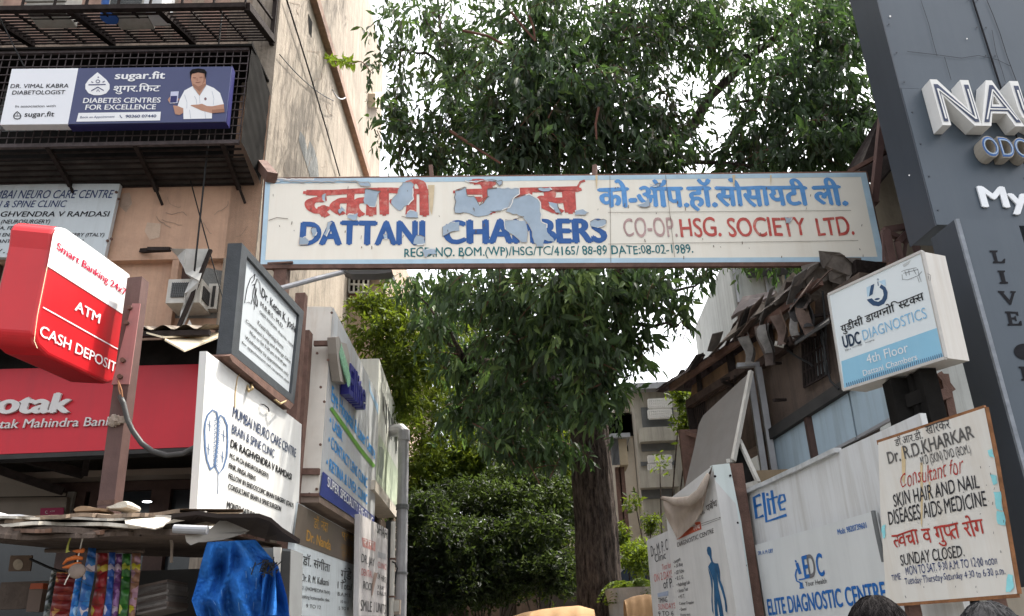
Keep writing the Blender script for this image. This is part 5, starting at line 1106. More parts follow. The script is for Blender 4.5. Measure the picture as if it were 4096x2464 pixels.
tarp_ = ragged([(880, 460), (980, 395), (1080, 320), (1190, 240), (1290, 165), (1370, 95)], -.5, .28, .22, 40, 9, 'roof_tarp', M('ragged_roof_tarp', (.19, .165, .145), .85, .4, 8, blotch=.4), oh)
r_ = random.Random(77); sm = [M('scrap_'+w, c, .85, .35, 8, blotch=.4) for w, c in (('brown', (.085, .066, .058)), ('grey', (.17, .16, .15)), ('black', (.045, .042, .042)), ('rust', (.12, .085, .07)))]
for k in range(34):
    u = r_.random(); x = 450+900*u; y = 760-590*u+r_.uniform(-22, 14); c = PO(cM(x, y), r_.uniform(-.2, .3)); a = r_.uniform(-.5, .3); l = r_.uniform(.12, .4); w = r_.uniform(.08, .25)
    e1 = (PO.r*math.cos(a)+Vector((0, 0, -math.sin(a)+.45)))*l; e2 = (PO.n*.7+Vector((0, 0, -r_.uniform(.1, .8))))*w; build('roof_scrap', MB().prism([c, c+e1*r_.uniform(.8, 1.1), c+e1+e2*r_.uniform(.7, 1.3), c+e1*.1+e2], (0, 0, .012)), sm[k % 4], oh)
for k in range(9):
    x = r_.uniform(900, 1330); y = 450-(x-900)*.68+20; c = PO(cM(x, y), .32); l = r_.uniform(.15, .5); n_ = 6; mb_ = MB()
    mb_.grid(lambda u, v, c=c, l=l, k=k: c+PO.r*(.22*(u-.5)*(1-.4*v))+Vector((0, 0, -l*v))+PO.n*(.04*math.sin(u*6+k)+.03*math.sin(v*5+k)), 8, 6); build('hanging_rag', mb_, sm[(k+1) % 4], oh)
bk = MB()
for a_, b_ in (((755, 735), (845, 712)), ((845, 712), (840, 745)), ((760, 742), (830, 770)), ((1090, 505), (1210, 483)), ((1125, 510), (1200, 560)), ((1265, 375), (1340, 400)), ((1290, 340), (1445, 320)), ((1085, 860), (1160, 858)), ((1050, 632), (1130, 630))): bk.bar(PO(cM(*a_), .25), PO(cM(*b_), .05), .03)
build('iron_bracket', bk, m_grille, oh)
tl = thing('tube_lamp', 'short pale tube lamp on an iron bracket on the old brown house wall', 'lamp', PO(cM(1120, 505), .2)); build('tube', MB().tube([PO(cM(1092, 505), .28), PO(cM(1150, 520), .2)], .03, 8), m_acw, tl); build('holder', MB().bar(PO(cM(1150, 520), .2), PO(cM(1180, 545), .05), .04), m_grille, tl)
for i, pts in enumerate(([(1230, 250), (1245, 340), (1262, 440)], [(1130, 520), (1230, 590), (1310, 630), (1330, 650)], [(1390, 180), (1410, 400), (1400, 600), (1440, 740), (1490, 790)], [(1380, 420), (1405, 560), (1412, 700)])):
    tag(build('hanging_wire', MB().tube([PO(cM(*p), .1+.03*i) for p in pts], .012, 6), m_cable), ['short black wire hanging from the ragged roof tarp', 'black wire running from the tube lamp bracket to the barred window', 'thick black cable curling below the ragged tarp beside the blue and white sign', 'thin black cable in front of the barred window'][i], 'wire')
# beige wall and roof end behind the right end of the society board
PBk = vpl(3500, 800, 9.3, 84)
build('beige_wall', slab(PBk, [cI(270, 1300), cI(325, 1060), cI(520, 820), cI(800, 820), cI(800, 2000), cI(270, 2000)], .1), m_beigew, oh)
build('roof_end', MB().prism([PBk(cI(*p), o) for p, o in (((140, 1092), .1), ((350, 735), .15), ((560, 640), .3), ((560, 900), .5), ((450, 1040), .45), ((330, 1185), .35), ((210, 1098), .3))], (0, 0, .04)), m_grille, oh)
build('roof_batten', MB().bar(PBk(cI(150, 1088), .35), PBk(cI(440, 930), .5), .05), m_rust, oh)
st = thing('steel_strut', 'leaning red brown steel strut beside the right end of the society board', 'strut', PDt(cI(305, 1290), -.25)); build('shaft', MB().bar(PDt(cI(372, 640), -.15), PDt(cI(306, 1290), -.12), .08), m_pole, st); build('base_plate', MB().bar(PDt(cI(300, 1285), -.12), PDt(cI(330, 1285), -.12), .12, .02), m_rust, st)
# frame of angle irons
fr = thing('steel_trestle', 'open frame of rusty angle irons between the society board and the blue white sign', 'trestle', PDt(cJ(560, 330), .2)); mb = MB()
PFm = vpl(cJ(560, 200)[0], cJ(560, 200)[1], 7.7, 80)
for a_, b_, w in (((452, 108), (672, 72), .06), ((460, 110), (510, 345), .075), ((490, 130), (620, 190), .05), ((545, 195), (660, 75), .06), ((620, 85), (592, 310), .035), ((640, 80), (690, 260), .07), ((545, 190), (575, 330), .06), ((445, 130), (450, 330), .02)): mb.bar(PFm(cJ(*a_)), PFm(cJ(*b_), -.05), w)
build('angle_iron', mb, m_pole, fr); build('foot', MB().bar(PFm(cJ(500, 345)), Vector((PFm(cJ(500, 345)).x, PFm(cJ(500, 345)).y, 0)), .08), m_rust, fr)
# pale blue panels below the ledge
m_bluep = M('pale_blue_panel', (.36, .45, .51), .5, .08, 1.5, streak=.4, stain=(.2, .22, .22), blotch=.15, sscale=5)
for i, (q, lab) in enumerate((([(1070, 1118), (1290, 968), (1335, 1238), (1110, 1360)], 'pale blue panel left of the dark divider post under the stained ledge'), ([(1315, 950), (1545, 795), (1600, 1100), (1368, 1222)], 'pale blue panel right of the first dark divider post under the ledge'), ([(1555, 790), (1900, 580), (1960, 900), (1610, 1095)], 'pale blue panel behind the legs of the blue and white sign'))):
    p = board('wall_panel', lab, 'panel', Plane(PO.p0+PO.n*.06, -20), [cM(*a) for a in q], .05, m_bluep, 'pale blue panels under the stained ledge')
    build('trim', MB().bar(PO(cM(*q[3]), .08), PO(cM(*q[2]), .08), .03), m_steelg, p)
dv = MB(); 
for a_, b_ in (((1302, 955), (1352, 1232)), ((1050, 1110), (1090, 1375))): dv.bar(PO(cM(*a_), .06), PO(cM(*b_), .06), .09)
build('divider_post', dv, m_brownw, oh)
# ================================================================ long white clinic hoarding
PEl = vpl(cX(2130, 1250)[0], cX(2130, 1250)[1], 6.5, -14)
ew = thing('clinic_hoarding', 'long white streaked hoarding with blue brush lettering along the right side of the lane', 'hoarding', (PEl(cL(1300, 1484)).x, PEl(cL(1300, 1484)).y, 0))
bl_, br_ = PEl(cL(895, 410)), PEl(cL(2500, -250)); zb0 = 1.2
poly = [cL(895, 412), cL(1110, 318), cL(1400, 182), cL(1600, 88), cL(1760, 12), cL(2500, -330), cL(2900, 1484), cL(1050, 1484)]
q = [PEl(p) for p in poly]; q[-1] = Vector((q[0].x, q[0].y, .3)); q[-2] = Vector((q[-3].x, q[-3].y, .3))
build('panel', MB().prism(q, -PEl.n*.05), m_white2, ew)
build('left_edge', MB().bar(Vector((q[0].x, q[0].y, .3))+PEl.n*.004, q[0]+PEl.n*.004, .03), m_acw, ew)
md = MB()
for a_, b_ in (((900, 400), (1110, 306)), ((1110, 310), (1395, 176)), ((1395, 180), (1770, 0))): md.bar(PEl(cL(*a_), .01), PEl(cL(*b_), .01), .07, .04)
build('top_moulding', md, M('grey_moulding', (.48, .49, .49), .6, .2, 6, streak=.4), ew)
mb = MB(); m_br = M('brush_blue', (.03, .15, .42), .5, .25, 14)
def br(pts, w=20): stroke(PEl, [cL(*p) for p in pts], w*.447, .004, mb)
br([(1075, 400), (1018, 425), (1042, 610), (1105, 585)], 26); br([(1030, 505), (1085, 485)], 20); br([(1100, 380), (1130, 640), (1310, 580)], 26); br([(1140, 430), (1162, 580)], 24); br([(1136, 385), (1140, 410)], 22)
br([(1175, 360), (1205, 570)], 24); br([(1150, 445), (1230, 415)], 16); br([(1240, 480), (1298, 452), (1285, 400), (1250, 405), (1238, 470), (1258, 535), (1300, 525)], 22)
build('brush_lettering', mb, m_br, ew)
PEb = Plane(PEl.p0+PEl.n*.05, -14)
eb2 = board('flex_banner', 'pale diagnostic centre flex banner with blue microscope emblem on the white hoarding', 'banner', PEb, [cL(1028, 850), cL(2085, 548), cL(2180, 1000), cL(2260, 1500), cL(1130, 1500)], .03, M('cool_white_flex', (.62, .64, .635), .4, .04, 1.5, streak=.1))
m_db = M('diagnostic_blue', (.015, .13, .42), .4, .12, 12)
lines(eb2, PEb, [('EDC', cL(1470, 1150), cL(1500, 1143), 1)], m_db) if False else None
lines(eb2, PEb, [('E', cL(1472, 1150), cL(1530, 1135), 88), ('C', cL(1592, 1132), cL(1655, 1118), 88)], m_db, 'emblem_lettering', bold=.03)
lines(eb2, PEb, [('D', cL(1515, 1145), cL(1580, 1122), 90)], M('emblem_grey', (.16, .16, .17), .4), 'emblem_lettering', bold=.03)
lines(eb2, PEb, [('ELITE DIAGNOSTIC CENTRE', cL(1150, 1476), cL(2215, 1352), 62)], m_db, 'heading_lettering', bold=.03)
lines(eb2, PEb, [('Your Health', cL(1480, 1220), cL(1672, 1190), 20, {'bold': -.002})], m_black, 'tagline_lettering')
lines(eb2, PEb, [('Mob: 9820739601', cL(1770, 758), cL(2028, 695), 22), ('DR. A. M. DEY', cL(1058, 940), cL(1192, 915), 15)], m_db, 'phone_lettering', bold=.015)
mb = MB(); 
def em(pts, w): stroke(PEb, [cL(*p) for p in pts], w*.447, .005, mb)
em([(1400, 1010), (1432, 1110)], 26); em([(1388, 985), (1395, 1005)], 14); em([(1400, 1065), (1388, 1120), (1400, 1170), (1440, 1190)], 12); em([(1420, 1160), (1475, 1150)], 12); em([(1440, 1185), (1442, 1225)], 28); em([(1425, 1235), (1465, 1228)], 14)
build('microscope_emblem', mb, m_db, eb2)
build('rolled_edge', MB().tube([PEb(cL(2085, 548), .02), PEb(cL(2098, 620), .03), PEb(cL(2130, 780), .03), PEb(cL(2180, 1000), .02)], .018, 8), m_greyw, eb2)
# ================================================================ sign with the blue body figure
PSg = vpl(cL(720, 600)[0], cL(720, 600)[1], 8.3, -24)
sg = thing('body_sign', 'weathered diagnostic sign with blue human figure half covered by torn canvas', 'sign', (PSg(cL(700, 1484)).x, PSg(cL(700, 1484)).y, 0))
f_ = [cL(200, 590), cL(645, 140), cL(655, 135), cL(870, 1500), cL(380, 1500)]; q = [PSg(p) for p in f_]
pq_ = [PSg(cL(222, 470)), PSg(cL(648, 140)), PSg(cL(870, 1500)), PSg(cL(325, 1500))]
build('panel', MB().prism(pq_, -PSg.n*.2), M('pale_grey_flex', (.56, .55, .53), .45, .06, 1.2, streak=.2), sg)
PSe = Plane(PSg(cL(650, 135)), 70)
build('end_strip', MB().prism([PSe(cL(*p), .004) for p in ((648, 135), (800, 118), (905, 640), (1030, 1500), (868, 1500), (745, 640))], -PSe.n*.05), M('mint_white_strip', (.60, .66, .64), .45, .04, 2, streak=.1), sg)
sw = MB()
for p in ((668, 236), (805, 230), (748, 660), (868, 652), (806, 1040), (940, 1034), (720, 605)): c = PSe(cL(*p), .006); sw.tube([c, c+PSe.n*.012], .012, 7)
build('screw', sw, m_black, sg)
lines(sg, PSg, [('ल. पबॅथ', cL(535, 590), cL(692, 500), 24), ('DIAGNOSTIC CENTRE', cL(335, 868), cL(660, 740), 17)], M('charcoal_paint', (.06, .05, .05), .5, .4, 16), 'charcoal_lettering', bold=.008)
mb = shape(PSg, [cL(*p) for p in ((325, 725), (490, 680), (490, 645), (540, 640), (550, 708), (480, 735), (330, 805))], .003); build('red_stripe', mb, M('orange_red_block', (.5, .11, .06), .5, .3, 8), sg)
lines(sg, PSg, [('लेब', cL(478, 722), cL(538, 700), 16)], m_lw, 'stripe_lettering', off=.006)
mb = MB(); stroke(PSg, [cL(545, 660), cL(715, 602)], 1.4, .004, mb); stroke(PSg, [cL(550, 678), cL(718, 616)], 1.4, .004, mb); build('rule', mb, m_faded, sg)
m_bodyb = M('figure_blue', (.02, .09, .19), .45, .3, 6)
mb = MB()
shape(PSg, [cL(*p) for p in ((602, 868), (618, 862), (632, 874), (638, 900), (640, 960), (652, 1000), (668, 1012), (698, 1014), (702, 1060), (690, 1110), (694, 1160), (700, 1230), (715, 1300), (735, 1400), (750, 1500), (716, 1500), (700, 1400), (694, 1350), (690, 1400), (700, 1500), (672, 1500), (664, 1380), (662, 1290), (660, 1200), (652, 1160), (628, 1090), (608, 1044), (626, 1012), (636, 1000), (620, 950), (604, 930), (597, 895))], .004, mb)
build('figure_body', mb, m_bodyb, sg)
mb = MB()
shape(PSg, [cL(*p) for p in ((606, 1048), (622, 1085), (645, 1150), (650, 1210), (646, 1300), (650, 1400), (658, 1468), (645, 1440), (638, 1350), (640, 1240), (630, 1160))], .0055, mb)
shape(PSg, [cL(*p) for p in ((700, 1020), (712, 1080), (716, 1160), (740, 1220), (765, 1320), (778, 1400), (778, 1455), (764, 1440), (756, 1350), (730, 1260), (700, 1170), (692, 1110))], .0055, mb)
build('figure_arm', mb, m_bodyb, sg)
lines(sg, PSg, [('• Sonography', cL(300, 1020), cL(362, 985), 13), ('• X-Ray', cL(310, 1060), cL(385, 1030), 14), ('• 2D Echo', cL(312, 1115), cL(395, 1090), 14), ('• E.C.G.', cL(318, 1165), cL(392, 1148), 14), ('• Pathology Lab', cL(330, 1222), cL(445, 1195), 14), ('• Stress Test', cL(338, 1275), cL(430, 1255), 13), ('• P.F.T.', cL(345, 1330), cL(402, 1318), 14), ('Colour Doppler', cL(352, 1385), cL(485, 1372), 11), ('• Dental', cL(356, 1440), cL(415, 1432), 12), ('Home visit', cL(362, 1484), cL(450, 1480), 10)], m_faded, 'list_lettering', bold=.004)
cn = MB()
def cq(u, v):
    t = [(648, 135), (572, 300), (452, 420), (330, 440), (198, 420)]; b = [(642, 180), (560, 545), (492, 650), (335, 802), (228, 590)]
    def e(P): k = u*4; i = min(int(k), 3); f = k-i; return P[i][0]+(P[i+1][0]-P[i][0])*f, P[i][1]+(P[i+1][1]-P[i][1])*f
    a = e(t); c = e(b); p = (a[0]+(c[0]-a[0])*v, a[1]+(c[1]-a[1])*v); return PSg(cL(*p), .02+.012*math.sin(u*19+v*5)+.014*math.sin(u*7-v*9)+.05*(1-v)*math.sin(u*math.pi)+.03*v*v)
cn.grid(cq, 60, 30)
build('torn_canvas', cn, M('torn_canvas_beige', (.33, .27, .22), .85, .15, 5, streak=.3), sg, smooth=True)
rl_ = MB().tube([PSg(cL(200, 430), .1), PSg(cL(330, 462), .14), PSg(cL(450, 455), .16), PSg(cL(540, 380), .12), PSg(cL(612, 215), .08)], [.02, .045, .05, .045, .02], 10); build('canvas_roll', rl_, m_canvas, sg, smooth=True)
pb_ = MB(); a_ = PSe(cL(850, 130), -.12); pb_.bar((a_.x, a_.y, 0), a_, .13); build('post', pb_, m_rust, sg)
# ---- far notice board with red rows
PFr = vpl(cL(66, 900)[0], cL(66, 900)[1], 9.7, -22)
fb_ = board('notice_board', 'far grey white notice board with red and black rows beside the body figure sign', 'sign board', PFr, [cL(60, 806), cL(345, 680), cL(420, 1500), cL(118, 1500)], .06, M('grey_white_notice', (.55, .54, .53), .5, .06, 2, streak=.2))
lines(fb_, PFr, [('Dr. M. P. C', cL(102, 955), cL(252, 890), 42), ('Clinic', cL(135, 1005), cL(232, 970), 30), ('of P.', cL(212, 1240), cL(300, 1225), 36), ('TIMING', cL(165, 1370), cL(245, 1358), 20), ('9 TO 6', cL(165, 1484), cL(300, 1480), 18)], m_faded, 'grey_lettering')
lines(fb_, PFr, [('Test for', cL(198, 1075), cL(280, 1048), 22), ('ON 2 DAYS', cL(128, 1180), cL(295, 1138), 30), ('SUNDAYS', cL(165, 1428), cL(318, 1415), 22)], mr, 'red_lettering')
lines(fb_, PFr, [('CALL', cL(296, 968), cL(360, 950), 30)], m_letterw, 'box_lettering', off=.007) if False else None
build('red_box', shape(PFr, [cL(*p) for p in ((295, 925), (352, 910), (356, 958), (300, 972))], .003), M('red_box_paint', (.5, .06, .04), .5), fb_)
build('blue_block', shape(PFr, [cL(*p) for p in ((155, 1282), (252, 1258), (254, 1302), (158, 1316))], .003), M('pale_blue_block', (.33, .38, .48), .5), fb_)
le = MB(); a_ = PFr(cL(120, 1500), -.05); le.bar(a_, (a_.x, a_.y, 0), .06); a_ = PFr(cL(400, 1500), -.05); le.bar(a_, (a_.x, a_.y, 0), .06); build('post', le, m_rust, fb_)
# ================================================================ big tilted grey sheet
A_ = atY(*cM(828, 1240), 8.9); B_ = atY(*cM(940, 682), 9.15); C_ = atY(*cM(528, 1422), 9.7)
PT2 = tilted(A_, B_, C_)
gs = thing('tilted_board', 'large bare grey metal board tilted over above the torn canvas', 'board', C_)
build('sheet', slab(PT2, [cM(*p) for p in ((645, 955), (940, 680), (828, 1240), (525, 1425), (590, 1150), (618, 1010))], .03), M('bare_grey_sheet', (.21, .195, .18), .6, .1, 2.5, streak=.3, blotch=.3, stain=(.19, .16, .14), bscale=2), gs)
build('white_edge', MB().bar(PT2(cM(943, 680), .005), PT2(cM(832, 1240), .005), .045), m_acw, gs)
ss = MB(); c1 = atY(*cM(990, 1375), 8.75); ss.bar(PT2(cM(870, 1110), -.05), c1, .04); ss.bar(PT2(cM(835, 1238), -.03), atY(*cM(800, 1238), 8.8), .04); ss.bar(c1, atY(*cM(905, 1400), 8.85), .05); build('stay', ss, m_acw, gs)
ts_ = MB().poly([PT2(cM(862, 1125), -.06), c1+Vector((0, .03, 0)), atY(*cM(890, 1390), 8.9), PT2(cM(835, 1235), -.06)]); build('dark_sheet', ts_.prism([PT2(cM(862, 1125), -.08), c1+Vector((0, .05, 0)), atY(*cM(890, 1390), 8.95), PT2(cM(835, 1235), -.08)], (0, .02, 0)), m_matt_black, gs)
gp = thing('grey_post', 'pair of thin grey vertical posts behind the tilted grey board', 'post', (A_.x+.2, A_.y+.3, 0)); mb = MB()
for p in ((985, 640), (935, 700)): a_ = atY(*cM(*p), 9.4); mb.bar((a_.x, a_.y, 0), a_, .07)
build('shaft', mb, m_steelg, gp); a_ = atY(*cM(960, 640), 9.4); build('cap', MB().bar(a_-Vector((.2, 0, 0)), a_+Vector((.15, 0, 0)), .08, .05), m_steelg, gp)
cb_ = MB(); a_ = atY(*cL(990, 390), 9.2); cb_.box((a_.x-.25, a_.y, 0), (a_.x+.5, a_.y+.1, a_.z+.25)); tag(build('tan_wall', cb_, M('tan_plaster', (.33, .25, .16), .85, .1, 3, streak=.3)), 'small tan plastered wall piece behind the white hoarding', 'wall')
wb = MB(); a_ = atY(*cM(540, 1060), 10.4)
for x in (522, 575): p = atY(*cM(x, 1050), 10.4); wb.bar((p.x, p.y, 0), p, .12)
wb.bar(atY(*cM(522, 1060), 10.4), atY(*cM(610, 1085), 10.2), .05); tag(build('timber_post', wb, m_rust), 'pair of brown timber posts left of the tilted grey board', 'posts')
# ================================================================ blue and white diagnostics box sign
PU = vpl(cJ(722, 258)[0], cJ(722, 258)[1], 5.65, -25.5)
u_TL, u_TR, u_BR, u_BL = cJ(62, 563), cJ(722, 258), cJ(888, 1010), cJ(168, 1236)
ud = thing('box_sign', 'white and sky blue diagnostics box sign jutting from the slate column', 'sign', PU(cJ(600, 1150)))
q = [PU(p) for p in (u_TL, u_TR, u_BR, u_BL)]
PUs = Plane(q[1], 64.5); depth = abs((PUs(cJ(885, 300))-q[1]).dot(PUs.u)); bk_ = -PU.n*depth
m_case = M('dirty_white_casing', (.58, .56, .52), .45, .06, 2, streak=.3, stain=(.33, .25, .17))
build('casing', MB().prism([p-PU.n*.004 for p in q], bk_), m_case, ud)
build('face', MB().prism([PU(cJ(*p), .0) for p in ((66, 570), (722, 266), (880, 1006), (172, 1228))], PU.n*.004), M('cool_white_acrylic', (.70, .75, .76), .3, .03, 1.5), ud)
ed = MB()
for i in range(4): ed.bar(q[i], q[(i+1) % 4], .022, .022)
build('edge_trim', ed, M('aluminium_trim', (.5, .48, .45), .4, .1, 8), ud)
m_skyb = M('sky_blue_acrylic', (.26, .51, .67), .35, .04, 2, streak=.12, stain=(.45, .62, .72))
build('blue_band', shape(PU, [cJ(*p) for p in ((150, 1034), (842, 792), (880, 1000), (172, 1226))], .006), m_skyb, ud)
tk = MB()
for i in range(48):
    t = i/47; x = 190+(872-190)*t; y = 1216-(1216-1000)*t; stroke(PU, [cJ(x-3, y-28+14*t*0), cJ(x+2, y)], 2.4, .010, tk)
build('tick_row', tk, m_navy, ud)
lines(ud, PU, [('युडीसी डायग्नोस्टिक्स'.replace('ग्नो', 'ग~नो').replace('स्टि', 'िस~ट').replace('क्स', 'क~स'), cJ(152, 832), cJ(738, 597), 26)], m_black, 'hindi_lettering', bold=.012, off=.009)
lines(ud, PU, [('UDC', cJ(168, 940), cJ(292, 905), 46, {'bold': .035})], M('ink_navy', (.02, .04, .075), .4, .2, 20), 'bold_lettering', off=.009)
lines(ud, PU, [('DIAGNOSTICS', cJ(308, 886), cJ(758, 726), 40, {'bold': -.006})], M('pale_blue_letters', (.22, .47, .68), .4, .15, 12), 'thin_lettering', off=.009)
lines(ud, PU, [('pathology', cJ(232, 938), cJ(300, 915), 5), ('imaging', cJ(320, 906), cJ(384, 884), 5), ('2011', cJ(176, 962), cJ(218, 952), 6)], m_black, 'small_lettering', off=.009)
lines(ud, PU, [('4th Floor', cJ(335, 1052), cJ(628, 965), 36, {'bold': -.002}), ('Dattani Chambers', cJ(308, 1138), cJ(690, 1020), 22, {'bold': .004})], m_letterw, 'floor_lettering', off=.011)
mb = MB()
ring = [cJ(*p) for p in ((432, 490), (462, 510), (478, 545), (474, 590), (452, 628), (415, 645), (375, 640), (346, 618), (330, 598), (366, 588), (384, 606), (412, 614), (438, 596), (450, 565), (444, 530), (420, 512))]
shape(PU, ring, .006, mb); shape(PU, [cJ(*p) for p in ((360, 498), (384, 486), (372, 560), (346, 576), (352, 540))], .006, mb); shape(PU, oval(cJ(404, 594), 11, 4, 14, -.2), .006, mb); stroke(PU, [cJ(408, 470), cJ(412, 500)], 3, .006, mb); stroke(PU, oval(cJ(409, 455), 3, 3, 10), 1.4, .006, mb, closed=True)
build('ring_emblem', mb, M('emblem_navy', (.035, .075, .15), .4), ud)
mb = shape(PU, [cJ(*p) for p in ((328, 512), (358, 498), (348, 570), (334, 580))], .0052); shape(PU, [cJ(*p) for p in ((415, 470), (462, 455), (466, 505), (440, 490))], .0052, mb); build('emblem_tint', mb, M('emblem_pale', (.45, .62, .74), .4), ud)
mb = MB()
for pts in ([(575, 400), (600, 390), (680, 372), (690, 385), (590, 412)], [(580, 420), (582, 455), (620, 458), (690, 430), (720, 400)], [(690, 380), (700, 430), (715, 470), (700, 475), (690, 440)], [(760, 415), (782, 425), (780, 462), (768, 465), (765, 430)], [(600, 395), (610, 430)], [(625, 392), (632, 425)], [(660, 385), (680, 420)]): stroke(PU, [cJ(*p) for p in pts], 1.5, .008, mb)
build('scribble', mb, m_faded, ud)
build('tape_patch', shape(PU, [cJ(*p) for p in ((583, 352), (640, 318), (628, 345), (592, 368))], .006), M('tape_grey', (.5, .52, .51), .5), ud)
lg = MB()
for p, w in (((545, 1190), .16), ((660, 1150), .07), ((740, 1120), .12)): a_ = PU(cJ(*p), -depth*.5); lg.bar((a_.x, a_.y, 0), a_+Vector((0, 0, .02)), w)
lg.bar(PU(cJ(640, 1320), -depth*.5), PU(cJ(800, 1260), -depth*.5), .1); build('support_leg', lg, m_matt_black, ud)
# brick red post and diagonal steel behind
rp = thing('trestle', 'red brown steel trestle standing behind the legs of the blue and white sign', 'trestle', (2.9, 6.3, 0)); mb = MB(); PTr = vpl(cJ(780, 1200)[0], cJ(780, 1200)[1], 6.15, 82)
for a_, b_, w in (((720, 1140), (800, 1500), .1), ((830, 1120), (930, 1250), .05), ((870, 1130), (940, 1484), .06), ((690, 1330), (900, 1260), .08), ((760, 1290), (880, 1440), .03)): mb.bar(PTr(cJ(*a_)), PTr(cJ(*b_)), w)
build('angle_iron', mb, m_rust, rp); a_ = PTr(cJ(800, 1500)); build('foot', MB().bar(a_, (a_.x, a_.y, 0), .1), m_rust, rp)
# ================================================================ hand painted skin doctor board
PKh = vpl(cK(930, 50)[0], cK(930, 50)[1], 5.2, -27)
kh = board('hand_painted_board', 'rusty edged white skin doctor board with grey black and red hand lettering', 'sign board', PKh, [cK(*p) for p in ((193, 293), (930, 52), (1000, 400), (1155, 1330), (760, 1362), (247, 1402), (238, 1200), (210, 800))], .03, M('old_white_enamel', (.66, .64, .59), .45, .05, 1.6, streak=.25, stain=(.45, .33, .2), blotch=.12, sscale=4))
ed = MB(); 
for a_, b_ in (((932, 52), (1002, 400)), ((1002, 400), (1158, 1330)), ((247, 1404), (1157, 1336)), ((193, 294), (930, 54))): ed.bar(PKh(cK(*a_), -.012), PKh(cK(*b_), -.012), .022, .034)
build('rusty_rim', ed, M('orange_rust', (.24, .11, .05), .85, .35, 14), kh)
lines(kh, PKh, [('डॉ.आर.डी.', cK(312, 318), cK(500, 262), 26, {'bold': .0}), ('खारकर', cK(525, 238), cK(692, 192), 34)], m_faded, 'hindi_lettering', wob=.06)
lines(kh, PKh, [('Dr. R.D.KHARKAR', cK(265, 438), cK(858, 260), 48)], M('grey_faded_letters', (.11, .105, .1), .5, .55, 14), 'name_lettering', bold=.02, wob=.05)
lines(kh, PKh, [('M D (SKIN) DVD (BOM.)', cK(490, 445), cK(832, 365), 34)], m_faded, 'degree_lettering', wob=.08)
m_kred = M('sign_red_script', (.40, .045, .035), .5, .25, 16)
lines(kh, PKh, [('Consultant for', cK(345, 602), cK(778, 492), 58, {'shear': .25, 'bold': -.008})], m_kred, 'script_lettering', wob=.12)
lines(kh, PKh, [('SKIN HAIR AND NAIL', cK(302, 732), cK(892, 602), 50), ('DISEASES AIDS MEDICINE', cK(268, 856), cK(942, 726), 54), ('SUNDAY CLOSED.', cK(350, 1136), cK(788, 1076), 44)], M('sign_black', (.03, .03, .035), .5, .35, 16), 'black_lettering', shear=.1, bold=.008, wob=.07)
lines(kh, PKh, [('त्वचा व गुप्त रोग'.replace('त्व', 'त~व').replace('प्त', 'प~त'), cK(300, 1012), cK(932, 916), 52)], m_kred, 'red_hindi_lettering', bold=.014, wob=.08)
lines(kh, PKh, [('MON TO SAT. 9·30 A.M. TO 12·00 noon', cK(385, 1200), cK(1012, 1126), 32), ('TIME', cK(288, 1242), cK(350, 1232), 24), ('Tuesday·Thursday·Saturday 4·30 to 6·30 p.m.', cK(378, 1266), cK(1068, 1196), 26)], m_navy, 'timing_lettering', shear=.08, wob=.1)
mb = MB(); random.seed(31)
for pts in ([(945, 345), (975, 335), (995, 400), (960, 390)], [(960, 510), (1005, 520), (1012, 570), (985, 585)], [(985, 632), (1035, 628), (1040, 720), (1050, 760), (1005, 745)], [(1008, 760), (1055, 770), (1065, 860), (1015, 850)], [(1085, 1195), (1118, 1205), (1125, 1290), (1100, 1320), (1070, 1320)], [(218, 870), (245, 855), (240, 945), (225, 950)]): shape(PKh, jag(pts, 4, cK), .005, mb)
build('aqua_flake', mb, M('aqua_under_paint', (.26, .62, .66), .6, .2, 6, blotch=.3, stain=(.7, .7, .68)), kh)
mb = MB()
for x, y0, y1, w in ((365, 320, 580, 34), (490, 430, 880, 22), (545, 560, 700, 14)): shape(PKh, [cK(x-w*.4, y0), cK(x+w*.4, y0), cK(x+w*.5, (y0+y1)/2), cK(x+w*.25, y1), cK(x-w*.2, y1-30)], .0025, mb)
build('rust_wash', mb, M('tea_stain', (.60, .47, .28), .6, .12, 8), kh)
mb = MB()
for i in range(50): x = random.uniform(260, 1080); y = random.uniform(330, 1370); stroke(PKh, [cK(x, y), cK(x+random.uniform(-10, 10), y+random.uniform(4, 22))], random.uniform(1, 2.6), .0075, mb)
build('scratch', mb, m_faded, kh)
lg = MB(); a_ = PKh(cK(420, 1380), -.08); lg.bar((a_.x, a_.y, 0), a_+Vector((0, 0, .3)), .08); a_ = PKh(cK(1000, 1350), -.08); lg.bar((a_.x, a_.y, 0), a_+Vector((0, 0, .3)), .08); build('post', lg, m_rust, kh)
# cream panels below the board
PCr = Plane(PKh.p0-PKh.n*.35, -27)
cp = board('cream_panel', 'cream painted sheet panels standing below the hand painted skin doctor board', 'panel', PCr, [cK(385, 1370), cK(1250, 1280), cK(1400, 1700), cK(400, 1700)], .05, M('cream_sheet', (.53, .49, .42), .55, .07, 2, streak=.25))
mb = MB(); stroke(PCr, [cN(1140, 335), cN(1185, 565)], 1.6, .003, mb); stroke(PCr, [cN(1640, 300), cN(1660, 430), cN(1640, 565)], 1.4, .003, mb); build('seam', mb, m_dark, cp)
build('leg', MB().bar(PCr(cK(500, 1500), -.1), (PCr(cK(500, 1500)).x, PCr(cK(500, 1500)).y+.1, 0), .08), m_rust, cp)
build('dark_stain', shape(PCr, [cN(840, 385), cN(1050, 345), cN(1045, 460), cN(1000, 500), cN(860, 600)], .002), M('brownish_smear', (.29, .26, .21), .7, .15, 8), cp)
from mathutils import noise
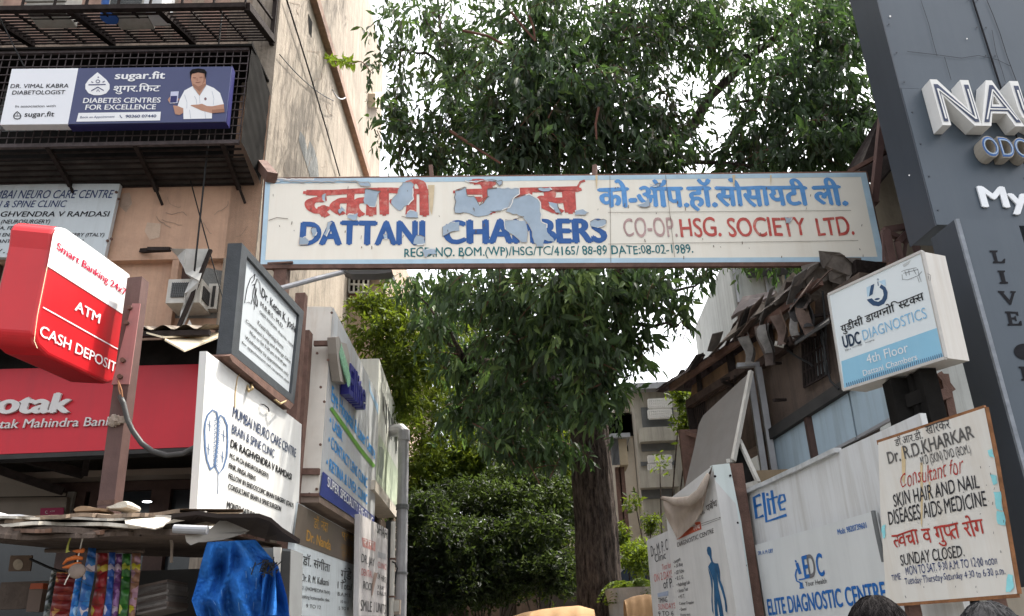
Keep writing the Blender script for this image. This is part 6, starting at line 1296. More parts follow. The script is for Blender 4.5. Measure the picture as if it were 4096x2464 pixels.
# ================================================================ leaves
def leaf_mesh(name, P, D, Lg, Wd, tone, mat, parent=None, fine=True, base=None, smooth=True):
    """many separate folded leaves: base points P, directions D, lengths, widths, tone per leaf"""
    n = len(P); D = D/np.linalg.norm(D, axis=1)[:, None]
    R = rng.normal(size=(n, 3)); S = np.cross(D, R); S /= np.linalg.norm(S, axis=1)[:, None]; N = np.cross(D, S)
    N[N[:, 2] < 0] *= -1
    L = Lg[:, None]; Wv = Wd[:, None]
    if fine:
        st = [(0, 0, 0), (.28, -.42, .05), (.28, 0, -.02), (.28, .42, .05), (.62, -.36, .02), (.62, 0, -.06), (.62, .36, .02), (1, 0, -.16)]
        fc = [(0, 2, 1), (0, 3, 2), (1, 2, 5, 4), (2, 3, 6, 5), (4, 5, 7), (5, 6, 7)]
    else:
        st = [(0, 0, 0), (.45, -.45, .06), (1, 0, -.08), (.45, .45, .06)]; fc = [(0, 1, 2), (0, 2, 3)]
    V = np.stack([P + D*L*a + S*Wv*b + N*L*c for a, b, c in st], 1).reshape(-1, 3)
    k = len(st); base_i = (np.arange(n)*k)[:, None]
    loops = []; sizes = []
    for f in fc: pass
    fl = [np.array(f) for f in fc]
    loops = np.concatenate([np.concatenate([base_i+f for f in fl], 1)], 0).reshape(-1)
    sizes = np.tile(np.array([len(f) for f in fc]), n)
    o0 = np.array(base if base is not None else (0, 0, 0), float); me = bpy.data.meshes.new(name)
    me.vertices.add(len(V)); me.vertices.foreach_set('co', (V-o0).astype(np.float32).reshape(-1))
    me.loops.add(len(loops)); me.loops.foreach_set('vertex_index', loops.astype(np.int32))
    me.polygons.add(len(sizes)); ls = np.concatenate([[0], np.cumsum(sizes)[:-1]]); me.polygons.foreach_set('loop_start', ls.astype(np.int32)); me.polygons.foreach_set('loop_total', sizes.astype(np.int32))
    a = me.attributes.new('tone', 'FLOAT', 'POINT'); a.data.foreach_set('value', np.repeat(tone, k).astype(np.float32))
    me.update(calc_edges=True); me.validate(); me.polygons.foreach_set('use_smooth', [True]*len(me.polygons))
    me.materials.append(mat); o = bpy.data.objects.new(name, me); COL.objects.link(o)
    if parent is not None: o.parent = parent
    return o
def spray(c, r, nt, nl, lg, droop, spread=.22, tonec=None):
    """twig clusters in an ellipsoid: nt twig tips, nl leaves on each; fuller towards the skin"""
    u = rng.normal(size=(nt, 3)); u /= np.linalg.norm(u, axis=1)[:, None]; rad = rng.random(nt)**.45
    T = np.array(c) + u*rad[:, None]*np.array(r); 
    ax = u*np.array([1, 1, .35]) + rng.normal(size=(nt, 3))*.45; ax[:, 2] -= droop*.5; ax /= np.linalg.norm(ax, axis=1)[:, None]
    t = rng.random((nt, nl)); P = T[:, None, :] - ax[:, None, :]*(t*spread*1.4)[:, :, None] + rng.normal(size=(nt, nl, 3))*spread*.12
    D = ax[:, None, :]*.55 + rng.normal(size=(nt, nl, 3))*.62; D[:, :, 2] -= droop
    ln = lg*(.35+.9*rng.random((nt, nl)))*(.75+.5*rng.random(nt))[:, None]; tw = np.clip((rng.random(nt)**1.3 if tonec is None else rng.normal(tonec, .2, nt))[:, None] + rng.normal(size=(nt, nl))*.10, 0, 1)
    return P.reshape(-1, 3), D.reshape(-1, 3), ln.reshape(-1), tw.reshape(-1), T, ax
def crown(blobs, lg, droop, wr, spread=.22, thin=1.0):
    A = [spray(b[0], b[1], max(8, int(b[2]*thin)), b[3], lg, droop, spread, b[4] if len(b) > 4 else None) for b in blobs]
    P, D, Lg, tn = (np.concatenate([a[i] for a in A]) for i in range(4))
    return P, D, Lg, Lg*wr, tn, np.concatenate([a[4] for a in A]), np.concatenate([a[5] for a in A])
def bX(px, py, Y): return tuple(atY(px*1.6603, py*1.6603, Y))
m_leaf = leaf_mat('dark_leaves', [(0, (.055, .046, .03)), (.12, (.04, .05, .034)), (.35, (.045, .065, .042)), (.68, (.085, .135, .07)), (1, (.19, .27, .085))], .34, (.09, .19, .02))  # stops lightened with grey, painting hazy glare into the leaves
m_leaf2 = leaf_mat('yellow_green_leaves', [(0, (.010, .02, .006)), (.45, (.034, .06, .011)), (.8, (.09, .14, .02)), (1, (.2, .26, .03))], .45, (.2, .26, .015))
m_leaf3 = leaf_mat('shrub_leaves', [(0, (.007, .010, .006)), (.45, (.016, .028, .010)), (.75, (.05, .08, .02)), (1, (.16, .19, .07))], .3, (.12, .18, .03))  # upper stops paint lit highlights into the leaf colour
m_bark = M('dark_bark', (.065, .044, .036), .95, .5, 9, blotch=.6, stain=(.02, .016, .014), bump=1.0, bscale=5, spec=.1)
nt_ = m_bark.node_tree; b_ = nt_.nodes['Principled BSDF']; t_ = node(nt_, 'ShaderNodeTexCoord'); mp_ = node(nt_, 'ShaderNodeMapping'); mp_.inputs['Scale'].default_value = (11, 11, 2.6); nt_.links.new(t_.outputs['Object'], mp_.inputs[0])
nz_ = node(nt_, 'ShaderNodeTexNoise'); nz_.inputs['Scale'].default_value = 1.7; nz_.inputs['Detail'].default_value = 9; nz_.inputs['Roughness'].default_value = .75; nt_.links.new(mp_.outputs[0], nz_.inputs['Vector'])
rp_ = node(nt_, 'ShaderNodeValToRGB'); er_ = rp_.color_ramp.elements; er_[0].position = .38; er_[0].color = (.016, .013, .012, 1); er_[1].position = .66; er_[1].color = (.135, .105, .088, 1); nt_.links.new(nz_.outputs['Fac'], rp_.inputs[0]); nt_.links.new(rp_.outputs[0], b_.inputs['Base Color'])
bp_ = node(nt_, 'ShaderNodeBump'); bp_.inputs['Strength'].default_value = 1; bp_.inputs['Distance'].default_value = .05; nt_.links.new(nz_.outputs['Fac'], bp_.inputs['Height']); nt_.links.new(bp_.outputs[0], b_.inputs['Normal'])
m_twig = M('reddish_twig', (.13, .06, .042), .8, .25, 14)
def limb(mb, pts, r0, r1, n=8):
    k = len(pts); mb.tube(pts, [r0+(r1-r0)*i/(k-1) for i in range(k)], n)
def curve(a, b, bend, n=7):
    a = Vector(a); b = Vector(b); bend = Vector(bend); return [a.lerp(b, i/n) + bend*math.sin(math.pi*i/n) for i in range(n+1)]
# ---------------------------------------------------------------- big tree over the lane
tb = Vector((atY(2400, 2464, 13).x, 13, 0)); Ttop = atY(2345, 1500, 13.0)
tr = thing('tree', 'big dark leaved tree with thick trunk rising behind the society board', 'tree', tb)
def trunk_pt(u, v):
    z = v*9.5; c = tb.lerp(Vector((Ttop.x, 13, Ttop.z)), z/Ttop.z); r = .375-.016*z + .12*math.exp(-z*2.2); a = u*2*math.pi
    n3 = lambda s, zs: noise.noise(Vector((math.cos(a)*s, math.sin(a)*s, z*zs)))
    q = 1+.07*n3(1.3, .5)+.06*n3(5, 1.4)+.07*abs(n3(9, 2.6))+.03*n3(18, 7); return Vector((c.x+r*q*math.cos(a), c.y+r*q*math.sin(a), z))
mbt = MB().grid(trunk_pt, 110, 190)
top = trunk_pt(0, 1); tc_ = Vector((tb.x+(Ttop.x-tb.x)*9.5/Ttop.z, 13, 9.5))
build('trunk', mbt, m_bark, tr, smooth=True)
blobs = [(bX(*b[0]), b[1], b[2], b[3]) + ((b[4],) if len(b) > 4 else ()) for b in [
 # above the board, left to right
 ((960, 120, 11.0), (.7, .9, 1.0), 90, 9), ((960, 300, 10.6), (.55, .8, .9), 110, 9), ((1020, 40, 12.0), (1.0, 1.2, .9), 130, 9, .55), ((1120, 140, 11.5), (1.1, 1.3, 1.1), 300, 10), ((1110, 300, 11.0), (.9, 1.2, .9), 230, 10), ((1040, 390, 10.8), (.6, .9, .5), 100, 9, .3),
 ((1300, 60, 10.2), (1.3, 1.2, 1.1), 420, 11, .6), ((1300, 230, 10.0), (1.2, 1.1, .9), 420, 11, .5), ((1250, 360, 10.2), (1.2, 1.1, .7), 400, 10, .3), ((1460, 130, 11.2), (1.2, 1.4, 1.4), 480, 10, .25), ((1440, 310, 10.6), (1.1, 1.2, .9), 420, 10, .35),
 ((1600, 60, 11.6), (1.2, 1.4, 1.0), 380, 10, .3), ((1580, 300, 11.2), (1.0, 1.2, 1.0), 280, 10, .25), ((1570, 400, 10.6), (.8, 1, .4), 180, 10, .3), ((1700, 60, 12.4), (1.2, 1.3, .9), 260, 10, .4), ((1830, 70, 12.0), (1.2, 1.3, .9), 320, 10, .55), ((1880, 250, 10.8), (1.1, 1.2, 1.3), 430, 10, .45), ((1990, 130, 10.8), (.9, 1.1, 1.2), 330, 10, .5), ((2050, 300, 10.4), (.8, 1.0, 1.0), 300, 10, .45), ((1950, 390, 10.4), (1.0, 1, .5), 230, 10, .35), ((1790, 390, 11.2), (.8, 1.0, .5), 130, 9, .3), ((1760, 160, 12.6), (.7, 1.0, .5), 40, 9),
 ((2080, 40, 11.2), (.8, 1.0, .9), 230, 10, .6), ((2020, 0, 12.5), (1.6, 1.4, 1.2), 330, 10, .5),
 # below the board; tones raised to paint light into the shaded leaves
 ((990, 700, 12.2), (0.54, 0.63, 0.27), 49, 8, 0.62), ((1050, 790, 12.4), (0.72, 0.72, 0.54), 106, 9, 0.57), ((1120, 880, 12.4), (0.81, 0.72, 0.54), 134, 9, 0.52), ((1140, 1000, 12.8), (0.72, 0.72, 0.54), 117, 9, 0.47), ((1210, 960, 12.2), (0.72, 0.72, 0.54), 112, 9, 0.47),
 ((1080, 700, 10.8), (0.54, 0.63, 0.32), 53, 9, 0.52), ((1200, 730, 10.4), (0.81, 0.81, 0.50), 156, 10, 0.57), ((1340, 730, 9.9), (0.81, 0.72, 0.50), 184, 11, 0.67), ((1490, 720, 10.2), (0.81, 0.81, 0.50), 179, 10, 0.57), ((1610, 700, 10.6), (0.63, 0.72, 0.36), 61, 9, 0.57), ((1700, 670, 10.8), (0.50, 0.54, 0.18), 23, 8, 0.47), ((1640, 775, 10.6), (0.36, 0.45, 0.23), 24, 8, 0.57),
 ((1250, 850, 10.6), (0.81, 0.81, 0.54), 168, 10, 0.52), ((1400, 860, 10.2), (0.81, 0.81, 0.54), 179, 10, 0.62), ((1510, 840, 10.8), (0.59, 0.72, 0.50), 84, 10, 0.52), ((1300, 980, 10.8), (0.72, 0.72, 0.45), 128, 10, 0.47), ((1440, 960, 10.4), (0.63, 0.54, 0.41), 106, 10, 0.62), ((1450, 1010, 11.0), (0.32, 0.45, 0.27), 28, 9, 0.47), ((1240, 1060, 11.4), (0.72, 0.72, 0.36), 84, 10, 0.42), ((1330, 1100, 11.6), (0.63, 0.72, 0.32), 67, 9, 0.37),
 # unseen overhead mass; first blob added behind the board to shade the shrubs
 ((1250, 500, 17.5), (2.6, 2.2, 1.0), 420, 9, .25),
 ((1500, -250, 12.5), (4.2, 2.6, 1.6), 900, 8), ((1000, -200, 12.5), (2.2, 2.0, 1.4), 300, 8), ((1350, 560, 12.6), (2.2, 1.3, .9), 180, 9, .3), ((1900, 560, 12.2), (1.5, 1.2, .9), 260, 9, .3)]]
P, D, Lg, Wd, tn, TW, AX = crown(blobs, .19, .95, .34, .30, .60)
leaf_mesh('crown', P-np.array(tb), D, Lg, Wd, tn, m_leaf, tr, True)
mb = MB(); random.seed(12)
centers = [Vector(b[0]) for b in blobs]; mains = []
def axis(z): return tb.lerp(Vector((Ttop.x, 13, Ttop.z)), z/Ttop.z)
for px, py, Y, z0 in ((1300, 150, 11.2, 6.2), (1080, 200, 11.8, 7.0), (1480, 100, 11.8, 8.5), (1850, 200, 11.4, 6.6), (1650, 380, 11.0, 6.0), (1250, 780, 11.2, 5.0), (1500, 780, 11.0, 5.4), (1980, -40, 12, 8.0), (1120, 860, 12.0, 5.2)):
    p = curve(axis(z0), bX(px, py, Y), (random.uniform(-.5, .5), random.uniform(-.2, .2), random.uniform(.1, .5)), 12)
    p = [q+Vector((random.gauss(0, .05), random.gauss(0, .05), random.gauss(0, .05)))*(i > 0) for i, q in enumerate(p)]; limb(mb, p, .15, .03, 9); mains += p[4:]
for i, c in enumerate(centers):
    if c.y > 16: continue
    m = min(mains, key=lambda q: (q-c).length+max(0, q.z-c.z)*.5); p = curve(m, c, (random.gauss(0, .15), random.gauss(0, .15), random.uniform(-.1, .25)), 7)
    limb(mb, [q+Vector((random.gauss(0, .03), random.gauss(0, .03), random.gauss(0, .03)))*(0 < k < 7) for k, q in enumerate(p)], .04, .012, 6)
build('limb', mb, m_bark, tr, smooth=True)
mb = MB()
idx = rng.choice(len(TW), 800, replace=False)
for i in idx: t = Vector(TW[i]); a = Vector(AX[i]); limb(mb, [t-a*.45+Vector((0, 0, -.06)), t-a*.2, t], .008, .003, 4)
for pts in ([(672, 60), (720, 120), (785, 195)], [(755, 70), (775, 130), (785, 195)], [(380, 620), (500, 700), (620, 775)], [(440, 145), (560, 170), (670, 230)], [(1085, 510), (1070, 590), (1075, 660)]): limb(mb, [atY(*cR(*p), 9.6) for p in pts], .022, .014, 6)
build('twig', mb, m_twig, tr)
# ---------------------------------------------------------------- other trees and shrubs
def small_tree(name, label, cat, base, trunk_pts, r0, blobs, lg, droop, wr, mat, group=None, fine=False, spread=.2, thin=1.0):
    t = thing(name, label, cat, base, group); mb = MB(); limb(mb, trunk_pts, r0, r0*.5)
    for b in blobs: limb(mb, curve(Vector(trunk_pts[-1]).lerp(Vector(trunk_pts[len(trunk_pts)//2]), random.random()), b[0], (0, 0, .2)), r0*.35, .012, 6)
    build('trunk', mb, m_bark, t, smooth=True)
    P, D, Lg, Wd, tn, _, _ = crown(blobs, lg, droop, wr, spread, thin); leaf_mesh('crown', P-np.array(base), D, Lg, Wd, tn, mat, t, fine); return t
def B(px, py, Y, r, n, nl=9, tone=None): return (bX(px, py, Y), r, n, nl) + ((tone,) if tone is not None else ())
x = bX(870, 1400, 13.5)[0]
small_tree('tree', 'bright yellow green tree leaning over the eye clinic sign beside the peach wall', 'tree', (x, 14.2, 0), [(x, 14.2, 0), (x, 14.1, 3), bX(930, 900, 14), bX(940, 800, 13.8)], .16,
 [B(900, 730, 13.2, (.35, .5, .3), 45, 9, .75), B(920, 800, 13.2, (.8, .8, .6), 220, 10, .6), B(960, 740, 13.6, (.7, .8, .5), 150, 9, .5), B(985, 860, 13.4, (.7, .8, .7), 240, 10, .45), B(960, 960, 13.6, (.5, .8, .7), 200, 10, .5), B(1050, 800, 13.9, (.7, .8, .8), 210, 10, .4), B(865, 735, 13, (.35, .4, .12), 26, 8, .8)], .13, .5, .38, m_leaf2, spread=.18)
pts = [bX(*p) for p in ((985, 1410, 17), (995, 1300, 17), (1015, 1200, 17), (1052, 1120, 17), (1062, 1050, 17))]
small_tree('tree', 'slim tree with curved dark trunk and sunlit foliage left of the lane', 'tree', (pts[0][0], 17, 0), [(pts[0][0], 17, 0)] + pts, .15,
 [B(1000, 1010, 16, (.9, .8, .8), 260, 10, .85), B(1060, 930, 16.2, (.8, .8, .8), 260, 10, .75), B(1010, 1120, 16, (.7, .8, .7), 220, 10, .8), B(1100, 1080, 16.4, (.8, .8, .8), 240, 10, .75), B(1160, 1000, 17.6, (.9, .9, .9), 240, 10, .4), B(1000, 900, 17.2, (.9, .9, .8), 220, 10, .5), B(1100, 860, 17.6, (1.0, .9, .9), 230, 10, .4)], .11, .35, .42, m_leaf2, spread=.2)  # high tones paint sunlight into the foliage
x = bX(1260, 1400, 21)[0]
small_tree('tree', 'tall deep green tree closing the far end of the lane', 'tree', (x, 21, 0), [(x, 21, 0), (x, 21, 4), (x+.2, 21, 8)], .3,
 [B(1150, 1120, 20, (1.3, 1.2, 1.0), 330, 10, .5), B(1270, 1060, 20.5, (1.5, 1.2, 1.3), 330, 10, .35), B(1340, 1180, 20, (1.2, 1.2, 1.0), 320, 10, .4), B(1200, 960, 21, (1.6, 1.2, 1.3), 300, 10, .3), B(1350, 950, 21, (1.5, 1.2, 1.3), 300, 10, .25), B(1130, 780, 22, (1.6, 1.2, 1.6), 260, 10, .4), B(1300, 780, 22, (1.8, 1.2, 1.6), 260, 10, .2)], .2, .45, .42, m_leaf3, spread=.3, thin=1.5)
def shrub(label, px, py0, Y, blobs, mat=m_leaf3, group=None, lg=.075, name='shrub'):
    x = bX(px, py0, Y)[0]; return small_tree(name, label, 'shrub', (x, Y, 0), [(x, Y, 0), (x+.05, Y, .8), (x, Y, 1.6)], .05, blobs, lg, .15, .45, mat, group, spread=.16)
shrub('broad dark shrub at the foot of the drain pipe', 1030, 1440, 14.2, [B(1010, 1230, 14.2, (.7, .6, .4), 420, 10, .3), B(1060, 1310, 14.0, (.9, .6, .5), 560, 10, .2), B(1000, 1430, 14, (.8, .6, .6), 560, 10, .15), B(1100, 1420, 14, (.7, .5, .45), 380, 10, .15)], lg=.10)
shrub('dark shrub with pale leaf tips in the middle of the lane end', 1150, 1440, 14.6, [B(1120, 1210, 15.2, (1.0, .7, .5), 460, 10, .4), B(1170, 1310, 14.4, (.9, .6, .5), 520, 10, .35), B(1180, 1410, 14.4, (.8, .6, .4), 400, 10, .15), B(1220, 1220, 15, (.8, .6, .5), 380, 10, .5), B(1080, 1300, 14.6, (.7, .5, .5), 330, 10, .6)], lg=.10)
shrub('sunflecked shrub left of the thick trunk', 1300, 1440, 14.4, [B(1290, 1300, 14.4, (.8, .6, .55), 480, 10, .4), B(1350, 1220, 15, (.8, .6, .55), 430, 10, .55), B(1260, 1160, 15.6, (.9, .6, .55), 420, 10, .45), B(1340, 1380, 14, (.6, .5, .4), 330, 10, .3), B(1240, 1370, 14.2, (.6, .5, .4), 330, 10, .45)], lg=.10)
shrub('tall screen shrub of dark leaves rising behind the lower shrubs', 1180, 1440, 16.5, [B(1040, 1190, 16.5, (1.0, .7, .7), 420, 10, .35), B(1150, 1120, 16.8, (1.1, .7, .8), 460, 10, .5), B(1270, 1110, 16.8, (1.1, .7, .8), 460, 10, .4), B(1350, 1130, 16.5, (.8, .7, .8), 380, 10, .3), B(1100, 1350, 16.5, (1.2, .7, .9), 480, 10, .2), B(1280, 1340, 16.5, (1.2, .7, .9), 480, 10, .2)], m_leaf2, lg=.13)
shrub('bright green bush right of the thick trunk', 1530, 1440, 15.5, [B(1535, 1345, 15.5, (.4, .5, .35), 220, 10, .8), B(1500, 1290, 16, (.2, .3, .25), 70, 9, .6), B(1570, 1260, 16, (.25, .3, .25), 70, 9, .3)], m_leaf2, None, .09)
shrub('thin leafy plant in front of the far lattice balconies', 1560, 1200, 16.5, [B(1530, 1210, 16.5, (.4, .4, .2), 26, 6, .35), B(1590, 1120, 16.5, (.3, .3, .3), 10, 6, .4), B(1660, 1020, 13.5, (.3, .3, .45), 70, 8, .7), B(1640, 960, 13.5, (.25, .3, .3), 45, 8, .75)], m_leaf2, None, .12)
# fern in a pot right of the trunk
fx = atY(2530, 2340, 12.2); ft = thing('fern', 'yellow green potted fern right of the thick trunk', 'plant', (fx.x, 12.2, 0))
fb2 = [spray(tuple(fx), (.28, .25, .2), 40, 1, .1, .2)]
Pn = []; Dn = []; random.seed(6)
for k in range(34):
    a = random.uniform(0, 6.28); l = random.uniform(.4, .7)
    for j in range(22):
        t = j/21; p = Vector((fx.x+math.cos(a)*l*t*.8, 12.2+math.sin(a)*l*t*.6, fx.z-.1+.38*math.sin(t*2.4)*l-.25*t*t))
        for s in (-1, 1): Pn.append(p); Dn.append((math.cos(a+s*1.2), math.sin(a+s*1.2), -.25))
Pn = np.array([tuple(p) for p in Pn]); n = len(Pn); leaf_mesh('frond', Pn-np.array((fx.x, 12.2, 0)), np.array(Dn), np.full(n, .085), np.full(n, .03), rng.random(n)*.4+.5, m_leaf2, ft, False)
build('pot', MB().tube([(fx.x, 12.2, 0), (fx.x, 12.2, fx.z-.25), (fx.x, 12.2, fx.z-.05)], [.3, .36, .4], 18), m_concrete, ft)
# wall sprig growing out of the lane side wall
sp_c = PS(cF(720, 520), .25); wt = thing('wall_plant', 'lime green sprig growing out of the brown ledge on the lane side wall', 'plant', sp_c)
mb = MB(); p0 = PS(cF(645, 480), .05); p1 = PS(cF(860, 520), .8); limb(mb, curve(p0, p1, (0, 0, -.05)), .012, .006, 5); p2 = PS(cF(1000, 600), 1.3); limb(mb, curve(p1, p2, (0, 0, .1)), .01, .006, 5); build('stem', mb, m_twig, wt)
t = rng.random(70); Pn = np.array([tuple(p0.lerp(p1, x)) for x in t]); Dn = rng.normal(size=(70, 3))*.6; Dn[:, 2] -= .4
leaf_mesh('leaf', Pn-np.array(sp_c), Dn, np.full(70, .17), np.full(70, .055), np.clip(1-.5*t, 0, 1), leaf_mat('lime_leaves', [(0, (.05, .1, .02)), (1, (.25, .36, .03))], .5, (.3, .4, .02)), wt, True)
# ================================================================ buildings behind
m_pb = M('pink_beige_plaster', (.48, .36, .28), .9, .1, 2, streak=.25, blotch=.2)
def solid(px0, px1, pytop, Y, d, mat, name, par, z0=0):
    a = atY(px0, pytop, Y); b = atY(px1, pytop, Y); return build(name, MB().box((a.x, Y, z0), (b.x, Y+d, a.z)), mat, par)
a = atY(1380, 1040, 15.2)
pb2 = thing('peach_building', 'peach rear building with a barred window behind the leaning yellow green tree', 'building', (a.x-2, 15.2, 0)); build('wall', MB().box((a.x-3.2, 15.2, 0), (atY(1532, 1200, 15.2).x, 22, atY(1500, 1078, 15.2).z+1.2)), m_pb, pb2)
q = [atY(*cP(*p), 15.17) for p in ((5, 70), (175, 85), (165, 215), (0, 215))]; w_ = build('window', MB().prism(q, (0, -.03, 0)), m_matt_black, pb2)
g = MB()
for k in range(5): g.bar(q[0].lerp(q[1], k/4)+Vector((0, -.08, 0)), q[3].lerp(q[2], k/4)+Vector((0, -.08, 0)), .035)
for k in range(3): g.bar(q[0].lerp(q[3], k/2)+Vector((0, -.08, 0)), q[1].lerp(q[2], k/2)+Vector((0, -.08, 0)), .04)
build('grille', g, m_acw, w_); build('sill', MB().prism([atY(*cP(*p), 15.1) for p in ((-10, 218), (195, 218), (195, 268), (-10, 268))], (0, .1, 0)), M('red_brown_sill', (.16, .08, .055), .8, .3, 20), pb2); build('hood', MB().prism([atY(*cP(*p), 15.0) for p in ((-20, 40), (360, 30), (365, -10), (-20, -20))], (0, .5, 0)), m_greyw, pb2)
# grey tower behind the old house
a = atY(*cM(866, 440), 21); twr = thing('grey_tower_block', 'pale grey streaked tower block behind the ragged roof tarp', 'building', (a.x+2, 22, 0))
tz = atY(*cM(812, -60), 21).z
m_tower = M('streaked_grey_render', (.40, .41, .39), .85, .12, 1.2, streak=.55, stain=(.2, .2, .18), sscale=3)
build('wall', MB().box((a.x, 21, 0), (a.x+7, 27, tz)), m_tower, twr)
wq = [atY(*cM(*p), 20.96) for p in ((1140, 65), (1195, 50), (1212, 110), (1152, 168))]; o = build('window', MB().prism(wq, (0, .03, 0)), M('blue_window', (.1, .2, .33), .2, .2, 3), twr)
fr_ = MB()
for i in range(4): fr_.bar(wq[i]-Vector((0, .02, 0)), wq[(i+1) % 4]-Vector((0, .02, 0)), .07)
build('frame', fr_, m_acw, o)
dn = MB(); p = atY(*cM(1160, 60), 20.5); dn.box((p.x-.9, 20.2, p.z+.1), (p.x+3, 21, p.z+1.2)); build('balcony', dn, M('dark_balcony', (.08, .08, .085), .8), twr)
st = MB()
for x in (858, 1050): p = atY(*cM(x, 200), 20.97); st.bar((p.x, 20.95, 4), (p.x, 20.95, tz), .06)
build('rain_pipe', st, m_steelg, twr)
# lean-to of corrugated tin on the roof
ln = thing('roof_shed', 'corrugated tin roof shed standing above the old brown house', 'shed', PO(cM(960, 400), -1.2))
PSh = Plane(PO.p0-PO.n*1.0, -20)
def shq(u, v): x = 868+u*230; y = 440-u*140 + (v-1)*0 ; p0 = PSh(cM(868+u*235, 430-u*170)); p1 = PSh(cM(868+u*240, 250-u*45)); return p0.lerp(p1, v)+PO.n*.04*math.sin(u*60)
build('tin_wall', MB().grid(shq, 90, 3), M('rusty_corrugated', (.20, .15, .13), .7, .3, 5, streak=.5, metal=.2), ln, smooth=True)
build('roof', MB().prism([PSh(cM(*p), o) for p, o in (((822, 360), .6), ((865, 330), .6), ((1100, 215), .6), ((1100, 196), .1), ((895, 232), .1))], (0, 0, .05)), M('shed_roof', (.13, .10, .095), .7, .25, 8, streak=.3), ln)
fm = MB(); 
for a_, b_ in (((945, 335), (1000, 262)), ((1000, 262), (1000, 315)), ((1000, 262), (1060, 268)), ((960, 380), (1050, 330)), ((945, 335), (965, 380))): fm.bar(PSh(cM(*a_), .7), PSh(cM(*b_), .7), .025)
build('rack', fm, m_steelg, ln)
# far building with lattice balconies
a = atY(*cM(205, 815), 25); b = atY(*cM(455, 815), 25)
fbld = thing('far_building', 'far grey apartment block with white lattice balconies at the end of the lane', 'building', ((a.x+b.x)/2, 26, 0))
m_fg = M('far_grey_render', (.40, .37, .31), .9, .15, 1, streak=.5, stain=(.16, .15, .13), blotch=.3)
build('wall', MB().box((a.x, 25, 0), (b.x+.6, 32, a.z)), m_fg, fbld); c_ = atY(*cM(45, 975), 26)
build('side_wing', MB().box((c_.x-2.5, 26, 0), (a.x-.02, 31, atY(*cM(150, 930), 26).z)), M('far_sunlit_render', (.55, .5, .42), .9, .15, 1.2, blotch=.4, stain=(.25, .22, .18)), fbld)  # paler than the main wall, painting in the sun on this side
build('roof_slab', MB().box((a.x-.5, 24.6, a.z+.003), (b.x+.7, 32, a.z+.2)), m_steelg, fbld)
jl = M('white_lattice', (.62, .60, .56), .8, .08, 5)
for (y0, y1) in ((858, 905), (925, 968), (1212, 1245), (1262, 1300)):
    p0 = atY(*cM(300, y0), 24.7); p1 = atY(*cM(448, y1), 24.7); mb = MB(); n = 11
    for k in range(n+1): x = p0.x+(p1.x-p0.x)*k/n; mb.bar((x, 24.7, p1.z), (x, 24.7, p0.z), .05)
    for k in range(4): z = p1.z+(p0.z-p1.z)*k/3; mb.bar((p0.x, 24.72, z), (p1.x, 24.72, z), .06)
    build('lattice', mb, jl, fbld)
for (y0, y1) in ((905, 1030), (1110, 1170), (1245, 1262), (1400, 1470)):
    p0 = atY(*cM(255, y0), 24.95); p1 = atY(*cM(470, y1), 24.95); build('balcony_opening', MB().box((p0.x, 24.97, p1.z), (p1.x, 24.99, p0.z)), m_greyw, fbld)
for (y0, y1) in ((1032, 1108), (1300, 1398)):
    p0 = atY(*cM(245, y0), 24.6); p1 = atY(*cM(495, y1), 24.6); build('balcony_parapet', MB().box((p0.x, 24.6, p1.z), (p1.x, 24.95, p0.z)), m_fg, fbld)
mb = MB(); random.seed(40)
for k in range(7):
    p = atY(*cM(random.uniform(60, 240), random.uniform(1000, 1150)), 25.95); s = random.uniform(.25, .6); mb.box((p.x-s*.5, 25.93, p.z-s*.6), (p.x+s*.5, 25.97, p.z+s*.6))
build('window', mb, m_matt_black, fbld)
p0 = atY(*cM(62, 1105), 23); p1 = atY(*cM(178, 1262), 23); bxx = thing('tin_cabin', 'small corrugated tin cabin beside the thick trunk in front of the far building', 'cabin', ((p0.x+p1.x)/2, 23.4, p1.z))
def cab(u, v): return Vector((p0.x+(p1.x-p0.x)*u*.5, 23+.04*math.sin(u*40), p1.z+(p0.z-p1.z)*v))
build('tin_side', MB().grid(cab, 60, 2), m_steelg, bxx, smooth=True); build('plywood_side', MB().box((p0.x+(p1.x-p0.x)*.5, 23, p1.z), (p1.x, 24, p0.z)), M('plywood_tan', (.36, .29, .2), .8), bxx); build('roof', MB().box((p0.x-.1, 22.8, p0.z), (p1.x+.1, 24.1, p0.z+.12)), m_steelg, bxx)
build('post', MB().box((p0.x+.1, 23.3, 0), (p0.x+.25, 23.45, p1.z)).box((p1.x-.25, 23.3, 0), (p1.x-.1, 23.45, p1.z)), m_rust, bxx)
# low back wall and the yard behind the shrubs
a = atY(1400, 2250, 19); b = atY(2350, 2250, 19)
bwl = thing('yard_wall', 'dark timber and tin yard wall behind the shrubs at the end of the lane', 'wall', ((a.x+b.x)/2, 19, 0)); build('wall', MB().box((a.x, 19, 0), (b.x, 19.3, a.z)), M('dark_yard_wall', (.06, .048, .04), .9, .3, 1.5, streak=.5), bwl)
pnl = MB()
for x0_, x1_ in ((880, 1130), (1260, 1440)): p0 = atY(*cQ(x0_, 1300), 18.9); p1 = atY(*cQ(x1_, 1300), 18.9); pnl.box((p0.x, 18.93, .2), (p1.x, 18.97, p0.z))
build('timber_panel', pnl, M('dull_timber', (.12, .085, .065), .85, .25, 3, streak=.5), bwl)
ar = atY(*cQ(2235, 1060), 20); arch = thing('dark_shed', 'dark arched shed opening at the right end of the lane', 'shed', (ar.x, 20, 0)); build('wall', MB().box((ar.x-1.6, 20, 0), (ar.x+3.5, 21, ar.z+.25)), m_concrete, arch)
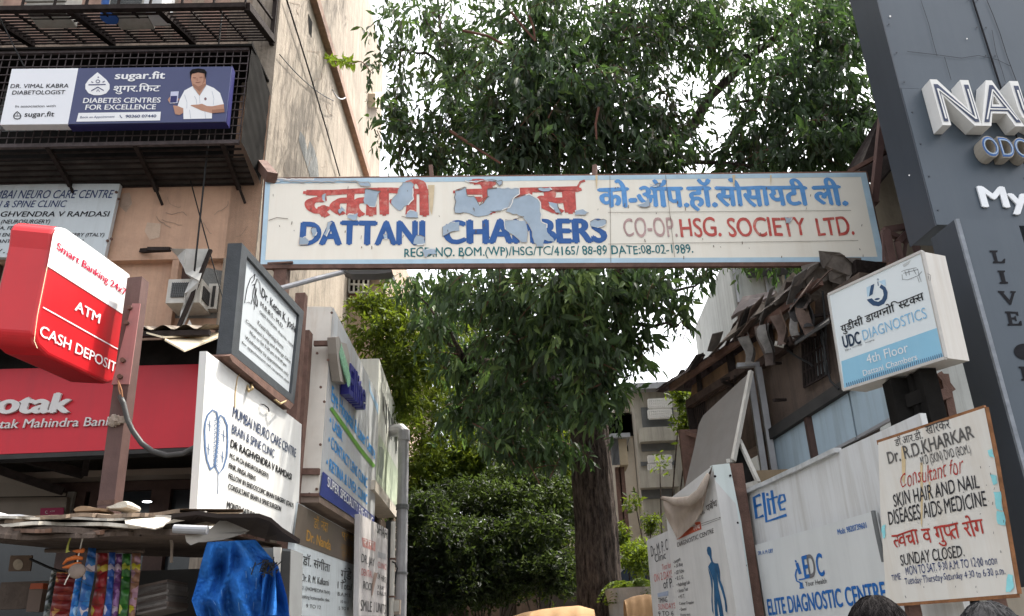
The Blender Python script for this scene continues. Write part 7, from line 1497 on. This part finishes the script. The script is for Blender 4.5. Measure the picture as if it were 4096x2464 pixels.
pts = [Vector((ar.x+.75*math.cos(t), 19.97, ar.z-.55+.6*math.sin(t))) for t in [math.pi*i/12 for i in range(13)]]; build('opening', MB().prism([Vector((ar.x+.75, 19.97, 0))]+pts+[Vector((ar.x-.75, 19.97, 0))], (0, -.02, 0)), M('shed_dark_blue', (.02, .03, .045), .6), arch)
# tan covers low down on both sides of the trunk
def mound(label, pxs, Y, d):
    A = [atY(*cQ(*p), Y) for p in pxs]; n = 24
    def fn(u, v):
        k = u*(len(A)-1); i = min(int(k), len(A)-2); t = A[i].lerp(A[i+1], k-i); s = math.sin(v*math.pi); return Vector((t.x, Y-d*.5*math.cos(v*math.pi)+.02*math.sin(u*30), max(0, t.z*s**.45)))
    return tag(build('covered_heap', MB().grid(fn, 24, 16), M('tan_canvas', (.40, .245, .125), .85, .12, 3, streak=.2), smooth=True), label, 'covered heap')
mound('tan canvas covered heap left of the thick trunk', [(1180, 1470), (1330, 1420), (1480, 1395), (1600, 1380), (1740, 1370), (1850, 1400)], 12, 1.4)
mound('tan canvas covered heap between the thick trunk and the notice board', [(2080, 1330), (2150, 1300), (2240, 1285), (2320, 1290), (2420, 1330)], 11.2, 1.0)
# ================================================================ two passers by
def person(label, head, r, yaw, shirt, trousers, hairmat, cap=False, hair_r=1.0):
    """standing figure grown from a skinned skeleton; head = centre of the head"""
    hx, hy, hz = head; H = hz+.13; t = thing('person', label, 'person', (hx, hy, 0)); k = H/1.72; cy, sy = math.cos(yaw), math.sin(yaw)
    def W_(x, y, z): return Vector((hx+(x*cy-y*sy)*k, hy+(x*sy+y*cy)*k, z*k))
    J = [((0, 0, .93), .135), ((0, 0, 1.08), .125), ((0, .01, 1.24), .14), ((0, .01, 1.38), .12), ((0, 0, 1.46), .06), ((0, -.01, 1.53), .055),
         ((.16, .01, 1.39), .065), ((.22, .02, 1.13), .045), ((.21, -.08, .9), .036), ((.21, -.12, .82), .035), ((-.16, .01, 1.39), .065), ((-.22, .02, 1.13), .045), ((-.21, -.08, .9), .036), ((-.21, -.12, .82), .035),
         ((.09, 0, .86), .095), ((.1, -.02, .5), .065), ((.1, .01, .1), .045), ((.1, -.13, .04), .04), ((-.09, 0, .86), .095), ((-.1, -.02, .5), .065), ((-.1, .01, .1), .045), ((-.1, -.13, .04), .04)]
    E = [(0, 1), (1, 2), (2, 3), (3, 4), (4, 5), (3, 6), (6, 7), (7, 8), (8, 9), (3, 10), (10, 11), (11, 12), (12, 13), (0, 14), (14, 15), (15, 16), (16, 17), (0, 18), (18, 19), (19, 20), (20, 21)]
    for s, b in ((1, 9), (-1, 13)):
        w = Vector(J[b][0])
        for f in range(5):
            o = (s*(-.026+.013*f), -.012+.004*f, 0); i = len(J); ln = (.07, .085, .09, .083, .065)[f]
            if f == 0: J.append(((w.x-s*.03, w.y-.035, w.z-.02), .011)); J.append(((w.x-s*.035, w.y-.06, w.z-.05), .009))
            else: J.append(((w.x+o[0]+s*.008, w.y-.015, w.z-.045), .0105)); J.append(((w.x+o[0]+s*.008, w.y-.035-.006*f, w.z-.045-ln*.75), .0085))
            E += [(b, i), (i, i+1)]
    me = bpy.data.meshes.new('body'); me.from_pydata([tuple(W_(*j[0])-Vector((hx, hy, 0))) for j in J], E, []); o = bpy.data.objects.new('body', me); COL.objects.link(o); o.parent = t
    m = o.modifiers.new('skin', 'SKIN'); m.use_smooth_shade = True
    for v, j in zip(me.skin_vertices[0].data, J): v.radius = (j[1]*k, j[1]*k)
    me.skin_vertices[0].data[0].use_root = True
    s = o.modifiers.new('sub', 'SUBSURF'); s.levels = 1; s.render_levels = 2; me.materials.append(shirt)
    # head with face
    mb = MB(); nu, nv = 28, 20; c = Vector((0, 0, hz/k))
    def hd(u, v):
        a = u*2*math.pi; th = v*math.pi; x = .076*math.sin(th)*math.cos(a); y = .098*math.sin(th)*math.sin(a); z = .118*math.cos(th)
        if z < 0: x *= 1+z*1.7; y = y*(1+z*.8) - (.012 if y < 0 else 0)*(-z/.118)
        if y < -.05 and abs(x) < .02 and -.035 < z < .02: y -= .022*(1-abs(x)/.02)*(1-abs(z+.02)/.05)
        return W_(x, y, c.z+z)
    mb.grid(hd, nu, nv)
    for s in (-1, 1): mb.ell(W_(s*.078, .01, c.z-.005), .012, .018, .03, 8, 6)
    build('head', mb, m_skin, t, smooth=True)
    eb = MB()
    for s in (-1, 1): eb.ell(W_(s*.03, -.083, c.z+.005), .012, .008, .008, 8, 6)
    build('eye', eb, m_black, t); build('mouth', MB().ell(W_(0, -.092, c.z-.062), .022, .006, .005, 8, 5), M('lip', (.25, .08, .07)), t)
    hm = MB(); random.seed(50)
    def hr(u, v):
        a = u*2*math.pi; low = .46+.2*max(0, math.sin(a)); th = v*math.pi*low; q = 1.13*hair_r+.03*math.sin(a*9+v*11)*math.sin(v*3); return W_(.076*q*math.sin(th)*math.cos(a), .098*q*math.sin(th)*math.sin(a)+.006, c.z+.118*q*math.cos(th))
    hm.grid(hr, 48, 16); build('hair', hm, hairmat, t, smooth=True)
    st = MB()
    for i in range(900):
        u = random.random(); v = random.uniform(.05, 1); p = hr(u, v); q = hr(u+random.uniform(-.03, .03), min(1.12, v+random.uniform(.08, .25))); st.tube([p, p.lerp(q, .5)+(p-W_(0, 0, c.z)).normalized()*.002*k, q], [.0011, .0011, .0004], 3, False)
    build('hair_strand', st, hairmat, t)
    tr_ = MB()
    for s in (-1, 1): tr_.tube([W_(s*.075, 0, .95), W_(s*.095, 0, .8), W_(s*.1, -.02, .5), W_(s*.1, .01, .09)], [.125*k, .115*k, .085*k, .075*k], 14)
    build('trousers', tr_, trousers, t, smooth=True)
    sl = MB()
    for s in (-1, 1): sl.tube([W_(s*.205, .018, 1.16), W_(s*.218, -.02, 1.02), W_(s*.21, -.08, .9), W_(s*.21, -.11, .84)], [.05*k, .042*k, .038*k, .034*k], 10)
    build('forearm', sl, m_skin, t, smooth=True); build('neck', MB().tube([W_(0, 0, 1.44), W_(0, -.01, 1.56)], .06*k, 12), m_skin, t, smooth=True)
    sh = MB()
    for s in (-1, 1): sh.ell(W_(s*.1, -.06, .045), .05, .13, .045, 12, 8)
    build('shoe', sh, m_black, t, smooth=True); return t
h1 = atY(*cN(480, 880), 2.95)
person('person with thick dark hair passing below the diagnostic banner', tuple(h1), 0, math.radians(-70), M('check_shirt', (.3, .32, .36), .8), M('grey_trousers', (.06, .06, .07), .8), m_hair, hair_r=1.02)
h2 = atY(*cN(2130, 1240), 2.05)
person('person with greying dark hair close by at the right bottom corner', tuple(h2), 0, math.radians(150), M('plain_shirt', (.2, .22, .3), .8), M('dark_trousers', (.04, .04, .05), .8), M('greying_hair', (.03, .03, .032), .85, .45, 60, bump=.3, spec=.05), hair_r=1.05)
bpy.data.objects.remove(_to); bpy.data.curves.remove(_tc)
